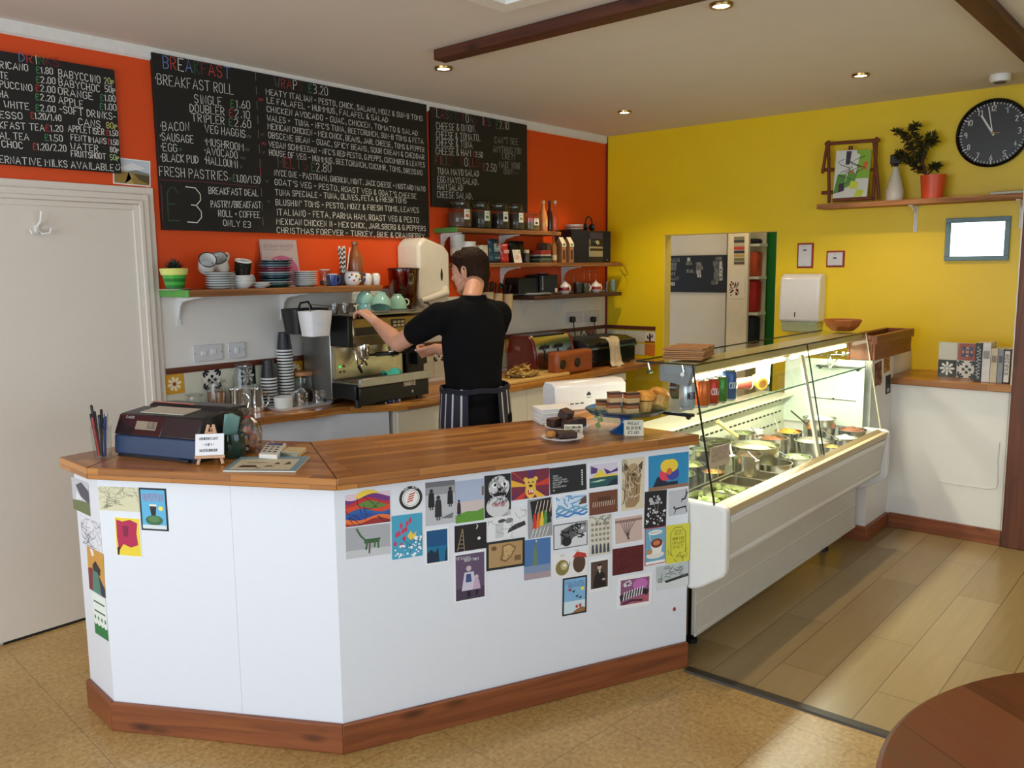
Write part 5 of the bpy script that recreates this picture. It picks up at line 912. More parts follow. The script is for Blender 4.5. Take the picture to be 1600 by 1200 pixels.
cloth_grid(m, lambda u, v: (cx+(u-.5)*.11+.01*math.sin(v*9), cy+(v-.5)*.06, 1.049+.04*abs(math.sin(v*PI))*(.7+.3*math.sin(u*7+v*5))+.006*u), 18, 12)
o = solo('cleaning_cloth', m, mc((70, 190, 168), .8, 0, .1, 0, 0, .3), 'crumpled mint-green cloth on the espresso machine drip tray', 'cloth', (cx, cy, 1.047))
MINT = mc((150, 196, 178), .15, 0, .02, .5); MINTD = mc((112, 170, 176), .15, 0, .02, .5); DKC = mc((70, 62, 56), .15, 0, .05, .4)
def tea_cup(label, px, py, y, mat, r=.052, h=.062, tilt=(0, 0), ha=0, z=None, group='mint cups piled on the espresso machine'):
    c = PY(px, py, y); zz = z if z is not None else 1.4158
    t = thing('tea_cup', label, 'cup', (c.x, y, zz), group=group); t.pop('_o')
    m = MB(); prof = [(r*.48, h), (r*.5, h-.003), (r*.46, h-.006), (r*.78, h*.68), (r*.97, h*.35), (r, 0.001), (r-.003, 0), (r*.93, h*.35), (r*.74, h*.64), (0, h*.86)]; m.lathe([(0, h-.005), (r*.42, h-.005)]+prof, 30); build('bowl', m, mat, t)
    a = ha; pts = []
    for k in range(9):
        q = -PI/2+PI*k/8; d = r*.86+math.cos(q)*.026; pts.append((d*math.cos(a), d*math.sin(a), h*.42+math.sin(q)*.02))
    m = MB(); m.tube(pts, .0045, 8); build('handle', m, mc((208, 214, 190), .2), t)
    t.rotation_euler = (tilt[0], tilt[1], 0); return t
tea_cup('mint cup lying upside down at the back left of the cup pile', 571, 465, 3.90, MINT, r=.056, h=.078, ha=2.5, z=1.462)
tea_cup('large front mint cup tipped over with its foot showing', 595, 480, 3.77, MINT, r=.06, h=.088, tilt=(-.3, .35), ha=.1, z=1.442)
tea_cup('mint cup on the right of the pile with cream handle outward', 621, 475, 3.88, MINT, r=.056, h=.085, ha=-.4, z=1.4275)
tea_cup('bluish mint cup beside the left hand of the man', 569, 487, 3.78, MINTD, r=.045, h=.058, ha=2.8)
m = plate_mb(.066, .014); solo('saucer', m, MINT, 'mint saucer under the right-hand mint cup', 'saucer', (PY(621, 487, 3.86).x, 3.86, 1.4158), world=False)
tea_cup('dark brown cup upside down on the left of the machine top', 533, 484, 3.86, DKC, r=.045, h=.055, ha=.2, group='dark cups on the espresso machine')
tea_cup('dark brown cup with pale ring handle beside the mint cups', 551, 482, 3.82, DKC, r=.042, h=.058, ha=-1.9, group='dark cups on the espresso machine')
for px, lb in ((519, 'tiny espresso glass nearest the front left corner of the machine top'), (535, 'tiny espresso glass second from the front left corner of the machine top')):
    m = MB(); m.lathe([(.022, .0), (.02, 0), (.019, .05), (.0, .052), (.0, .055), (.024, .055), (.026, 0), (.022, 0)], 20); solo('espresso_glass', m, JAR, lb, 'glass', (PY(px+2, 495, 3.71).x+.012, 3.715, 1.4298), world=False)
gx, gy = PY(626, 470, 3.97).x+.03, 3.97
gr = thing('coffee_grinder', 'coffee grinder with red-brown bean hopper beside the espresso machine', 'grinder', (gx, gy, WZ))
zb, zt = PY(626, 474, gy).z, PY(626, 420, gy).z
m = MB(); m.box((gx-.075, gy-.09, WZ+.0006), (gx+.075, gy+.11, zb-.05)); build('body', m, BLACK, gr, bevel=.012)
m = MB(); m.lathe([(.045, zb-.05), (.05, zb-.02), (.085, zb+.02), (.097, zt-.005), (.095, zt-.005), (.082, zb+.02), (.045, zb-.01)], 32, c=(gx, gy, 0)); build('hopper', m, AMBER, gr)
m = MB(); m.lathe([(0, zb-.01), (.046, zb-.01), (.08, zb+.02), (.088, zb+.085), (0, zb+.095)], 28, c=(gx, gy, 0)); build('coffee_beans', m, mc((88, 30, 18), .5, 0, .3, 0, 0, .6, 60), gr)
m = MB(); m.lathe([(0, zt+.008), (.092, zt+.006), (.1, zt), (.1, zt-.008), (.094, zt-.008)], 32, c=(gx, gy, 0)); build('hopper_lid', m, mc((44, 16, 12), .25), gr)
m = MB(); m.box((gx-.04, gy-.15, 1.08), (gx+.04, gy-.09, 1.2)); m.tube([(gx-.02, gy-.14, 1.08), (gx-.02, gy-.14, 1.0)], .006, 8); build('doser', m, BLACK, gr, bevel=.006)
q = [PY(*p, 4.02) for p in ((630, 383), (702, 392), (702, 440), (632, 480))]
dp = thing('paper_roll_dispenser', 'large white paper roll dispenser on the orange wall behind the man', 'dispenser', (q[0].x+.15, 4.05, 1.37))
dx0, dx1 = PY(629, 400, 4.0).x+.07, PY(703, 400, 3.93).x
DW = mc((216, 208, 190), .28, 0, .02)
m = MB(); m.prism([(dx0+.02, 1.83), (dx0+.06, 1.86), (dx1-.05, 1.81), (dx1, 1.765), (dx1, 1.50), (dx1-.05, 1.43), (dx0+.06, 1.41), (dx0, 1.46), (dx0, 1.80)], 3.93, YB-.001, axis='y'); build('housing', m, DW, dp, bevel=.02, seg=3)
m = MB(); m.prism([(dx0+.02, 1.43), (dx1-.02, 1.43), (dx1-.01, 1.37), (dx0+.01, 1.35)], 3.98, YB-.001, axis='y'); build('lower_tray', m, mc((204, 194, 168), .35), dp, bevel=.01)
sx = PY(690, 426, 3.93).x; m = MB()
m.add([Vector((sx+.011*math.cos(2*PI*k/20)*(1-.45*max(0, math.sin(2*PI*k/20))), 3.9295, 1.625+.042*math.sin(2*PI*k/20))) for k in range(20)], [tuple(range(20))]); build('level_window', m, BLACKGLOSS, dp)
m = MB(); m.box((sx-.006, 3.929, 1.689), (sx+.006, 3.9305, 1.692)); build('keyhole', m, BLACK, dp)
ax0, ax1 = PY(658, 460, 3.9).x, PY(697, 452, 3.9).x
m = MB(); m.tube([(ax0, 3.90, 1.468), (ax0+.06, 3.90, 1.475), (ax1, 3.90, 1.51), (ax1+.03, 3.94, 1.53)], [.014, .02, .026, .028], 14); build('lever', m, DW, dp)
m = MB(); m.tube([(ax0+.05, 3.93, 1.45), (ax0+.075, 3.92, 1.447), (ax0+.095, 3.92, 1.432)], .004, 6); build('catch', m, BLACK, dp)
bn = thing('hanging_bin', 'white plastic bin hooked on the left side of the espresso machine', 'bin', (2.83, 3.72, 1.30))
wx0, wx1 = PY(474, 500, 3.70).x, PY(511, 500, 3.70).x; wz1, wz0 = PY(490, 486, 3.70).z, PY(490, 525, 3.70).z
def bucket(m, x0, x1, y0, y1, z0, z1, tp=.8, wall=.004):
    cx, cy = (x0+x1)/2, (y0+y1)/2
    def ring(k, z, d=0):
        return [(cx+(a*(x1-x0)/2-math.copysign(d, a))*k, cy+(b*(y1-y0)/2-math.copysign(d, b))*k, z) for a, b in ((-1, -.8), (-.8, -1), (.8, -1), (1, -.8), (1, .8), (.8, 1), (-.8, 1), (-1, .8))]
    R = [ring(tp, z0), ring(1, z1), ring(1, z1, wall), ring(tp, z0+.006, wall)]; vs = [p for r in R for p in r]; fs = [tuple(range(8))[::-1]]
    for k in range(3): fs += [(k*8+i, k*8+(i+1) % 8, (k+1)*8+(i+1) % 8, (k+1)*8+i) for i in range(8)]
    fs.append(tuple(range(24, 32))); return m.add(vs, fs)
m = MB(); bucket(m, wx0, min(wx1, ex0-.012), 3.64, 3.76, wz0, wz1); build('pail', m, mc((228, 228, 228), .35), bn, sharp=60)
m = MB(); m.tube([(wx0+.05, 3.70, wz1-.01), (wx0+.045, 3.71, wz1+.03), (wx0+.06, 3.72, wz1+.035), (ex0, 3.74, wz1+.01)], .0025, 6); build('hook_wire', m, DARKSTEEL, bn)
bk = thing('hanging_bin', 'black tapered bin hooked behind the white bin beside the machine', 'bin', (2.80, 3.9, 1.27))
kx0, kx1 = PY(449, 500, 3.90).x, ex0-.008; kz1, kz0 = PY(470, 482, 3.9).z, PY(470, 521, 3.9).z
m = MB(); bucket(m, kx0, kx1, 3.82, 3.97, kz0, kz1, .86); build('pail', m, BLACK, bk, sharp=60)
m = MB(); m.tube([(kx0+.07, 3.90, kz1-.01), (kx0+.09, 3.9, kz1+.03), (kx0+.14, 3.9, kz1+.035), (kx0+.165, 3.9, kz1-.005)], .006, 8); build('scoop_handle', m, BLACK, bk)
wz = WZ+.0006
PCUP = face_mat('paper_cup', .45)
def paper_cup_mb(r=.043, h=.105):
    m = MB(); m.lathe([(0, h-.006), (r*.64, h-.006), (r*.68, h), (r*.7, h), (r*.98, .012), (r*1.0, .009), (r*1.06, .006), (r*1.06, .0), (r, 0), (r*.96, .004), (r*.66, h-.012), (0, h-.012)], 26, 0, [(30, 30, 32), (30, 30, 32), (226, 226, 222), (34, 34, 36), (34, 34, 36), (228, 226, 220), (228, 226, 220), (228, 226, 220), (228, 226, 220), (228, 226, 220), (228, 226, 220)]); return m
def cup_stack(px, y, zbase, n, step, desc, group):
    x = X_at(px, 600, y); first = None
    for i in range(n):
        lb = '%s black paper cup of the %s' % (ordn(i, n), desc)
        l = (x+.0008*math.sin(i*2.1), y, zbase+i*step)
        if first is None: first = solo('paper_cup', paper_cup_mb(), PCUP, lb, 'paper cup', l, group=group, world=False)
        else: dup(first, l, .3*i, lb)
ztop = PY(447, 519, 4.08).z; n = 19
cup_stack(447, 4.085, wz, n, (ztop-.105-wz)/(n-1), 'tall upside-down tower beside the machine', 'tall stack of black paper cups')
n = 10; ztop = PY(420, 563, 4.07).z
cup_stack(420.5, 4.08, wz, n, (ztop-.105-wz)/(n-1), 'short upside-down tower by the glass jar', 'short stack of black paper cups')
def jar(name, label, px, y, r, h, content, fill, lid='clip', neck=.8, cat='jar', glassm=JAR):
    x = X_at(px, 620, y); t = thing(name, label, cat, (x, y, wz)); t.pop('_o')
    m = MB(); m.lathe([(0, 0), (r*.9, 0), (r, .01), (r, h*.68), (r*neck, h*.8), (r*neck, h*.88), (r*neck-.003, h*.88), (r*neck-.003, h*.8), (r-.003, h*.67), (r-.003, .012), (0, .006)], 28); build('vessel', m, glassm, t)
    if content: m = MB(); m.lathe([(0, .008), (r-.006, .008), (r-.005, h*fill), (0, h*fill+.006)], 26); build('contents', m, content, t)
    if lid == 'clip':
        m = MB(); m.lathe([(0, h*.985), (r*neck*.6, h*.98), (r*neck+.003, h*.94), (r*neck+.003, h*.9), (0, h*.9)], 26); build('lid', m, glassm, t)
        m = MB(); m.lathe([(r*neck+.001, h*.885), (r*neck+.005, h*.89), (r*neck+.001, h*.897)], 26); m.tube([(r*neck+.004, -.01, h*.93), (r*neck+.016, 0, h*.86), (r*neck+.008, 0, h*.78)], .0018, 6); m.tube([(-r*neck-.004, -.01, h*.9), (-r*neck-.012, 0, h*.82)], .0018, 6); build('clip', m, CHROME, t)
    elif lid: m = MB(); m.lathe([(0, h), (r*neck+.004, h), (r*neck+.006, h*.97), (r*neck+.006, h*.885), (0, h*.885)], 26); build('lid', m, lid, t)
    return t
jar('clip_jar', 'clip-top glass jar of brown sugar left of the milk jugs', 338.5, 4.06, .05, PY(338, 590, 4.06).z-wz, mc((140, 92, 50), .7, 0, .2, 0, 0, .4, 60), .62)
jar('clip_jar', 'tall clip-top glass jar of white sugar behind the milk jugs', 381, 4.075, .056, PY(379, 565, 4.075).z-wz, mc((214, 208, 196), .8), .5)
jj = jar('clip_jar', 'small dark clip-top jar with white label at the left end of the worktop', 304, 3.99, .05, PY(304, 613, 3.99).z-wz, mc((54, 38, 30), .6), .6)
x, y = jj.location.x, jj.location.y; m = MB(); m.quad((.005, -.0508, .028), (.04, -.036, .028), (.04, -.036, .058), (.005, -.0508, .058), 0, (226, 222, 210)); m.add([], [])
write(m, 'DEC.', (.008, -.0512, .036), (.9, .38, 0), (0, 0, 1), .013, .026, .0022, (40, 40, 40)); build('paper_label', m, PRINT, jj, smooth=False, world=False)
jar('canister', 'clear canister with wooden lid behind the steel shakers', 475, 4.06, .052, PY(475, 580, 4.06).z-wz, mc((110, 70, 50), .6, 0, .2), .35, mc((170, 112, 64), .5, 0, .1), .95)
def milk_jug(label, px, y, r, h, ha):
    x = X_at(px, 640, y); t = thing('milk_jug', label, 'jug', (x, y, wz), group='steel milk jugs'); t.pop('_o')
    m = MB(); m.lathe([(0, 0), (r*.98, 0), (r, .005), (r*.99, h*.4), (r*.86, h*.85), (r*.9, h), (r*.88, h), (r*.84, h*.85), (r*.97, h*.4), (r*.97, .008), (0, .006)], 28)
    for i, v in enumerate(m.v):     # pull the pouring lip out
        if v[2] > h*.97:
            a = math.atan2(v[1], v[0])-(ha+PI); a = (a+PI) % (2*PI)-PI
            k = max(0, 1-abs(a)/.5); m.v[i] = (v[0]*(1+.35*k), v[1]*(1+.35*k), v[2]+.006*k)
    build('body', m, CHROME, t); build('handle', handle_mb(r*.95, h, .75, .005, ha), CHROME, t); return t
milk_jug('steel milk jug left of the pair, in front of the sugar jars', 371, 4.0, .037, PY(372, 609, 4.0).z-wz+.004, -.6)
milk_jug('steel milk jug right of the pair, nearest the white tray', 402, 4.01, .038, PY(403, 607, 4.01).z-wz, -.3)
ty = 3.955; tx0, tx1 = X_at(424, 640, ty), X_at(513, 632, ty)
t = thing('serving_tray', 'small white rounded tray holding sugar bowl and steel shakers', 'tray', ((tx0+tx1)/2, ty, wz)); t.pop('_o')
m = MB(); a, b = (tx1-tx0)/2, .075
def rr(a, b, k=6, rad=.03): return [(sx*(a-rad)+rad*math.cos(q0+PI/2*i/k), sy*(b-rad)+rad*math.sin(q0+PI/2*i/k)) for sx, sy, q0 in ((1, 1, 0), (-1, 1, PI/2), (-1, -1, PI), (1, -1, 1.5*PI)) for i in range(k+1)]
def dish_mb(a, b, h, wall=.004, tp=.9, rad=.03):
    m = MB(); R = [(rr(a*tp, b*tp, 6, rad*tp), 0), (rr(a, b, 6, rad), h), (rr(a-wall, b-wall, 6, rad), h), (rr(a*tp-wall, b*tp-wall, 6, rad*tp), .004)]; n = len(R[0][0]); vs = [(x, y, z) for r, z in R for x, y in r]
    fs = [tuple(range(n))[::-1]]+[(k*n+i, k*n+(i+1) % n, (k+1)*n+(i+1) % n, (k+1)*n+i) for k in range(3) for i in range(n)]+[tuple(range(3*n, 4*n))]; return m.add(vs, fs)
build('tray_dish', dish_mb(a, b, .016, .005), ENAMEL, t, world=False)
sz = wz+.0046
t = thing('sugar_bowl', 'glass-lidded white sugar bowl on the small white tray', 'bowl', (X_at(443, 630, ty), ty, sz)); t.pop('_o')
h = PY(443, 608, ty).z-sz
m = MB(); m.lathe([(0, 0), (.044, 0), (.05, .008), (.052, h*.62), (.049, h*.62), (.046, .01), (0, .006)], 30); build('bowl', m, ENAMEL, t)
m = MB(); m.lathe([(0, h), (.03, h*.97), (.048, h*.82), (.052, h*.63), (.049, h*.63)], 30); build('lid', m, JAR, t)
for px, lb, yy in ((471, 'steel shaker on the white tray next to the sugar bowl', ty), (497, 'steel shaker at the right end of the white tray', ty+.02)):
    t = thing('steel_shaker', lb, 'shaker', (X_at(px, 630, yy), yy, sz), group='steel shakers on the white tray'); t.pop('_o'); h = PY(px, 608 if px > 480 else 613, yy).z-sz
    m = MB(); m.lathe([(0, 0), (.034, 0), (.035, .004), (.035, h*.74), (0, h*.74)], 26); build('body', m, CHROME, t)
    m = MB(); m.lathe([(.036, h*.74), (.037, h*.76), (.036, h*.96), (.03, h), (0, h+.002)], 26); build('lid', m, CHROME, t)
t = thing('mug', 'white cup lying on its side in front of the tall paper cup tower', 'mug', (X_at(460, 606, 4.04), 4.05, wz+.04)); t.pop('_o')
build('cup', mug_mb(.036, .07), ENAMEL, t); build('handle', handle_mb(.036, .07, .6, .005, 1.2), ENAMEL, t); t.rotation_euler = (1.2, .5, 0)
def R3(x, y): return (640+x/4.444, 300+y/4.444)
def at3(zx, zy, y): return PY(*R3(zx, zy), y)
LBL = (226, 224, 206)
z = ZS2+.0006
for i, (a, b, top, kind) in enumerate(((285, 415, 45, 0), (435, 550, 60, 1), (570, 675, 65, 2), (685, 780, 75, 3), (785, 885, 135, 4))):
    y = 4.035; x0, x1 = at3(a, 200, y).x, at3(b, 200, y).x; r = (x1-x0)/2*.93; h = at3((a+b)/2, top, y).z-z; cx = (x0+x1)/2
    t = thing('tea_jar', ['first tea jar from the left on the top shelf, tallest of the row', 'second tea jar from the left, its label showing a green sprig', 'third tea jar from the left, its label showing a dark animal', 'fourth tea jar from the left, its label low and plain green', 'short squat tea jar with hanging tag next to the syrup bottles'][i], 'jar', (cx, y, z)); t.pop('_o')
    m = MB(); m.lathe([(0, 0), (r*.92, 0), (r, .012), (r, h*.66), (r*.8, h*.78), (r*.8, h*.86), (r*.78, h*.86), (r*.78, h*.78), (r*.97, h*.65), (r*.96, .014), (0, .007)], 28); build('vessel', m, JAR, t)
    m = MB(); m.lathe([(0, h), (r*.55, h*.99), (r*.83, h*.94), (r*.83, h*.875), (0, h*.875)], 26); build('lid', m, JAR, t)
    m = MB(); m.lathe([(r*.815, h*.862), (r*.86, h*.868), (r*.815, h*.876)], 26); m.tube([(r*.84, -.01, h*.9), (r*1.0, 0, h*.82), (r*.9, 0, h*.72)], .002, 6); build('clip', m, CHROME, t)
    m = MB(); m.lathe([(0, .009), (r*.93, .009), (r*.94, h*(.5, .6, .55, .6, .45)[i]), (0, h*(.52, .62, .58, .62, .46)[i])], 24); build('contents', m, mc(((92, 62, 48), (62, 56, 36), (48, 38, 30), (70, 62, 40), (128, 112, 70))[i], .8, 0, .3, 0, 0, .5, 80), t)
    m = MB(); q0, q1 = -2.05, -1.5; zz0, zz1 = h*.28, h*.62; k = r*1.012
    P = [(k*math.cos(q0+(q1-q0)*j/4), k*math.sin(q0+(q1-q0)*j/4)) for j in range(5)]
    for j in range(4): m.quad((*P[j], zz0), (*P[j+1], zz0), (*P[j+1], zz1), (*P[j], zz1), 0, LBL)
    k *= 1.004; c = ((196, 90, 60), (90, 130, 60), (40, 34, 30), (110, 140, 70), (60, 56, 50))[i]
    aa = (q0+q1)/2; e = Vector((-math.sin(aa), math.cos(aa), 0)); ctr = Vector((k*math.cos(aa), k*math.sin(aa), (zz0+zz1)/2-.008)); s = r*.17
    m.add([ctr+e*(s*u)+Vector((0, 0, s*v)) for u, v in ((-1, -.8), (-.4, -.5), (.3, -.8), (1, -.6), (.8, .3), (.2, .6), (-.5, .9), (-1, .2))], [tuple(range(8))], 0, c)
    m.quad(*[ctr+e*(s*u)+Vector((0, 0, s*v)) for u, v in ((-1, 1.7), (1, 1.7), (1, 2.0), (-1, 2.0))], 0, (110, 100, 84)); build('paper_label', m, PRINT, t, smooth=False)
for i, (px, col, lab) in enumerate(((930, (206, 132, 74), 'peach-coloured syrup bottle with round label, first of the three on the top shelf'), (972, (60, 20, 24), 'dark red syrup bottle between the peach and the clear bottles'), (1010, None, 'clear glass syrup bottle at the right end of the top shelf'))):
    y = 4.0 if i != 1 else 4.05; c = at3(px, 200, y).x; h = at3(px, 60, y).z-z; t = thing('syrup_bottle', lab, 'bottle', (c, y, z)); t.pop('_o'); r = .03 if i != 1 else .027
    m = MB(); m.lathe([(0, 0), (r*.95, 0), (r, .005), (r, h*.48), (r*.8, h*.6), (r*.36, h*.74), (r*.34, h*.9), (0, h*.9)], 24); build('body', m, JAR if col is None else mc(col, .15, 0, .04, .4), t)
    m = MB(); m.lathe([(0, h), (r*.4, h), (r*.42, h*.98), (r*.42, h*.895), (0, h*.895)], 20); build('cap', m, mc(((206, 150, 110), (40, 30, 34), (160, 156, 146))[i], .3), t)
    if i == 0:
        m = MB(); k = r*1.01
        for j in range(6): m.add([(k*math.cos(-1.9+.2*(j+q)), k*math.sin(-1.9+.2*(j+q)), h*.28+s*h*.14*math.sqrt(max(0.02, 1-((j+q)/3-1)**2))) for q, s in ((0, -1), (1, -1), (1, 1), (0, 1))], [(0, 1, 2, 3)], 0, (214, 180, 90))
        build('label', m, PRINT, t)
z = ZS3+.0006
WCUP = mc((222, 220, 214), .35)
def pot_mb(r=.048, h=.06):
    m = MB(); m.lathe([(0, .003), (r*.78, .003), (r*.8, 0), (r*.97, h-.01), (r*1.05, h-.008), (r*1.05, h), (r*.96, h), (r*.78, .006), (0, .006)], 26); return m
for (px, top, n, y, ds) in ((333, 295, 12, 4.04, 'tall white stack'), (410, 345, 8, 3.99, 'shorter white stack nearer the bags')):
    x = at3(px, 400, y).x; zt = at3(px, top, y).z; st = (zt-z-.06)/(n-1); f = None
    for i in range(n):
        lb = '%s takeaway tub of the %s' % (ordn(i, n), ds)
        if f is None: f = solo('takeaway_tub', pot_mb(), WCUP, lb, 'tub', (x, y, z+i*st), group='white takeaway tubs: '+ds, world=False)
        else: dup(f, (x, y, z+i*st), .2*i, lb)
x = at3(490, 400, 4.0).x; f = None
for i in range(5):
    lb = '%s square cream carton in the stack beside the teal snack bag' % ordn(i, 5); m = MB(); bucket(m, -.045, .045, -.04, .04, 0, .07, .82, .002)
    if f is None: f = solo('carton', m, mc((214, 206, 180), .5), lb, 'carton', (x, 4.0, z), rz=.1, group='square cream cartons on the middle shelf', world=False)
    else: dup(f, (x, 4.0, z+i*.0125), .1+.05*i, lb)
def snack_bag(label, px, y, w, h, d, col, rz=0, tilt=0, prt=None, group=None):
    x = at3(px, 440, y).x; t = thing('snack_bag', label, 'bag', (x, y, z), rz, group); t.pop('_o'); m = MB(); nu, nv = 12, 14
    def f(u, v, s): 
        b = (1-(2*u-1)**4)*(1-(2*v-1)**6)**.5; e = 1-.06*math.sin(v*PI)*1.0
        return ((u-.5)*w*e+.003*math.sin(v*17+u*5), s*d*.5*b*(1.15-.5*v)+tilt*v+.002*math.sin(u*14+v*9), v*h)
    for s in (-1, 1):
        vs = [f(i/nu, j/nv, s) for j in range(nv+1) for i in range(nu+1)]; fs = [(j*(nu+1)+i, j*(nu+1)+i+1, (j+1)*(nu+1)+i+1, (j+1)*(nu+1)+i) for j in range(nv) for i in range(nu)]
        m.add(vs, fs if s < 0 else [q[::-1] for q in fs])
    build('bag', m, mc(col, .3, 0, .1, .2), t, sharp=60)
    if prt:
        m = MB()
        for (tx, u, v, wd, hh, c) in prt: write(m, tx, (u*w-w/2, -d*.56, v*h), (1, 0, 0), (0, 0, 1), hh, wd*w, .004, c, None, .2)
        build('bag_print', m, PRINT, t, smooth=False)
    return t
snack_bag('teal snack bag with white lettering standing on the middle shelf', 588, 3.985, .125, .165, .05, (18, 66, 84), .1, .01, [('REAL', .2, .62, .6, .028, (200, 210, 206)), ('CRISPS', .2, .48, .6, .02, (190, 200, 196)), ('SALTED', .3, .18, .45, .01, (150, 170, 176))])
snack_bag('red snack bag between the teal bag and the price card', 660, 3.965, .075, .135, .04, (190, 44, 40), -.15, .01, [('CRISPS', .2, .5, .6, .02, (226, 190, 180))])
snack_bag('dark green-black snack bag lying back behind the red bag', 760, 4.06, .17, .16, .05, (28, 40, 34), 0, .03)
t = thing('price_card', 'small white card reading 60p propped on the middle shelf', 'card', (at3(755, 480, 3.95).x, 3.95, z)); t.pop('_o')
m = MB(); m.slab((-.043, 0, 0), (.043, 0, 0), (.043, .02, .092), (-.043, .02, .092), .001, 0, (226, 216, 200)); write(m, '60p', (-.03, -.0006+.0055, .026), (1, 0, 0), (0, .2, 1), .03, .055, .003, (206, 110, 110)); m.add([(.01, .012, .066), (.03, .0165, .086), (.034, .0155, .078), (.016, .0122, .064)], [(0, 1, 2, 3)], 0, (110, 150, 80)); m.add([(-.02, .0135, .07), (-.032, .0158, .084), (-.028, .016, .086), (-.014, .0135, .07)], [(0, 1, 2, 3)], 0, (110, 150, 80)); build('card_sheet', m, PRINT, t, smooth=False)
jx = at3(815, 480, 3.99).x
t = thing('small_jar', 'small jar with pale lid just right of the 60p card', 'jar', (jx, 3.995, z)); t.pop('_o')
m = MB(); m.lathe([(0, 0), (.022, 0), (.023, .004), (.023, .06), (.018, .07), (0, .07)], 20); build('vessel', m, mc((70, 66, 58), .2), t); m = MB(); m.lathe([(0, .094), (.02, .094), (.021, .09), (.021, .07), (0, .07)], 20); build('lid', m, mc((196, 190, 150), .4), t)
bkx = at3(897, 450, 4.0).x
for i, (c, w, h) in enumerate((((60, 66, 58), .135, .018), ((96, 110, 84), .13, .014), ((30, 34, 32), .13, .016), ((176, 170, 156), .125, .012), ((150, 44, 36), .125, .03))):
    zz = z+sum((.018, .014, .016, .012, .03)[:i]); m = MB(); m.box((-w/2, -.08, 0), (w/2, .08, h))
    solo('storage_tin', m, mc(c, .35), '%s of the flat boxes stacked left of the kraft packets, %s' % (ordn(i, 5), ('dark grey', 'green-grey', 'black', 'pale grey', 'red')[i]), 'box', (bkx, 4.01, zz), rz=.02*(i-2), group='flat boxes on the middle shelf', world=False, bevel=.003)
t = thing('oil_bottle', 'slim amber bottle with cream label before the kraft packets', 'bottle', (at3(998, 480, 3.97).x, 3.965, z)); t.pop('_o')
h = at3(998, 312, 3.97).z-z; m = MB(); m.lathe([(0, 0), (.02, 0), (.022, .004), (.022, h*.6), (.01, h*.74), (.009, h*.93), (0, h*.93)], 20); build('body', m, mc((150, 96, 46), .15, 0, .05, .4), t)
m = MB(); m.lathe([(0, h), (.011, h), (.011, h*.92), (0, h*.92)], 16); build('cap', m, mc((120, 40, 34), .35), t); m = MB(); m.lathe([(.0224, h*.1), (.0226, h*.3)], 20, 0, (206, 190, 150)); build('label', m, PRINT, t)
m = MB(); m.box((-.045, -.03, 0), (.045, .03, .15)); solo('storage_tin', m, mc((92, 76, 56), .4), 'brown upright tin half hidden behind the amber bottle', 'tin', (at3(950, 450, 4.07).x, 4.085, z), world=False, bevel=.003)
for i, px in enumerate((1050, 1104)):
    t = thing('kraft_packet', ['kraft tea packet with a cream header and dark emblem, left of the pair', 'kraft tea packet with a cream header and green sprig, next to the stereo'][i], 'packet', (at3(px, 480, 3.97).x, 3.97, z)); t.pop('_o'); w = .052; h = at3(px, 314, 3.97).z-z
    m = MB(); m.prism([(-.03, 0), (.03, 0), (.03, h*.72), (0, h*.98), (-.03, h*.72)], -w/2, w/2, axis='x'); m.v = [(a, b, c) for a, b, c in m.v]; build('packet_body', m, mc((150, 106, 66), .6, 0, .1), t)
    m = MB(); m.prism([(-.0315, h*.62), (-.0325, h*.62), (-.0325, h*.73), (-.0012, h), (.0325, h*.73), (.0325, h*.62), (.0315, h*.62), (.031, h*.72), (0, h*.985), (-.031, h*.72)], -w/2-.001, w/2+.001, 0, (216, 206, 176), axis='x')
    c = ((56, 46, 36), (80, 130, 60))[i]; m.add([(-.012+.024*u, -.0331+.0003, h*.66+.02*v) for u, v in ((0, 0), (.5, .2), (1, 0), (.9, .8), (.4, 1), (.1, .6))], [tuple(range(6))], 0, c)
    m.quad((-.014, -.0306, h*.12), (.014, -.0306, h*.12), (.014, -.0306, h*.5), (-.014, -.0306, h*.5), 0, (84, 44, 30)); build('packet_header', m, PRINT, t, smooth=False)
sx0, sxm, sxk, sx1 = at3(1132, 400, 3.95).x, at3(1243, 400, 3.95).x, at3(1347, 400, 3.95).x, at3(1398, 400, 3.95).x; sh = at3(1180, 262, 3.95).z-z
for a, b, nm in ((sx0, sxm-.003, 'large left'), (sxk+.003, sx1, 'narrow right')):
    t = thing('stereo_speaker', 'black stereo speaker, the %s one on the middle shelf' % nm, 'speaker', ((a+b)/2, 4.03, z)); m = MB(); m.box((a, 3.955, z), (b, 4.125, z+sh)); build('cabinet', m, BLACK, t, bevel=.004); m = MB(); m.box((a+.006, 3.95, z+.006), (b-.006, 3.9555, z+sh-.006)); build('grille_cloth', m, mc((14, 14, 15), .9), t); m = MB(); m.box(((a+b)/2-.01, 3.9485, z+.02), ((a+b)/2+.008, 3.9505, z+.024)); build('badge', m, STEEL, t)
t = thing('stereo_unit', 'compact black stereo with silver tape deck between its speakers', 'stereo', ((sxm+sxk)/2, 4.03, z)); cx = (sxm+sxk)/2
m = MB(); m.box((sxm, 3.955, z), (sxk, 4.125, z+sh*.99)); build('case', m, BLACK, t, bevel=.004)
m = MB(); m.box((sxm+.012, 3.951, z+sh*.18), (sxk-.008, 3.956, z+sh*.50)); build('tape_deck', m, mc((176, 170, 150), .3, .6), t, bevel=.002)
m = MB(); m.box((sxm+.02, 3.949, z+sh*.37), (sxk-.014, 3.9515, z+sh*.44)); build('tape_window', m, BLACKGLOSS, t)
m = MB(); m.box((sxm+.014, 3.951, z+sh*.74), (sxk-.012, 3.956, z+sh*.94)); build('display', m, mc((44, 40, 70), .15), t)
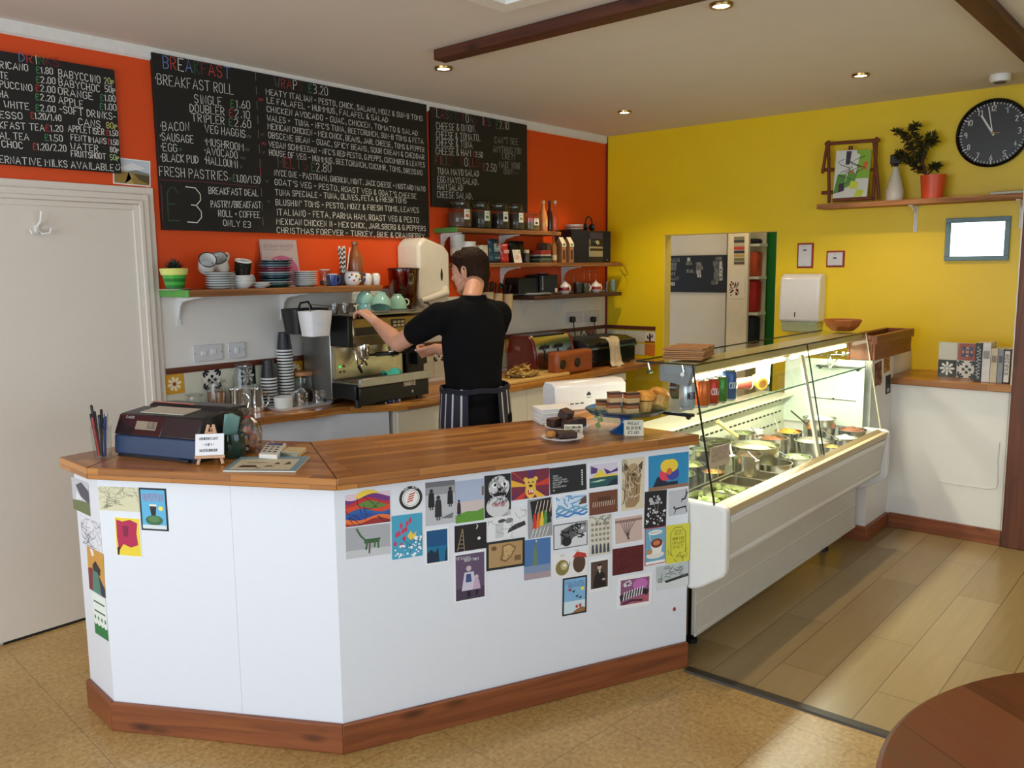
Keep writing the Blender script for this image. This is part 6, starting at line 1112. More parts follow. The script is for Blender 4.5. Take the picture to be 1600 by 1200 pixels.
m = MB(); m.lathe([(0, .0), (.021, 0), (.021, .012), (.017, .016), (0, .016)], 24); m.v = [(cx+.014+a, 3.956-c, z+sh*.62+b) for a, b, c in m.v]; m.f = [q[::-1] for q in m.f]; build('volume_knob', m, STEEL, t)
m = MB(); m.box((sxm+.016, 3.951, z+sh*.53), (sxm+.026, 3.9565, z+sh*.72)); build('slider', m, STEEL, t)
zz = z+sh+.0006
for i in range(4):
    m = plate_mb(.078, .012); solo('plate', m, (ENAMEL, mc((190, 110, 90), .3), ENAMEL, ENAMEL)[i], '%s plate in the pile on top of the left stereo speaker' % ordn(i, 4), 'plate', ((sx0+sxm)/2+.02, 4.03, zz+i*.0095), group='plates on the stereo speaker', world=False)
t = thing('headphones', 'black headphones set on top of the stereo', 'headphones', (cx+.01, 4.03, z+sh*.99+.0006)); t.pop('_o')
m = MB(); m.tube([(.045*math.cos(PI*k/12), 0, .055+.06*math.sin(PI*k/12)) for k in range(13)], .006, 8); build('headband', m, BLACK, t)
for s in (-1, 1):
    m = MB(); m.at((s*.045, 0, .031)); m.ball((0, 0, 0), (.016, .03, .03), 14, 10); build('ear_cup', m, BLACK, t)
m = MB(); p = [PX(*R3(*q), 6.02) for q in ((1395, 488), (1440, 482), (1475, 500), (1505, 540), (1515, 570), (1500, 582), (1480, 565), (1462, 535))]
p = [Vector((at3(1400, 488, 3.95).x, 3.95, ZS3+.003)), Vector((at3(1450, 482, 3.94).x, 3.945, ZS3+.004)), PY(*R3(1478, 500), 3.93), PY(*R3(1505, 540), 3.90), PY(*R3(1514, 572), 3.89), PY(*R3(1500, 582), 3.89), PY(*R3(1478, 560), 3.90), PY(*R3(1460, 532), 3.915)]
m.tube(p, .0025, 6); solo('cable', m, mc((60, 30, 20), .5), 'thin dark cable looping off the right end of the middle shelf', 'cable', tuple(p[0]))
z = ZS4+.0006
m = MB(); a, b = at3(738, 640, 4.02).x, at3(888, 640, 4.0).x; h = at3(800, 597, 4.0).z-z
m.box((a, 3.99, z+.016), (b-.003, 4.12, z+h)); solo('black_box', m, BLACK, 'plain black box at the left end of the lowest shelf', 'box', ((a+b)/2, 4.05, z+.016), bevel=.004)
a2, b2 = b, at3(1022, 640, 3.98).x; h = at3(950, 575, 3.98).z-z
t = thing('black_box', 'black box with white handwriting and a saucer-shaped lid on the lowest shelf', 'box', ((a2+b2)/2, 4.05, z+.016)); m = MB(); m.box((a2, 3.97, z+.016), (b2, 4.12, z+h)); build('carton_body', m, mc((18, 20, 26), .4), t, bevel=.004)
m = MB(); write(m, 'COFFEE', (a2+.018, 3.9692, z+h-.012), (0, 0, -1), (1, 0, 0), .012, .1, .003, (200, 200, 206)); m.quad((b2-.035, 3.9694, z+.02), (b2-.006, 3.9694, z+.02), (b2-.006, 3.9694, z+.05), (b2-.035, 3.9694, z+.05), 0, (206, 200, 190)); build('label', m, PRINT, t, smooth=False)
m = plate_mb(.06, .01); solo('saucer', m, mc((70, 74, 84), .2), 'dark saucer lying on the black handwritten box', 'saucer', ((a2+b2)/2+.01, 4.04, z+h+.0006), world=False)
for i in range(2):
    m = plate_mb(.125-.012*i, .013); m.v = [(x_*1.25, y_*.86, z_) for x_, y_, z_ in m.v]; solo('oval_plate', m, ENAMEL, '%s white oval plate under the black boxes on the lowest shelf' % ('lower' if i == 0 else 'upper'), 'plate', (at3(882, 700, 4.0).x, 4.022, z+i*.0075), world=False)
REDW = face_mat('red_band_ceramic', .2, 0, .3)
def teapot(label, px, y, r, ha, sa=None, spout=True):
    x = at3(px, 680, y).x; t = thing('teapot', label, 'teapot', (x, y, z), group=None); t.pop('_o'); W_, R_ = (222, 216, 206), (150, 26, 28); h = r*1.9
    m = MB(); m.lathe([(0, 0), (r*.55, 0), (r*.8, h*.12), (r*.97, h*.32), (r, h*.42), (r*.98, h*.58), (r*.85, h*.76), (r*.55, h*.9), (r*.4, h*.94), (0, h*.94)], 28, 0, [W_, W_, W_, R_, R_, W_, W_, W_, W_]); build('body', m, REDW, t)
    m = MB(); m.lathe([(r*.45, h*.93), (r*.4, h*.99), (r*.12, h*1.04), (r*.1, h*1.1), (r*.2, h*1.14), (0, h*1.2)], 20); build('lid', m, ENAMEL, t)
    c, s = math.cos(ha), math.sin(ha); P = []
    for k in range(10):
        q = -1.2+2.4*k/9; d = r*.86+math.cos(q)*r*.62-r*.2; P.append((d*c, d*s, h*.5+math.sin(q)*h*.34))
    m = MB(); m.tube(P, r*.11, 8); build('handle', m, ENAMEL, t)
    a = ha+PI if sa is None else sa; c, s = math.cos(a), math.sin(a)
    m = MB(); m.tube([(d*r*c, d*r*s, h*k) for d, k in ((.75, .35), (1.15, .5), (1.35, .75), (1.5, .86))], [r*.22, r*.17, r*.12, r*.1], 10); build('spout', m, ENAMEL, t); return t
teapot('white teapot with red band next to the black handwritten box', 1078, 3.985, .047, -1.75, 1.2)
teapot('white teapot with red band and handle turned right, next to the end tumbler', 1292, 3.985, .045, -.35)
DGM = mc((42, 44, 34), .25, 0, .05, .3)
t = thing('mug', 'dark olive mug in front of the stemmed glasses on the lowest shelf', 'mug', (at3(1170, 690, 3.98).x, 3.985, z)); t.pop('_o'); build('cup', mug_mb(.034, .088), DGM, t); build('handle', handle_mb(.034, .088, .6, .005, .9), DGM, t)
t = thing('mug', 'dark green mug with white handle left of the right-hand teapot', 'mug', (at3(1222, 690, 3.965).x, 3.968, z)); t.pop('_o'); build('cup', mug_mb(.032, .08), mc((54, 58, 40), .25, 0, .05, .3), t); build('handle', handle_mb(.032, .08, .7, .005, -.2), ENAMEL, t)
for i, px in enumerate((1140, 1212, 1250, 1290)):
    y = 4.08; x = at3(px, 600, y).x; h = at3(px, 548 if i else 575, y).z-z
    m = MB(); m.lathe([(.029, 0), (.031, .002), (.032, h*.25), (.022, h*.48), (.006, h*.55), (.005, h*.9), (.028, h*.985), (.028, h), (0, h)], 20)
    solo('wine_glass', m, JAR, ['short', 'first tall', 'second tall', 'third tall'][i]+' upturned stemmed glass from the left at the back of the lowest shelf', 'glass', (x, y, z), world=False)
t = thing('tumbler', 'glass tumbler holding pale blue paper at the right end of the lowest shelf', 'glass', (at3(1425, 690, 3.97).x-.01, 3.98, z)); t.pop('_o'); m = MB(); m.lathe([(0, 0), (.03, 0), (.034, .1), (.032, .1), (.028, .006), (0, .005)], 24); build('vessel', m, JAR, t)
m = MB(); m.box((-.016, -.006, .008), (.018, .012, .094)); build('paper_wad', m, mc((130, 170, 176), .6), t)
m = MB(); m.lathe([(0, 0), (.028, 0), (.031, .085), (.029, .085), (.026, .006), (0, .005)], 24); solo('tumbler', m, JAR, 'empty clear tumbler left of the one with blue paper', 'glass', (at3(1370, 690, 4.04).x, 4.04, z), world=False)
for i, (px, ztop, zbot) in enumerate(((762, 456, 482), (776, 458, 485), (792, 459, 488))):
    y = 4.06; x = PY(px, 470, y).x; t = thing('cutlery_pot', '%s slanted cream pot of dark-handled cutlery on the wall beside the shelves' % ('left', 'middle', 'right')[i], 'pot', (x, y, PY(px, zbot, y).z), group='cream cutlery pots on the wall'); t.pop('_o')
    h = PY(px, ztop, y).z-t.location.z; m = MB(); m.lathe([(0, 0), (.038, 0), (.045, h), (.042, h), (.035, .005), (0, .004)], 24); build('pot', m, mc((190, 164, 122), .4), t)
    m = MB(); m.box((-.02, .03, h*.3), (.02, YB-.001-y, h*.7)); build('wall_clip', m, WHITEP, t)
    for k in range(5):
        a = k*1.3+i; q = MB(); q.tube([(.012*math.cos(a), .012*math.sin(a), .01), (.026*math.cos(a), .026*math.sin(a), h+.02), (.034*math.cos(a)+.006, .034*math.sin(a), h+.055)], [.004, .005, .007], 8); q.ball((.036*math.cos(a)+.006, .036*math.sin(a), h+.06), (.012, .006, .012), 10, 6)
        solo('spoon', q, mc((44, 34, 30), .3, .3), 'dark-handled spoon in the %s cutlery pot' % ('left', 'middle', 'right')[i], 'spoon', tuple(t.location), group='dark spoons in the %s cutlery pot' % ('left', 'middle', 'right')[i], world=False)
for i, (a, b, px) in enumerate(((885, 908, 890), (914, 934, 922.5))):
    p0, p1 = PY(a, 510, YB), PY(b, 488, YB); t = wall_plate('socket', 'cream wall socket with a black plug, the one %s the corner' % ('farther from' if i == 0 else 'nearer'), 'socket', p0.x, p1.x, 1.215, 1.301, ())
    g = thing('plug', 'black plug and lead in the socket %s the corner' % ('farther from' if i == 0 else 'nearer'), 'plug', (PY(px, 500, YB).x, YB-.03, 1.24)); x = PY(px, 500, YB).x; zc = PY(px, 499, YB).z
    m = MB(); m.box((x-.022, YB-.05, zc-.022), (x+.022, YB-.0125, zc+.024)); build('plug_body', m, BLACK, g, bevel=.008); m = MB(); m.tube([(x, YB-.04, zc-.02), (x, YB-.045, zc-.07), (x-.01, YB-.06, 1.15), (x-.02, YB-.08, 1.02), (x-.03, YB-.1, WZ+.08)], .0045, 8); build('lead', m, BLACK, g)
def z6(x, y): return (760+x/5, 460+y/5)
wz = WZ+.0006
c0 = [PZ(*z6(*q), WZ) for q in ((150, 690), (530, 632), (440, 585), (160, 570))]
cb0, cb1 = PZ(*z6(60, 700), WZ).x, PZ(*z6(530, 620), WZ).x
m = MB(); m.box((cb0, 3.575, wz), (cb1, 3.79, wz+.022)); solo('chopping_board', m, mc((206, 168, 96), .5, 0, .08), 'pale chopping board on the back worktop right of the man', 'chopping board', ((cb0+cb1)/2, 3.78, wz), bevel=.006)
pcx, pcy = PY(815, 573, 3.70).x, 3.70
t = thing('foil_plate', 'crumpled foil tray on the chopping board under pale shavings', 'tray', (pcx, pcy, wz+.0226)); t.pop('_o')
m = MB(); n = 36; rnd = random.Random(3); jit = [rnd.random() for _ in range(n)]
R = []
for rad, zz in ((.0, .003), (.12, .003), (.15, .02), (.148, .021), (.118, .006), (0, .006)): R.append([(rad*(1+.06*jit[i])*math.cos(2*PI*i/n), rad*.62*(1+.06*jit[i])*math.sin(2*PI*i/n), zz*(1+.6*jit[i])) for i in range(n)])
vs = [p for r in R for p in r]; m.add(vs, [(k*n+i, k*n+(i+1) % n, (k+1)*n+(i+1) % n, (k+1)*n+i) for k in range(5) for i in range(n)]); build('foil', m, mc((190, 180, 160), .25, .9, .1), t)
m = MB(); rnd = random.Random(5)
for i in range(150):
    a, r = rnd.random()*6.3, .125*math.sqrt(rnd.random()); x, y = pcx+r*math.cos(a), pcy+r*.6*math.sin(a); zz = wz+.034+(.07*(1-(r/.125)**2))*rnd.random(); b = rnd.random()*6.3; L = .022+.025*rnd.random(); e = (rnd.random()-.5)*.8
    d = Vector((math.cos(b)*math.cos(e), math.sin(b)*math.cos(e), math.sin(e))); s = Vector((-math.sin(b), math.cos(b), .3)).normalized()*.006
    p = Vector((x, y, zz)); m.add([p-d*L-s, p+d*L-s, p+d*L+s, p-d*L+s, p-s+Vector((0, 0, .006)), p+s+Vector((0, 0, .006))], [(0, 4, 5, 3), (4, 1, 2, 5), (0, 3, 2, 1)])
o = solo('shavings', m, mc((214, 176, 90), .6, 0, .15), 'heap of pale yellow shavings piled on the foil tray', 'food', (pcx, pcy, wz+.03), smooth=False); o['kind'] = 'stuff'
tx0, tx1 = PZ(*z6(380, 575), WZ).x-.06, PZ(*z6(660, 520), WZ).x
ts = thing('toaster', 'red-ended wide steel toaster on the back worktop under the dark shelf', 'toaster', (4.75, 3.85, wz))
ta, tb = 4.40, 4.80; th = PY(*z6(430, 312), 3.9).z-wz
MARO = mc((92, 20, 14), .2, 0, .04, .4)
def tprof(y0, y1, h): return [(y0, .02), (y0, h*.55), (y0+.02, h*.85), (y0+.06, h), (y1-.06, h), (y1-.02, h*.85), (y1, h*.55), (y1, .02)]
ta = PY(*z6(290, 450), 3.9).x; tb = PY(*z6(640, 400), 3.86).x
P = [(y, wz+h) for y, h in tprof(3.80, 4.06, th)]
m = MB(); m.prism(P, ta+.03, tb-.03, axis='x'); build('steel_shell', m, STEEL, ts, bevel=.004)
for a, b in ((ta, ta+.032), (tb-.032, tb)):
    m = MB(); m.prism([(y+(-.006 if y < 3.9 else .006), h+(.004 if h > wz+.1 else -.018)) for y, h in P], a, b, axis='x'); build('end_cover', m, MARO, ts, bevel=.012, seg=3)
for k in range(4):
    m = MB(); y = 3.86+k*.047; m.box((ta+.06, y-.012, wz+th-.006), (tb-.06, y+.012, wz+th+.0008)); build('slot', m, BLACK, ts)
for k in range(2):
    m = MB(); x = ta+.12+k*.16; m.box((x-.018, 3.77, wz+th*.66), (x+.018, 3.802, wz+th*.76)); m.box((x-.004, 3.794, wz+th*.3), (x+.004, 3.8005, wz+th*.8)); build('lever', m, BLACK, ts, bevel=.003)
m = MB(); lp = Vector((ta-.0012, 3.98, wz+th*.62)); write(m, 'TRS', lp, (0, -1, 0), (0, 0, 1), .022, .05, .003, (190, 150, 130)); build('lettering', m, PRINT, ts, smooth=False)
ra, rb = PY(*z6(520, 510), 3.64).x, PY(*z6(822, 510), 3.62).x
rd = thing('retro_radio', 'tan leather-look radio with two round dials in front of the toaster', 'radio', ((ra+rb)/2, 3.65, wz)); rh = PY(*z6(660, 440), 3.62).z-wz
m = MB(); m.box((ra, 3.60, wz), (rb, 3.70, wz+rh)); build('case', m, mc((150, 76, 36), .35, 0, .1, .2), rd, bevel=.03, seg=4)
for u, rr_ in ((.14, .034), (.53, .034)):
    x = ra+(rb-ra)*u; zc = wz+rh*.48
    for r_, d, mt, nm in ((rr_, .006, BLACK, 'dial'), (rr_*.72, .009, mc((70, 62, 54), .25, .5), 'dial_face')):
        m = MB(); m.lathe([(0, d), (r_*.94, d), (r_, d*.6), (r_, 0)], 28); m.v = [(x+a, 3.60-c, zc+b) for a, b, c in m.v]; m.f = [q[::-1] for q in m.f]; build(nm, m, mt, rd)
m = MB(); m.box((ra+.1, 3.598, wz+.0), (ra+.135, 3.60, wz+.012)); build('badge', m, mc((190, 50, 50), .4), rd)
ga, gb = PY(*z6(700, 480), 3.72).x, PY(*z6(1190, 440), 3.72).x
ga = max(ga, tb+.02); gb = min(gb, 5.9)
pg = thing('panini_grill', 'black and steel panini grill with lid closed beside the radio', 'grill', ((ga+gb)/2, 3.85, wz)); gh = PY(*z6(900, 350), 3.7).z-wz
m = MB(); m.box((ga, 3.70, wz+.012), (gb, 4.06, wz+gh*.62)); build('base', m, mc((60, 56, 50), .25, .8), pg, bevel=.006)
m = MB(); m.box((ga+.02, 3.694, wz+.03), (gb-.02, 3.702, wz+gh*.55)); build('front_panel', m, mc((30, 28, 26), .2, .3), pg, bevel=.003)
m = MB(); m.prism([(3.685, wz+gh*.66), (3.69, wz+gh*.86), (3.78, wz+gh*1.0), (4.0, wz+gh*1.02), (4.06, wz+gh*.9), (4.06, wz+gh*.66)], ga-.005, gb+.005, axis='x'); build('lid', m, BLACK, pg, bevel=.012, seg=3)
m = MB(); m.box((ga-.004, 3.682, wz+gh*.64), (gb+.004, 3.688, wz+gh*.72)); build('lid_trim', m, STEEL, pg)
m = MB(); m.tube([(ga+.1, 3.70, wz+gh*.8), (ga+.1, 3.65, wz+gh*.88), (gb-.1, 3.65, wz+gh*.88), (gb-.1, 3.70, wz+gh*.8)], .011, 10); build('handle', m, BLACK, pg)
for k in range(2):
    m = MB(); m.lathe([(0, .018), (.014, .016), (.016, 0)], 18); m.v = [(ga+.06+a, 3.694-c, wz+.05+.04*k+b) for a, b, c in m.v]; m.f = [q[::-1] for q in m.f]; build('knob', m, BLACKGLOSS, pg)
for x in (ga+.04, gb-.04):
    for y in (3.74, 4.02): m = MB(); m.tube([(x, y, wz), (x, y, wz+.014)], .014, 10); build('foot', m, BLACK, pg)
cxa, cxb = PY(*z6(955, 400), 3.63).x, PY(*z6(1062, 400), 3.63).x; zt = PY(*z6(1000, 325), 3.66).z; zb = wz+.003
m = MB(); path = [(3.72, wz+gh*1.03+.006), (3.67, wz+gh*.98+.012), (3.637, wz+gh*.9), (3.628, wz+gh*.75), (3.63, wz+gh*.4), (3.625, wz+.03), (3.60, wz+.004)]
def tf(u, v):
    k = v*(len(path)-1); i = min(int(k), len(path)-2); f = k-i; y = path[i][0]*(1-f)+path[i+1][0]*f; zz = path[i][1]*(1-f)+path[i+1][1]*f
    return (cxa+(cxb-cxa)*u*(1-.25*math.sin(v*2.6))+.012*v+.006*math.sin(v*11), y-.008*abs(math.sin(u*8+v*3))-.003, zz+.004*math.sin(u*9))
cloth_grid(m, tf, 14, 26)
o = solo('tea_towel', m, mc((204, 186, 152), .85, 0, .12, 0, 0, .4), 'pale creased tea towel hanging over the front of the panini grill', 'towel', ((cxa+cxb)/2, 3.63, wz)); sd = o.modifiers.new('thick', 'SOLIDIFY'); sd.thickness = .005; sd.offset = 1
cz = ZT+.0006
tl = thing('cash_register', 'blue and black electronic cash register on the left end of the serving counter', 'till', (1.62, 2.9, cz))
a, b = PZ(179, 713, ZT), PZ(309, 726, ZT); ux = (b-a).normalized(); ux.z = 0; uy = Vector((-ux.y, ux.x, 0)); w = (b-a).length; dpt = .31
if uy.x < 0: uy = -uy
def TL(u, v, z): q = a+ux*u+uy*v; return Vector((q.x, q.y, cz+z))
def tbox(m, u0, u1, prof, mat=0, col=None):
    n = len(prof); vs = [TL(u0, v, z) for v, z in prof]+[TL(u1, v, z) for v, z in prof]
    fs = [tuple(range(n)), tuple(range(n, 2*n))[::-1]]+[(i, i+n, (i+1) % n+n, (i+1) % n) for i in range(n)]
    m.add(vs, fs, mat, col)
    return m
TB = mc((40, 58, 88), .4); TK = mc((26, 26, 30), .35); TD = mc((40, 28, 32), .2)
m = tbox(MB(), 0, w, [(0, .012), (dpt, .012), (dpt, .082), (.005, .082)]); build('cash_drawer', m, TB, tl, bevel=.006)
m = tbox(MB(), .008, w-.008, [(.01, 0), (dpt-.01, 0), (dpt-.01, .014), (.01, .014)]); build('base', m, TK, tl)
m = tbox(MB(), .002, w-.002, [(.006, .082), (dpt, .082), (dpt, .13), (.15, .165), (.04, .155)]); build('upper_body', m, TK, tl, bevel=.006)
m = tbox(MB(), .002, w*.56, [(.0045, .084), (.012, .083), (.043, .152), (.0365, .152)]); build('display_panel', m, TD, tl, bevel=.002)
m = MB(); n_ = (TL(0, .0045, .084)-TL(0, .0365, .152)).cross(ux).normalized(); n_ = n_ if n_.dot(uy) < 0 else -n_
def TF(u, k, e=.001): return TL(u, .0045+.032*k, .084+.068*k)+n_*e
m.quad(TF(w*.24, .3), TF(w*.49, .3), TF(w*.49, .72), TF(w*.24, .72), 0, (140, 126, 104)); uyF = (TF(0, 1)-TF(0, 0)).normalized()
write(m, '0.00', TF(w*.385, .37, .0016), ux, uyF, .024, w*.09, .0022, (70, 64, 52), None, 0); write(m, 'CASIO', TF(w*.1, .82, .0016), ux, uyF, .008, w*.1, .0014, (190, 186, 180), None, 0); build('display_print', m, PRINT, tl, smooth=False)
m = tbox(MB(), w*.2, w*.72, [(.06, .158), (.15, .1655), (.15, .168), (.06, .1605)]); build('receipt_cover', m, mc((196, 190, 170), .5), tl)
m = tbox(MB(), .01, w-.02, [(.15, .15), (.3, .128), (.3, .165), (.18, .175)]); build('printer_hood', m, mc((34, 34, 38), .3), tl, bevel=.006)
m = MB(); m.tube([TL(.02, .18, .177), TL(w*.6, .17, .1775)], .004, 8); build('hood_edge', m, STEEL, tl)
m = tbox(MB(), w*.78, w*.9, [(-.003, .002), (.01, .002), (.01, .012), (-.003, .012)]); build('drawer_lock', m, TK, tl)
pp = PZ(161, 715, ZT)
t = thing('pen_pot', 'clear plastic cup stuffed with pens beside the cash register', 'pot', (pp.x, pp.y, cz)); t.pop('_o')
m = MB(); m.lathe([(0, 0), (.03, 0), (.037, .115), (.035, .115), (.028, .005), (0, .004)], 24); build('cup', m, JAR, t)
pens = [((226, 226, 226), .145), ((30, 30, 34), .19), ((40, 60, 130), .15), ((24, 24, 26), .17), ((190, 60, 70), .15), ((226, 226, 230), .16), ((60, 60, 66), .165), ((36, 40, 60), .15), ((120, 40, 90), .155), ((20, 20, 22), .16), ((210, 208, 200), .15), ((50, 110, 90), .15)]
nms = ['white', 'long black', 'blue', 'black', 'red', 'pale grey', 'grey', 'navy', 'purple', 'short black', 'cream', 'teal']
for i, (c, L) in enumerate(pens):
    aa = i*2.4; r0 = .006+.012*((i*7) % 5)/5; p0 = Vector((r0*math.cos(aa), r0*math.sin(aa), .007)); p1 = Vector(((r0+.016)*math.cos(aa), (r0+.016)*math.sin(aa), L))
    t = thing('pen', '%s pen standing in the clear pen pot' % nms[i], 'pen', (pp.x, pp.y, cz), group='pens in the clear pot'); t.pop('_o')
    m = MB(); m.tube([p0, p0.lerp(p1, .72)], .0042, 8); build('barrel', m, mc(c, .3), t); m = MB(); m.tube([p0.lerp(p1, .70), p1, p1+(p1-p0)*.03], [.0052, .0052, .003], 8); build('cap', m, mc(tuple(v*.75 for v in c), .3), t)
e0 = PZ(329, 727, ZT); ex = Vector((.75, -.66, 0)).normalized(); en = Vector((-.66, -.75, 0)).normalized(); sc = (PZ(351, 729, ZT)-PZ(306, 729, ZT)).length
t = thing('table_easel', 'miniature wooden easel on the counter before the cash register', 'easel', (e0.x, e0.y, cz))
def EZ(u, z, d=0): return e0+ex*u-en*d+Vector((0, 0, cz-e0.z+z))
WD = mc((206, 162, 128), .5, 0, .06); H = .135
for s in (-1, 1): m = MB(); m.tube([EZ(s*.042, .003, 0), EZ(s*.008, H, .045)], .0055, 6); build('front_leg', m, WD, t)
m = MB(); m.tube([EZ(0, .003, .10), EZ(0, H-.01, .045)], .005, 6); build('rear_leg', m, WD, t)
m = MB(); m.tube([EZ(-.018, H*.8, .036), EZ(.018, H*.8, .036)], .004, 6); build('crossbar', m, WD, t)
m = MB(); m.tube([EZ(-.05, .03, -.004), EZ(.05, .03, -.004)], .006, 6); build('ledge', m, WD, t)
cd = thing('wifi_card', 'small white canvas card handwritten with wifi details on the miniature easel', 'card', tuple(EZ(0, .037, 0))); hw = sc*.5*.94
m = MB(); A = [EZ(-hw, .037, -.008), EZ(hw, .037, -.008), EZ(hw, .108, .016), EZ(-hw, .108, .016)]; m.slab(*A, .008, 0, (232, 230, 230)); uu = (A[3]-A[0]).normalized(); nf = (A[1]-A[0]).cross(A[3]-A[0]).normalized()*.0006
for tx, v, wd, u in (('Nourish Cafe', .72, .66, .14), ('- Wifi -', .44, .4, .26), ('mayfieldunlock', .17, .62, .16)): write(m, tx.upper(), A[0]+ex*(2*hw*u)+(A[3]-A[0])*v+nf, ex, uu, .0085, 2*hw*wd, .0016, (50, 50, 54))
build('canvas', m, PRINT, cd, smooth=False)
g = PZ(367, 714, ZT); t = thing('tip_pot', 'dark green glazed pot beside the wifi card', 'pot', (g.x, g.y, cz)); t.pop('_o'); h = .088
m = MB(); m.lathe([(0, 0), (.032, 0), (.038, .01), (.04, h*.8), (.037, h), (.034, h), (.036, h*.8), (.034, .01), (0, .006)], 28); build('pot', m, mc((22, 50, 40), .15, 0, .05, .5), t)
m = MB(); cloth_grid(m, lambda u, v: (g.x+(u-.5)*.06, g.y+.012*math.sin(v*4)+.008, cz+.03+.13*v-.035*max(0, u-.5)*v), 8, 8); o = solo('napkin', m, mc((120, 160, 152), .7), 'folded mint napkin standing in the dark green pot', 'napkin', (g.x, g.y, cz+.03)); o.modifiers.new('thick', 'SOLIDIFY').thickness = .004
g2 = PZ(390, 707, ZT); t = thing('treat_bag', 'clear cellophane bag of treats tied shut behind the dark green pot', 'bag', (g2.x, g2.y, cz)); t.pop('_o')
m = MB(); n = 24; rnd = random.Random(8); prof = [(.0, .001), (.036, .002), (.045, .03), (.045, .08), (.036, .115), (.012, .135), (.03, .165)]; R = []
for k, (r, zz) in enumerate(prof): R += [(r*(1+.16*rnd.random())*math.cos(2*PI*i/n), r*(1+.16*rnd.random())*math.sin(2*PI*i/n), zz) for i in range(n)]
m.add(R, [(k*n+i, k*n+(i+1) % n, (k+1)*n+(i+1) % n, (k+1)*n+i) for k in range(len(prof)-1) for i in range(n)]); build('cellophane', m, glass('cellophane', (.86, .84, .8), .4, .08, .12), t, smooth=False)
m = MB(); m.lathe([(.012, .130), (.016, .135), (.012, .140)], 12); build('tie', m, mc((170, 60, 50), .4), t)
for i in range(7):
    m = MB(); aa = i*1.7; m.ball((.018*math.cos(aa), .018*math.sin(aa), .02+.0115*i), (.017, .014, .014), 10, 7); build('treat', m, mc(((176, 96, 40), (150, 50, 30), (196, 130, 60))[i % 3], .5, 0, .2), t)
def flat_block(name, label, cat, c4, zt, mat, bevel=.004, z0=None):
    P = [PZ(*q, ZT+zt) for q in c4]; ctr = sum(P, Vector())/4; t = thing(name, label, cat, (ctr.x, ctr.y, cz))
    m = MB(); m.prism([(p.x, p.y) for p in P], cz if z0 is None else z0, ZT+zt); build('body', m, mat, t, bevel=bevel); return t, P
t, P = flat_block('card_reader', 'white card payment reader with grey keys on the counter', 'card reader', ((404, 709), (433, 711), (447.5, 692), (417.5, 691)), .022, mc((226, 220, 206), .35))
def onq(P, u, v, e): q = P[0].lerp(P[1], u).lerp(P[3].lerp(P[2], u), v); return q+Vector((0, 0, e))
m = MB(); m.quad(*[onq(P, u, v, .0006) for u, v in ((.1, .74), (.88, .74), (.88, .95), (.1, .95))]); build('screen', m, mc((60, 50, 110), .2), t)
for i in range(3):
    for j in range(3): m = MB(); q = onq(P, .2+.28*i, .22+.19*j, 0); m.box((q.x-.005, q.y-.004, q.z), (q.x+.005, q.y+.004, q.z+.002)); build('key', m, mc((44, 44, 48), .4), t)
q = onq(P, .5, 1, -.01); m = MB(); m.tube([q, q+Vector((.02, .05, .0)), q+Vector((-.01, .12, .05)), q+Vector((-.09, .17, .12)), TL(w*.9, .29, .168)], .002, 6); solo('cable', m, mc((214, 214, 214), .4), 'thin lead rising from the card reader to the cash register', 'cable', tuple(q))
t, P = flat_block('note_pad', 'cream note pad with blue-grey edge beside the card reader', 'note pad', ((438, 706), (465, 708), (479, 698.5), (450.5, 698)), .02, mc((206, 186, 140), .6))
m = MB(); m.slab(P[0]+Vector((0, 0, -.001)), P[1]+Vector((0, 0, -.001)), P[1]+Vector((0, 0, -.017)), P[0]+Vector((0, 0, -.017)), -.0015); build('spine', m, mc((110, 130, 136), .5), t)
t, P = flat_block('magazine', 'magazine with a harbour picture on its cover lying at the counter edge', 'magazine', ((348, 735), (462, 736), (484, 713), (376, 714)), .006, mc((214, 208, 190), .6), .001)
m = MB(); e = .0006
m.quad(*[onq(P, u, v, e) for u, v in ((0, 0), (1, 0), (1, 1), (0, 1))], 0, (120, 150, 164)); e = .0009; m.quad(*[onq(P, u, v, e) for u, v in ((.07, .06), (.9, .06), (.9, .8), (.07, .8))], 0, (206, 196, 166)); e = .0012
for (u0, v0, u1, v1, c) in ((.15, .2, .42, .36, (74, 56, 36)), (.5, .25, .64, .34, (80, 64, 44)), (.6, .42, .7, .55, (90, 74, 56)), (.75, .4, .85, .6, (96, 80, 60)), (.2, .5, .5, .56, (140, 124, 96)), (.4, .14, .5, .2, (86, 66, 44))): m.quad(*[onq(P, u, v, e) for u, v in ((u0, v0), (u1, v0+.02), (u1-.05, v1), (u0+.03, v1))], 0, c)
d = (P[2]-P[3]).normalized(); write(m, 'HARBOUR LIFE', onq(P, .12, .85, e), d, (onq(P, .12, 1, 0)-onq(P, .12, 0, 0)).normalized(), .012, .11, .002, (226, 220, 206)); build('cover_print', m, PRINT, t, smooth=False)
nb = thing('napkin_box', 'tall white shiny box of napkins lying on the right part of the counter', 'box', (2.95, 2.25, cz))
p0, p1 = PZ(866, 646, ZT), PZ(1000, 668, ZT); NBX = [PZ(866, 640, ZT), PZ(990, 664, ZT)]
a = Vector((2.905, 2.50, 0)); d = Vector((.93, -.36, 0)).normalized(); nrm = Vector((-d.y, d.x, 0)); a = PZ(868, 645, ZT)
q = PY(978, 610, (a+d*.33).y)
Ln = .33
for _ in range(30):
    e = a+d*Ln; px = None
    v = e-EYE; sx = 800+FPX*v.dot(CR)/v.dot(CF)
    Ln += (978-sx)*.0012
def NB(u, v, z): p = a+d*u+nrm*v; return Vector((p.x, p.y, cz+z))
hh = PP(870, 600, a, nrm).z-cz
prof = [(0, 0), (.12, 0), (.12, hh*.8), (.1, hh), (.03, hh), (0, hh*.86)]
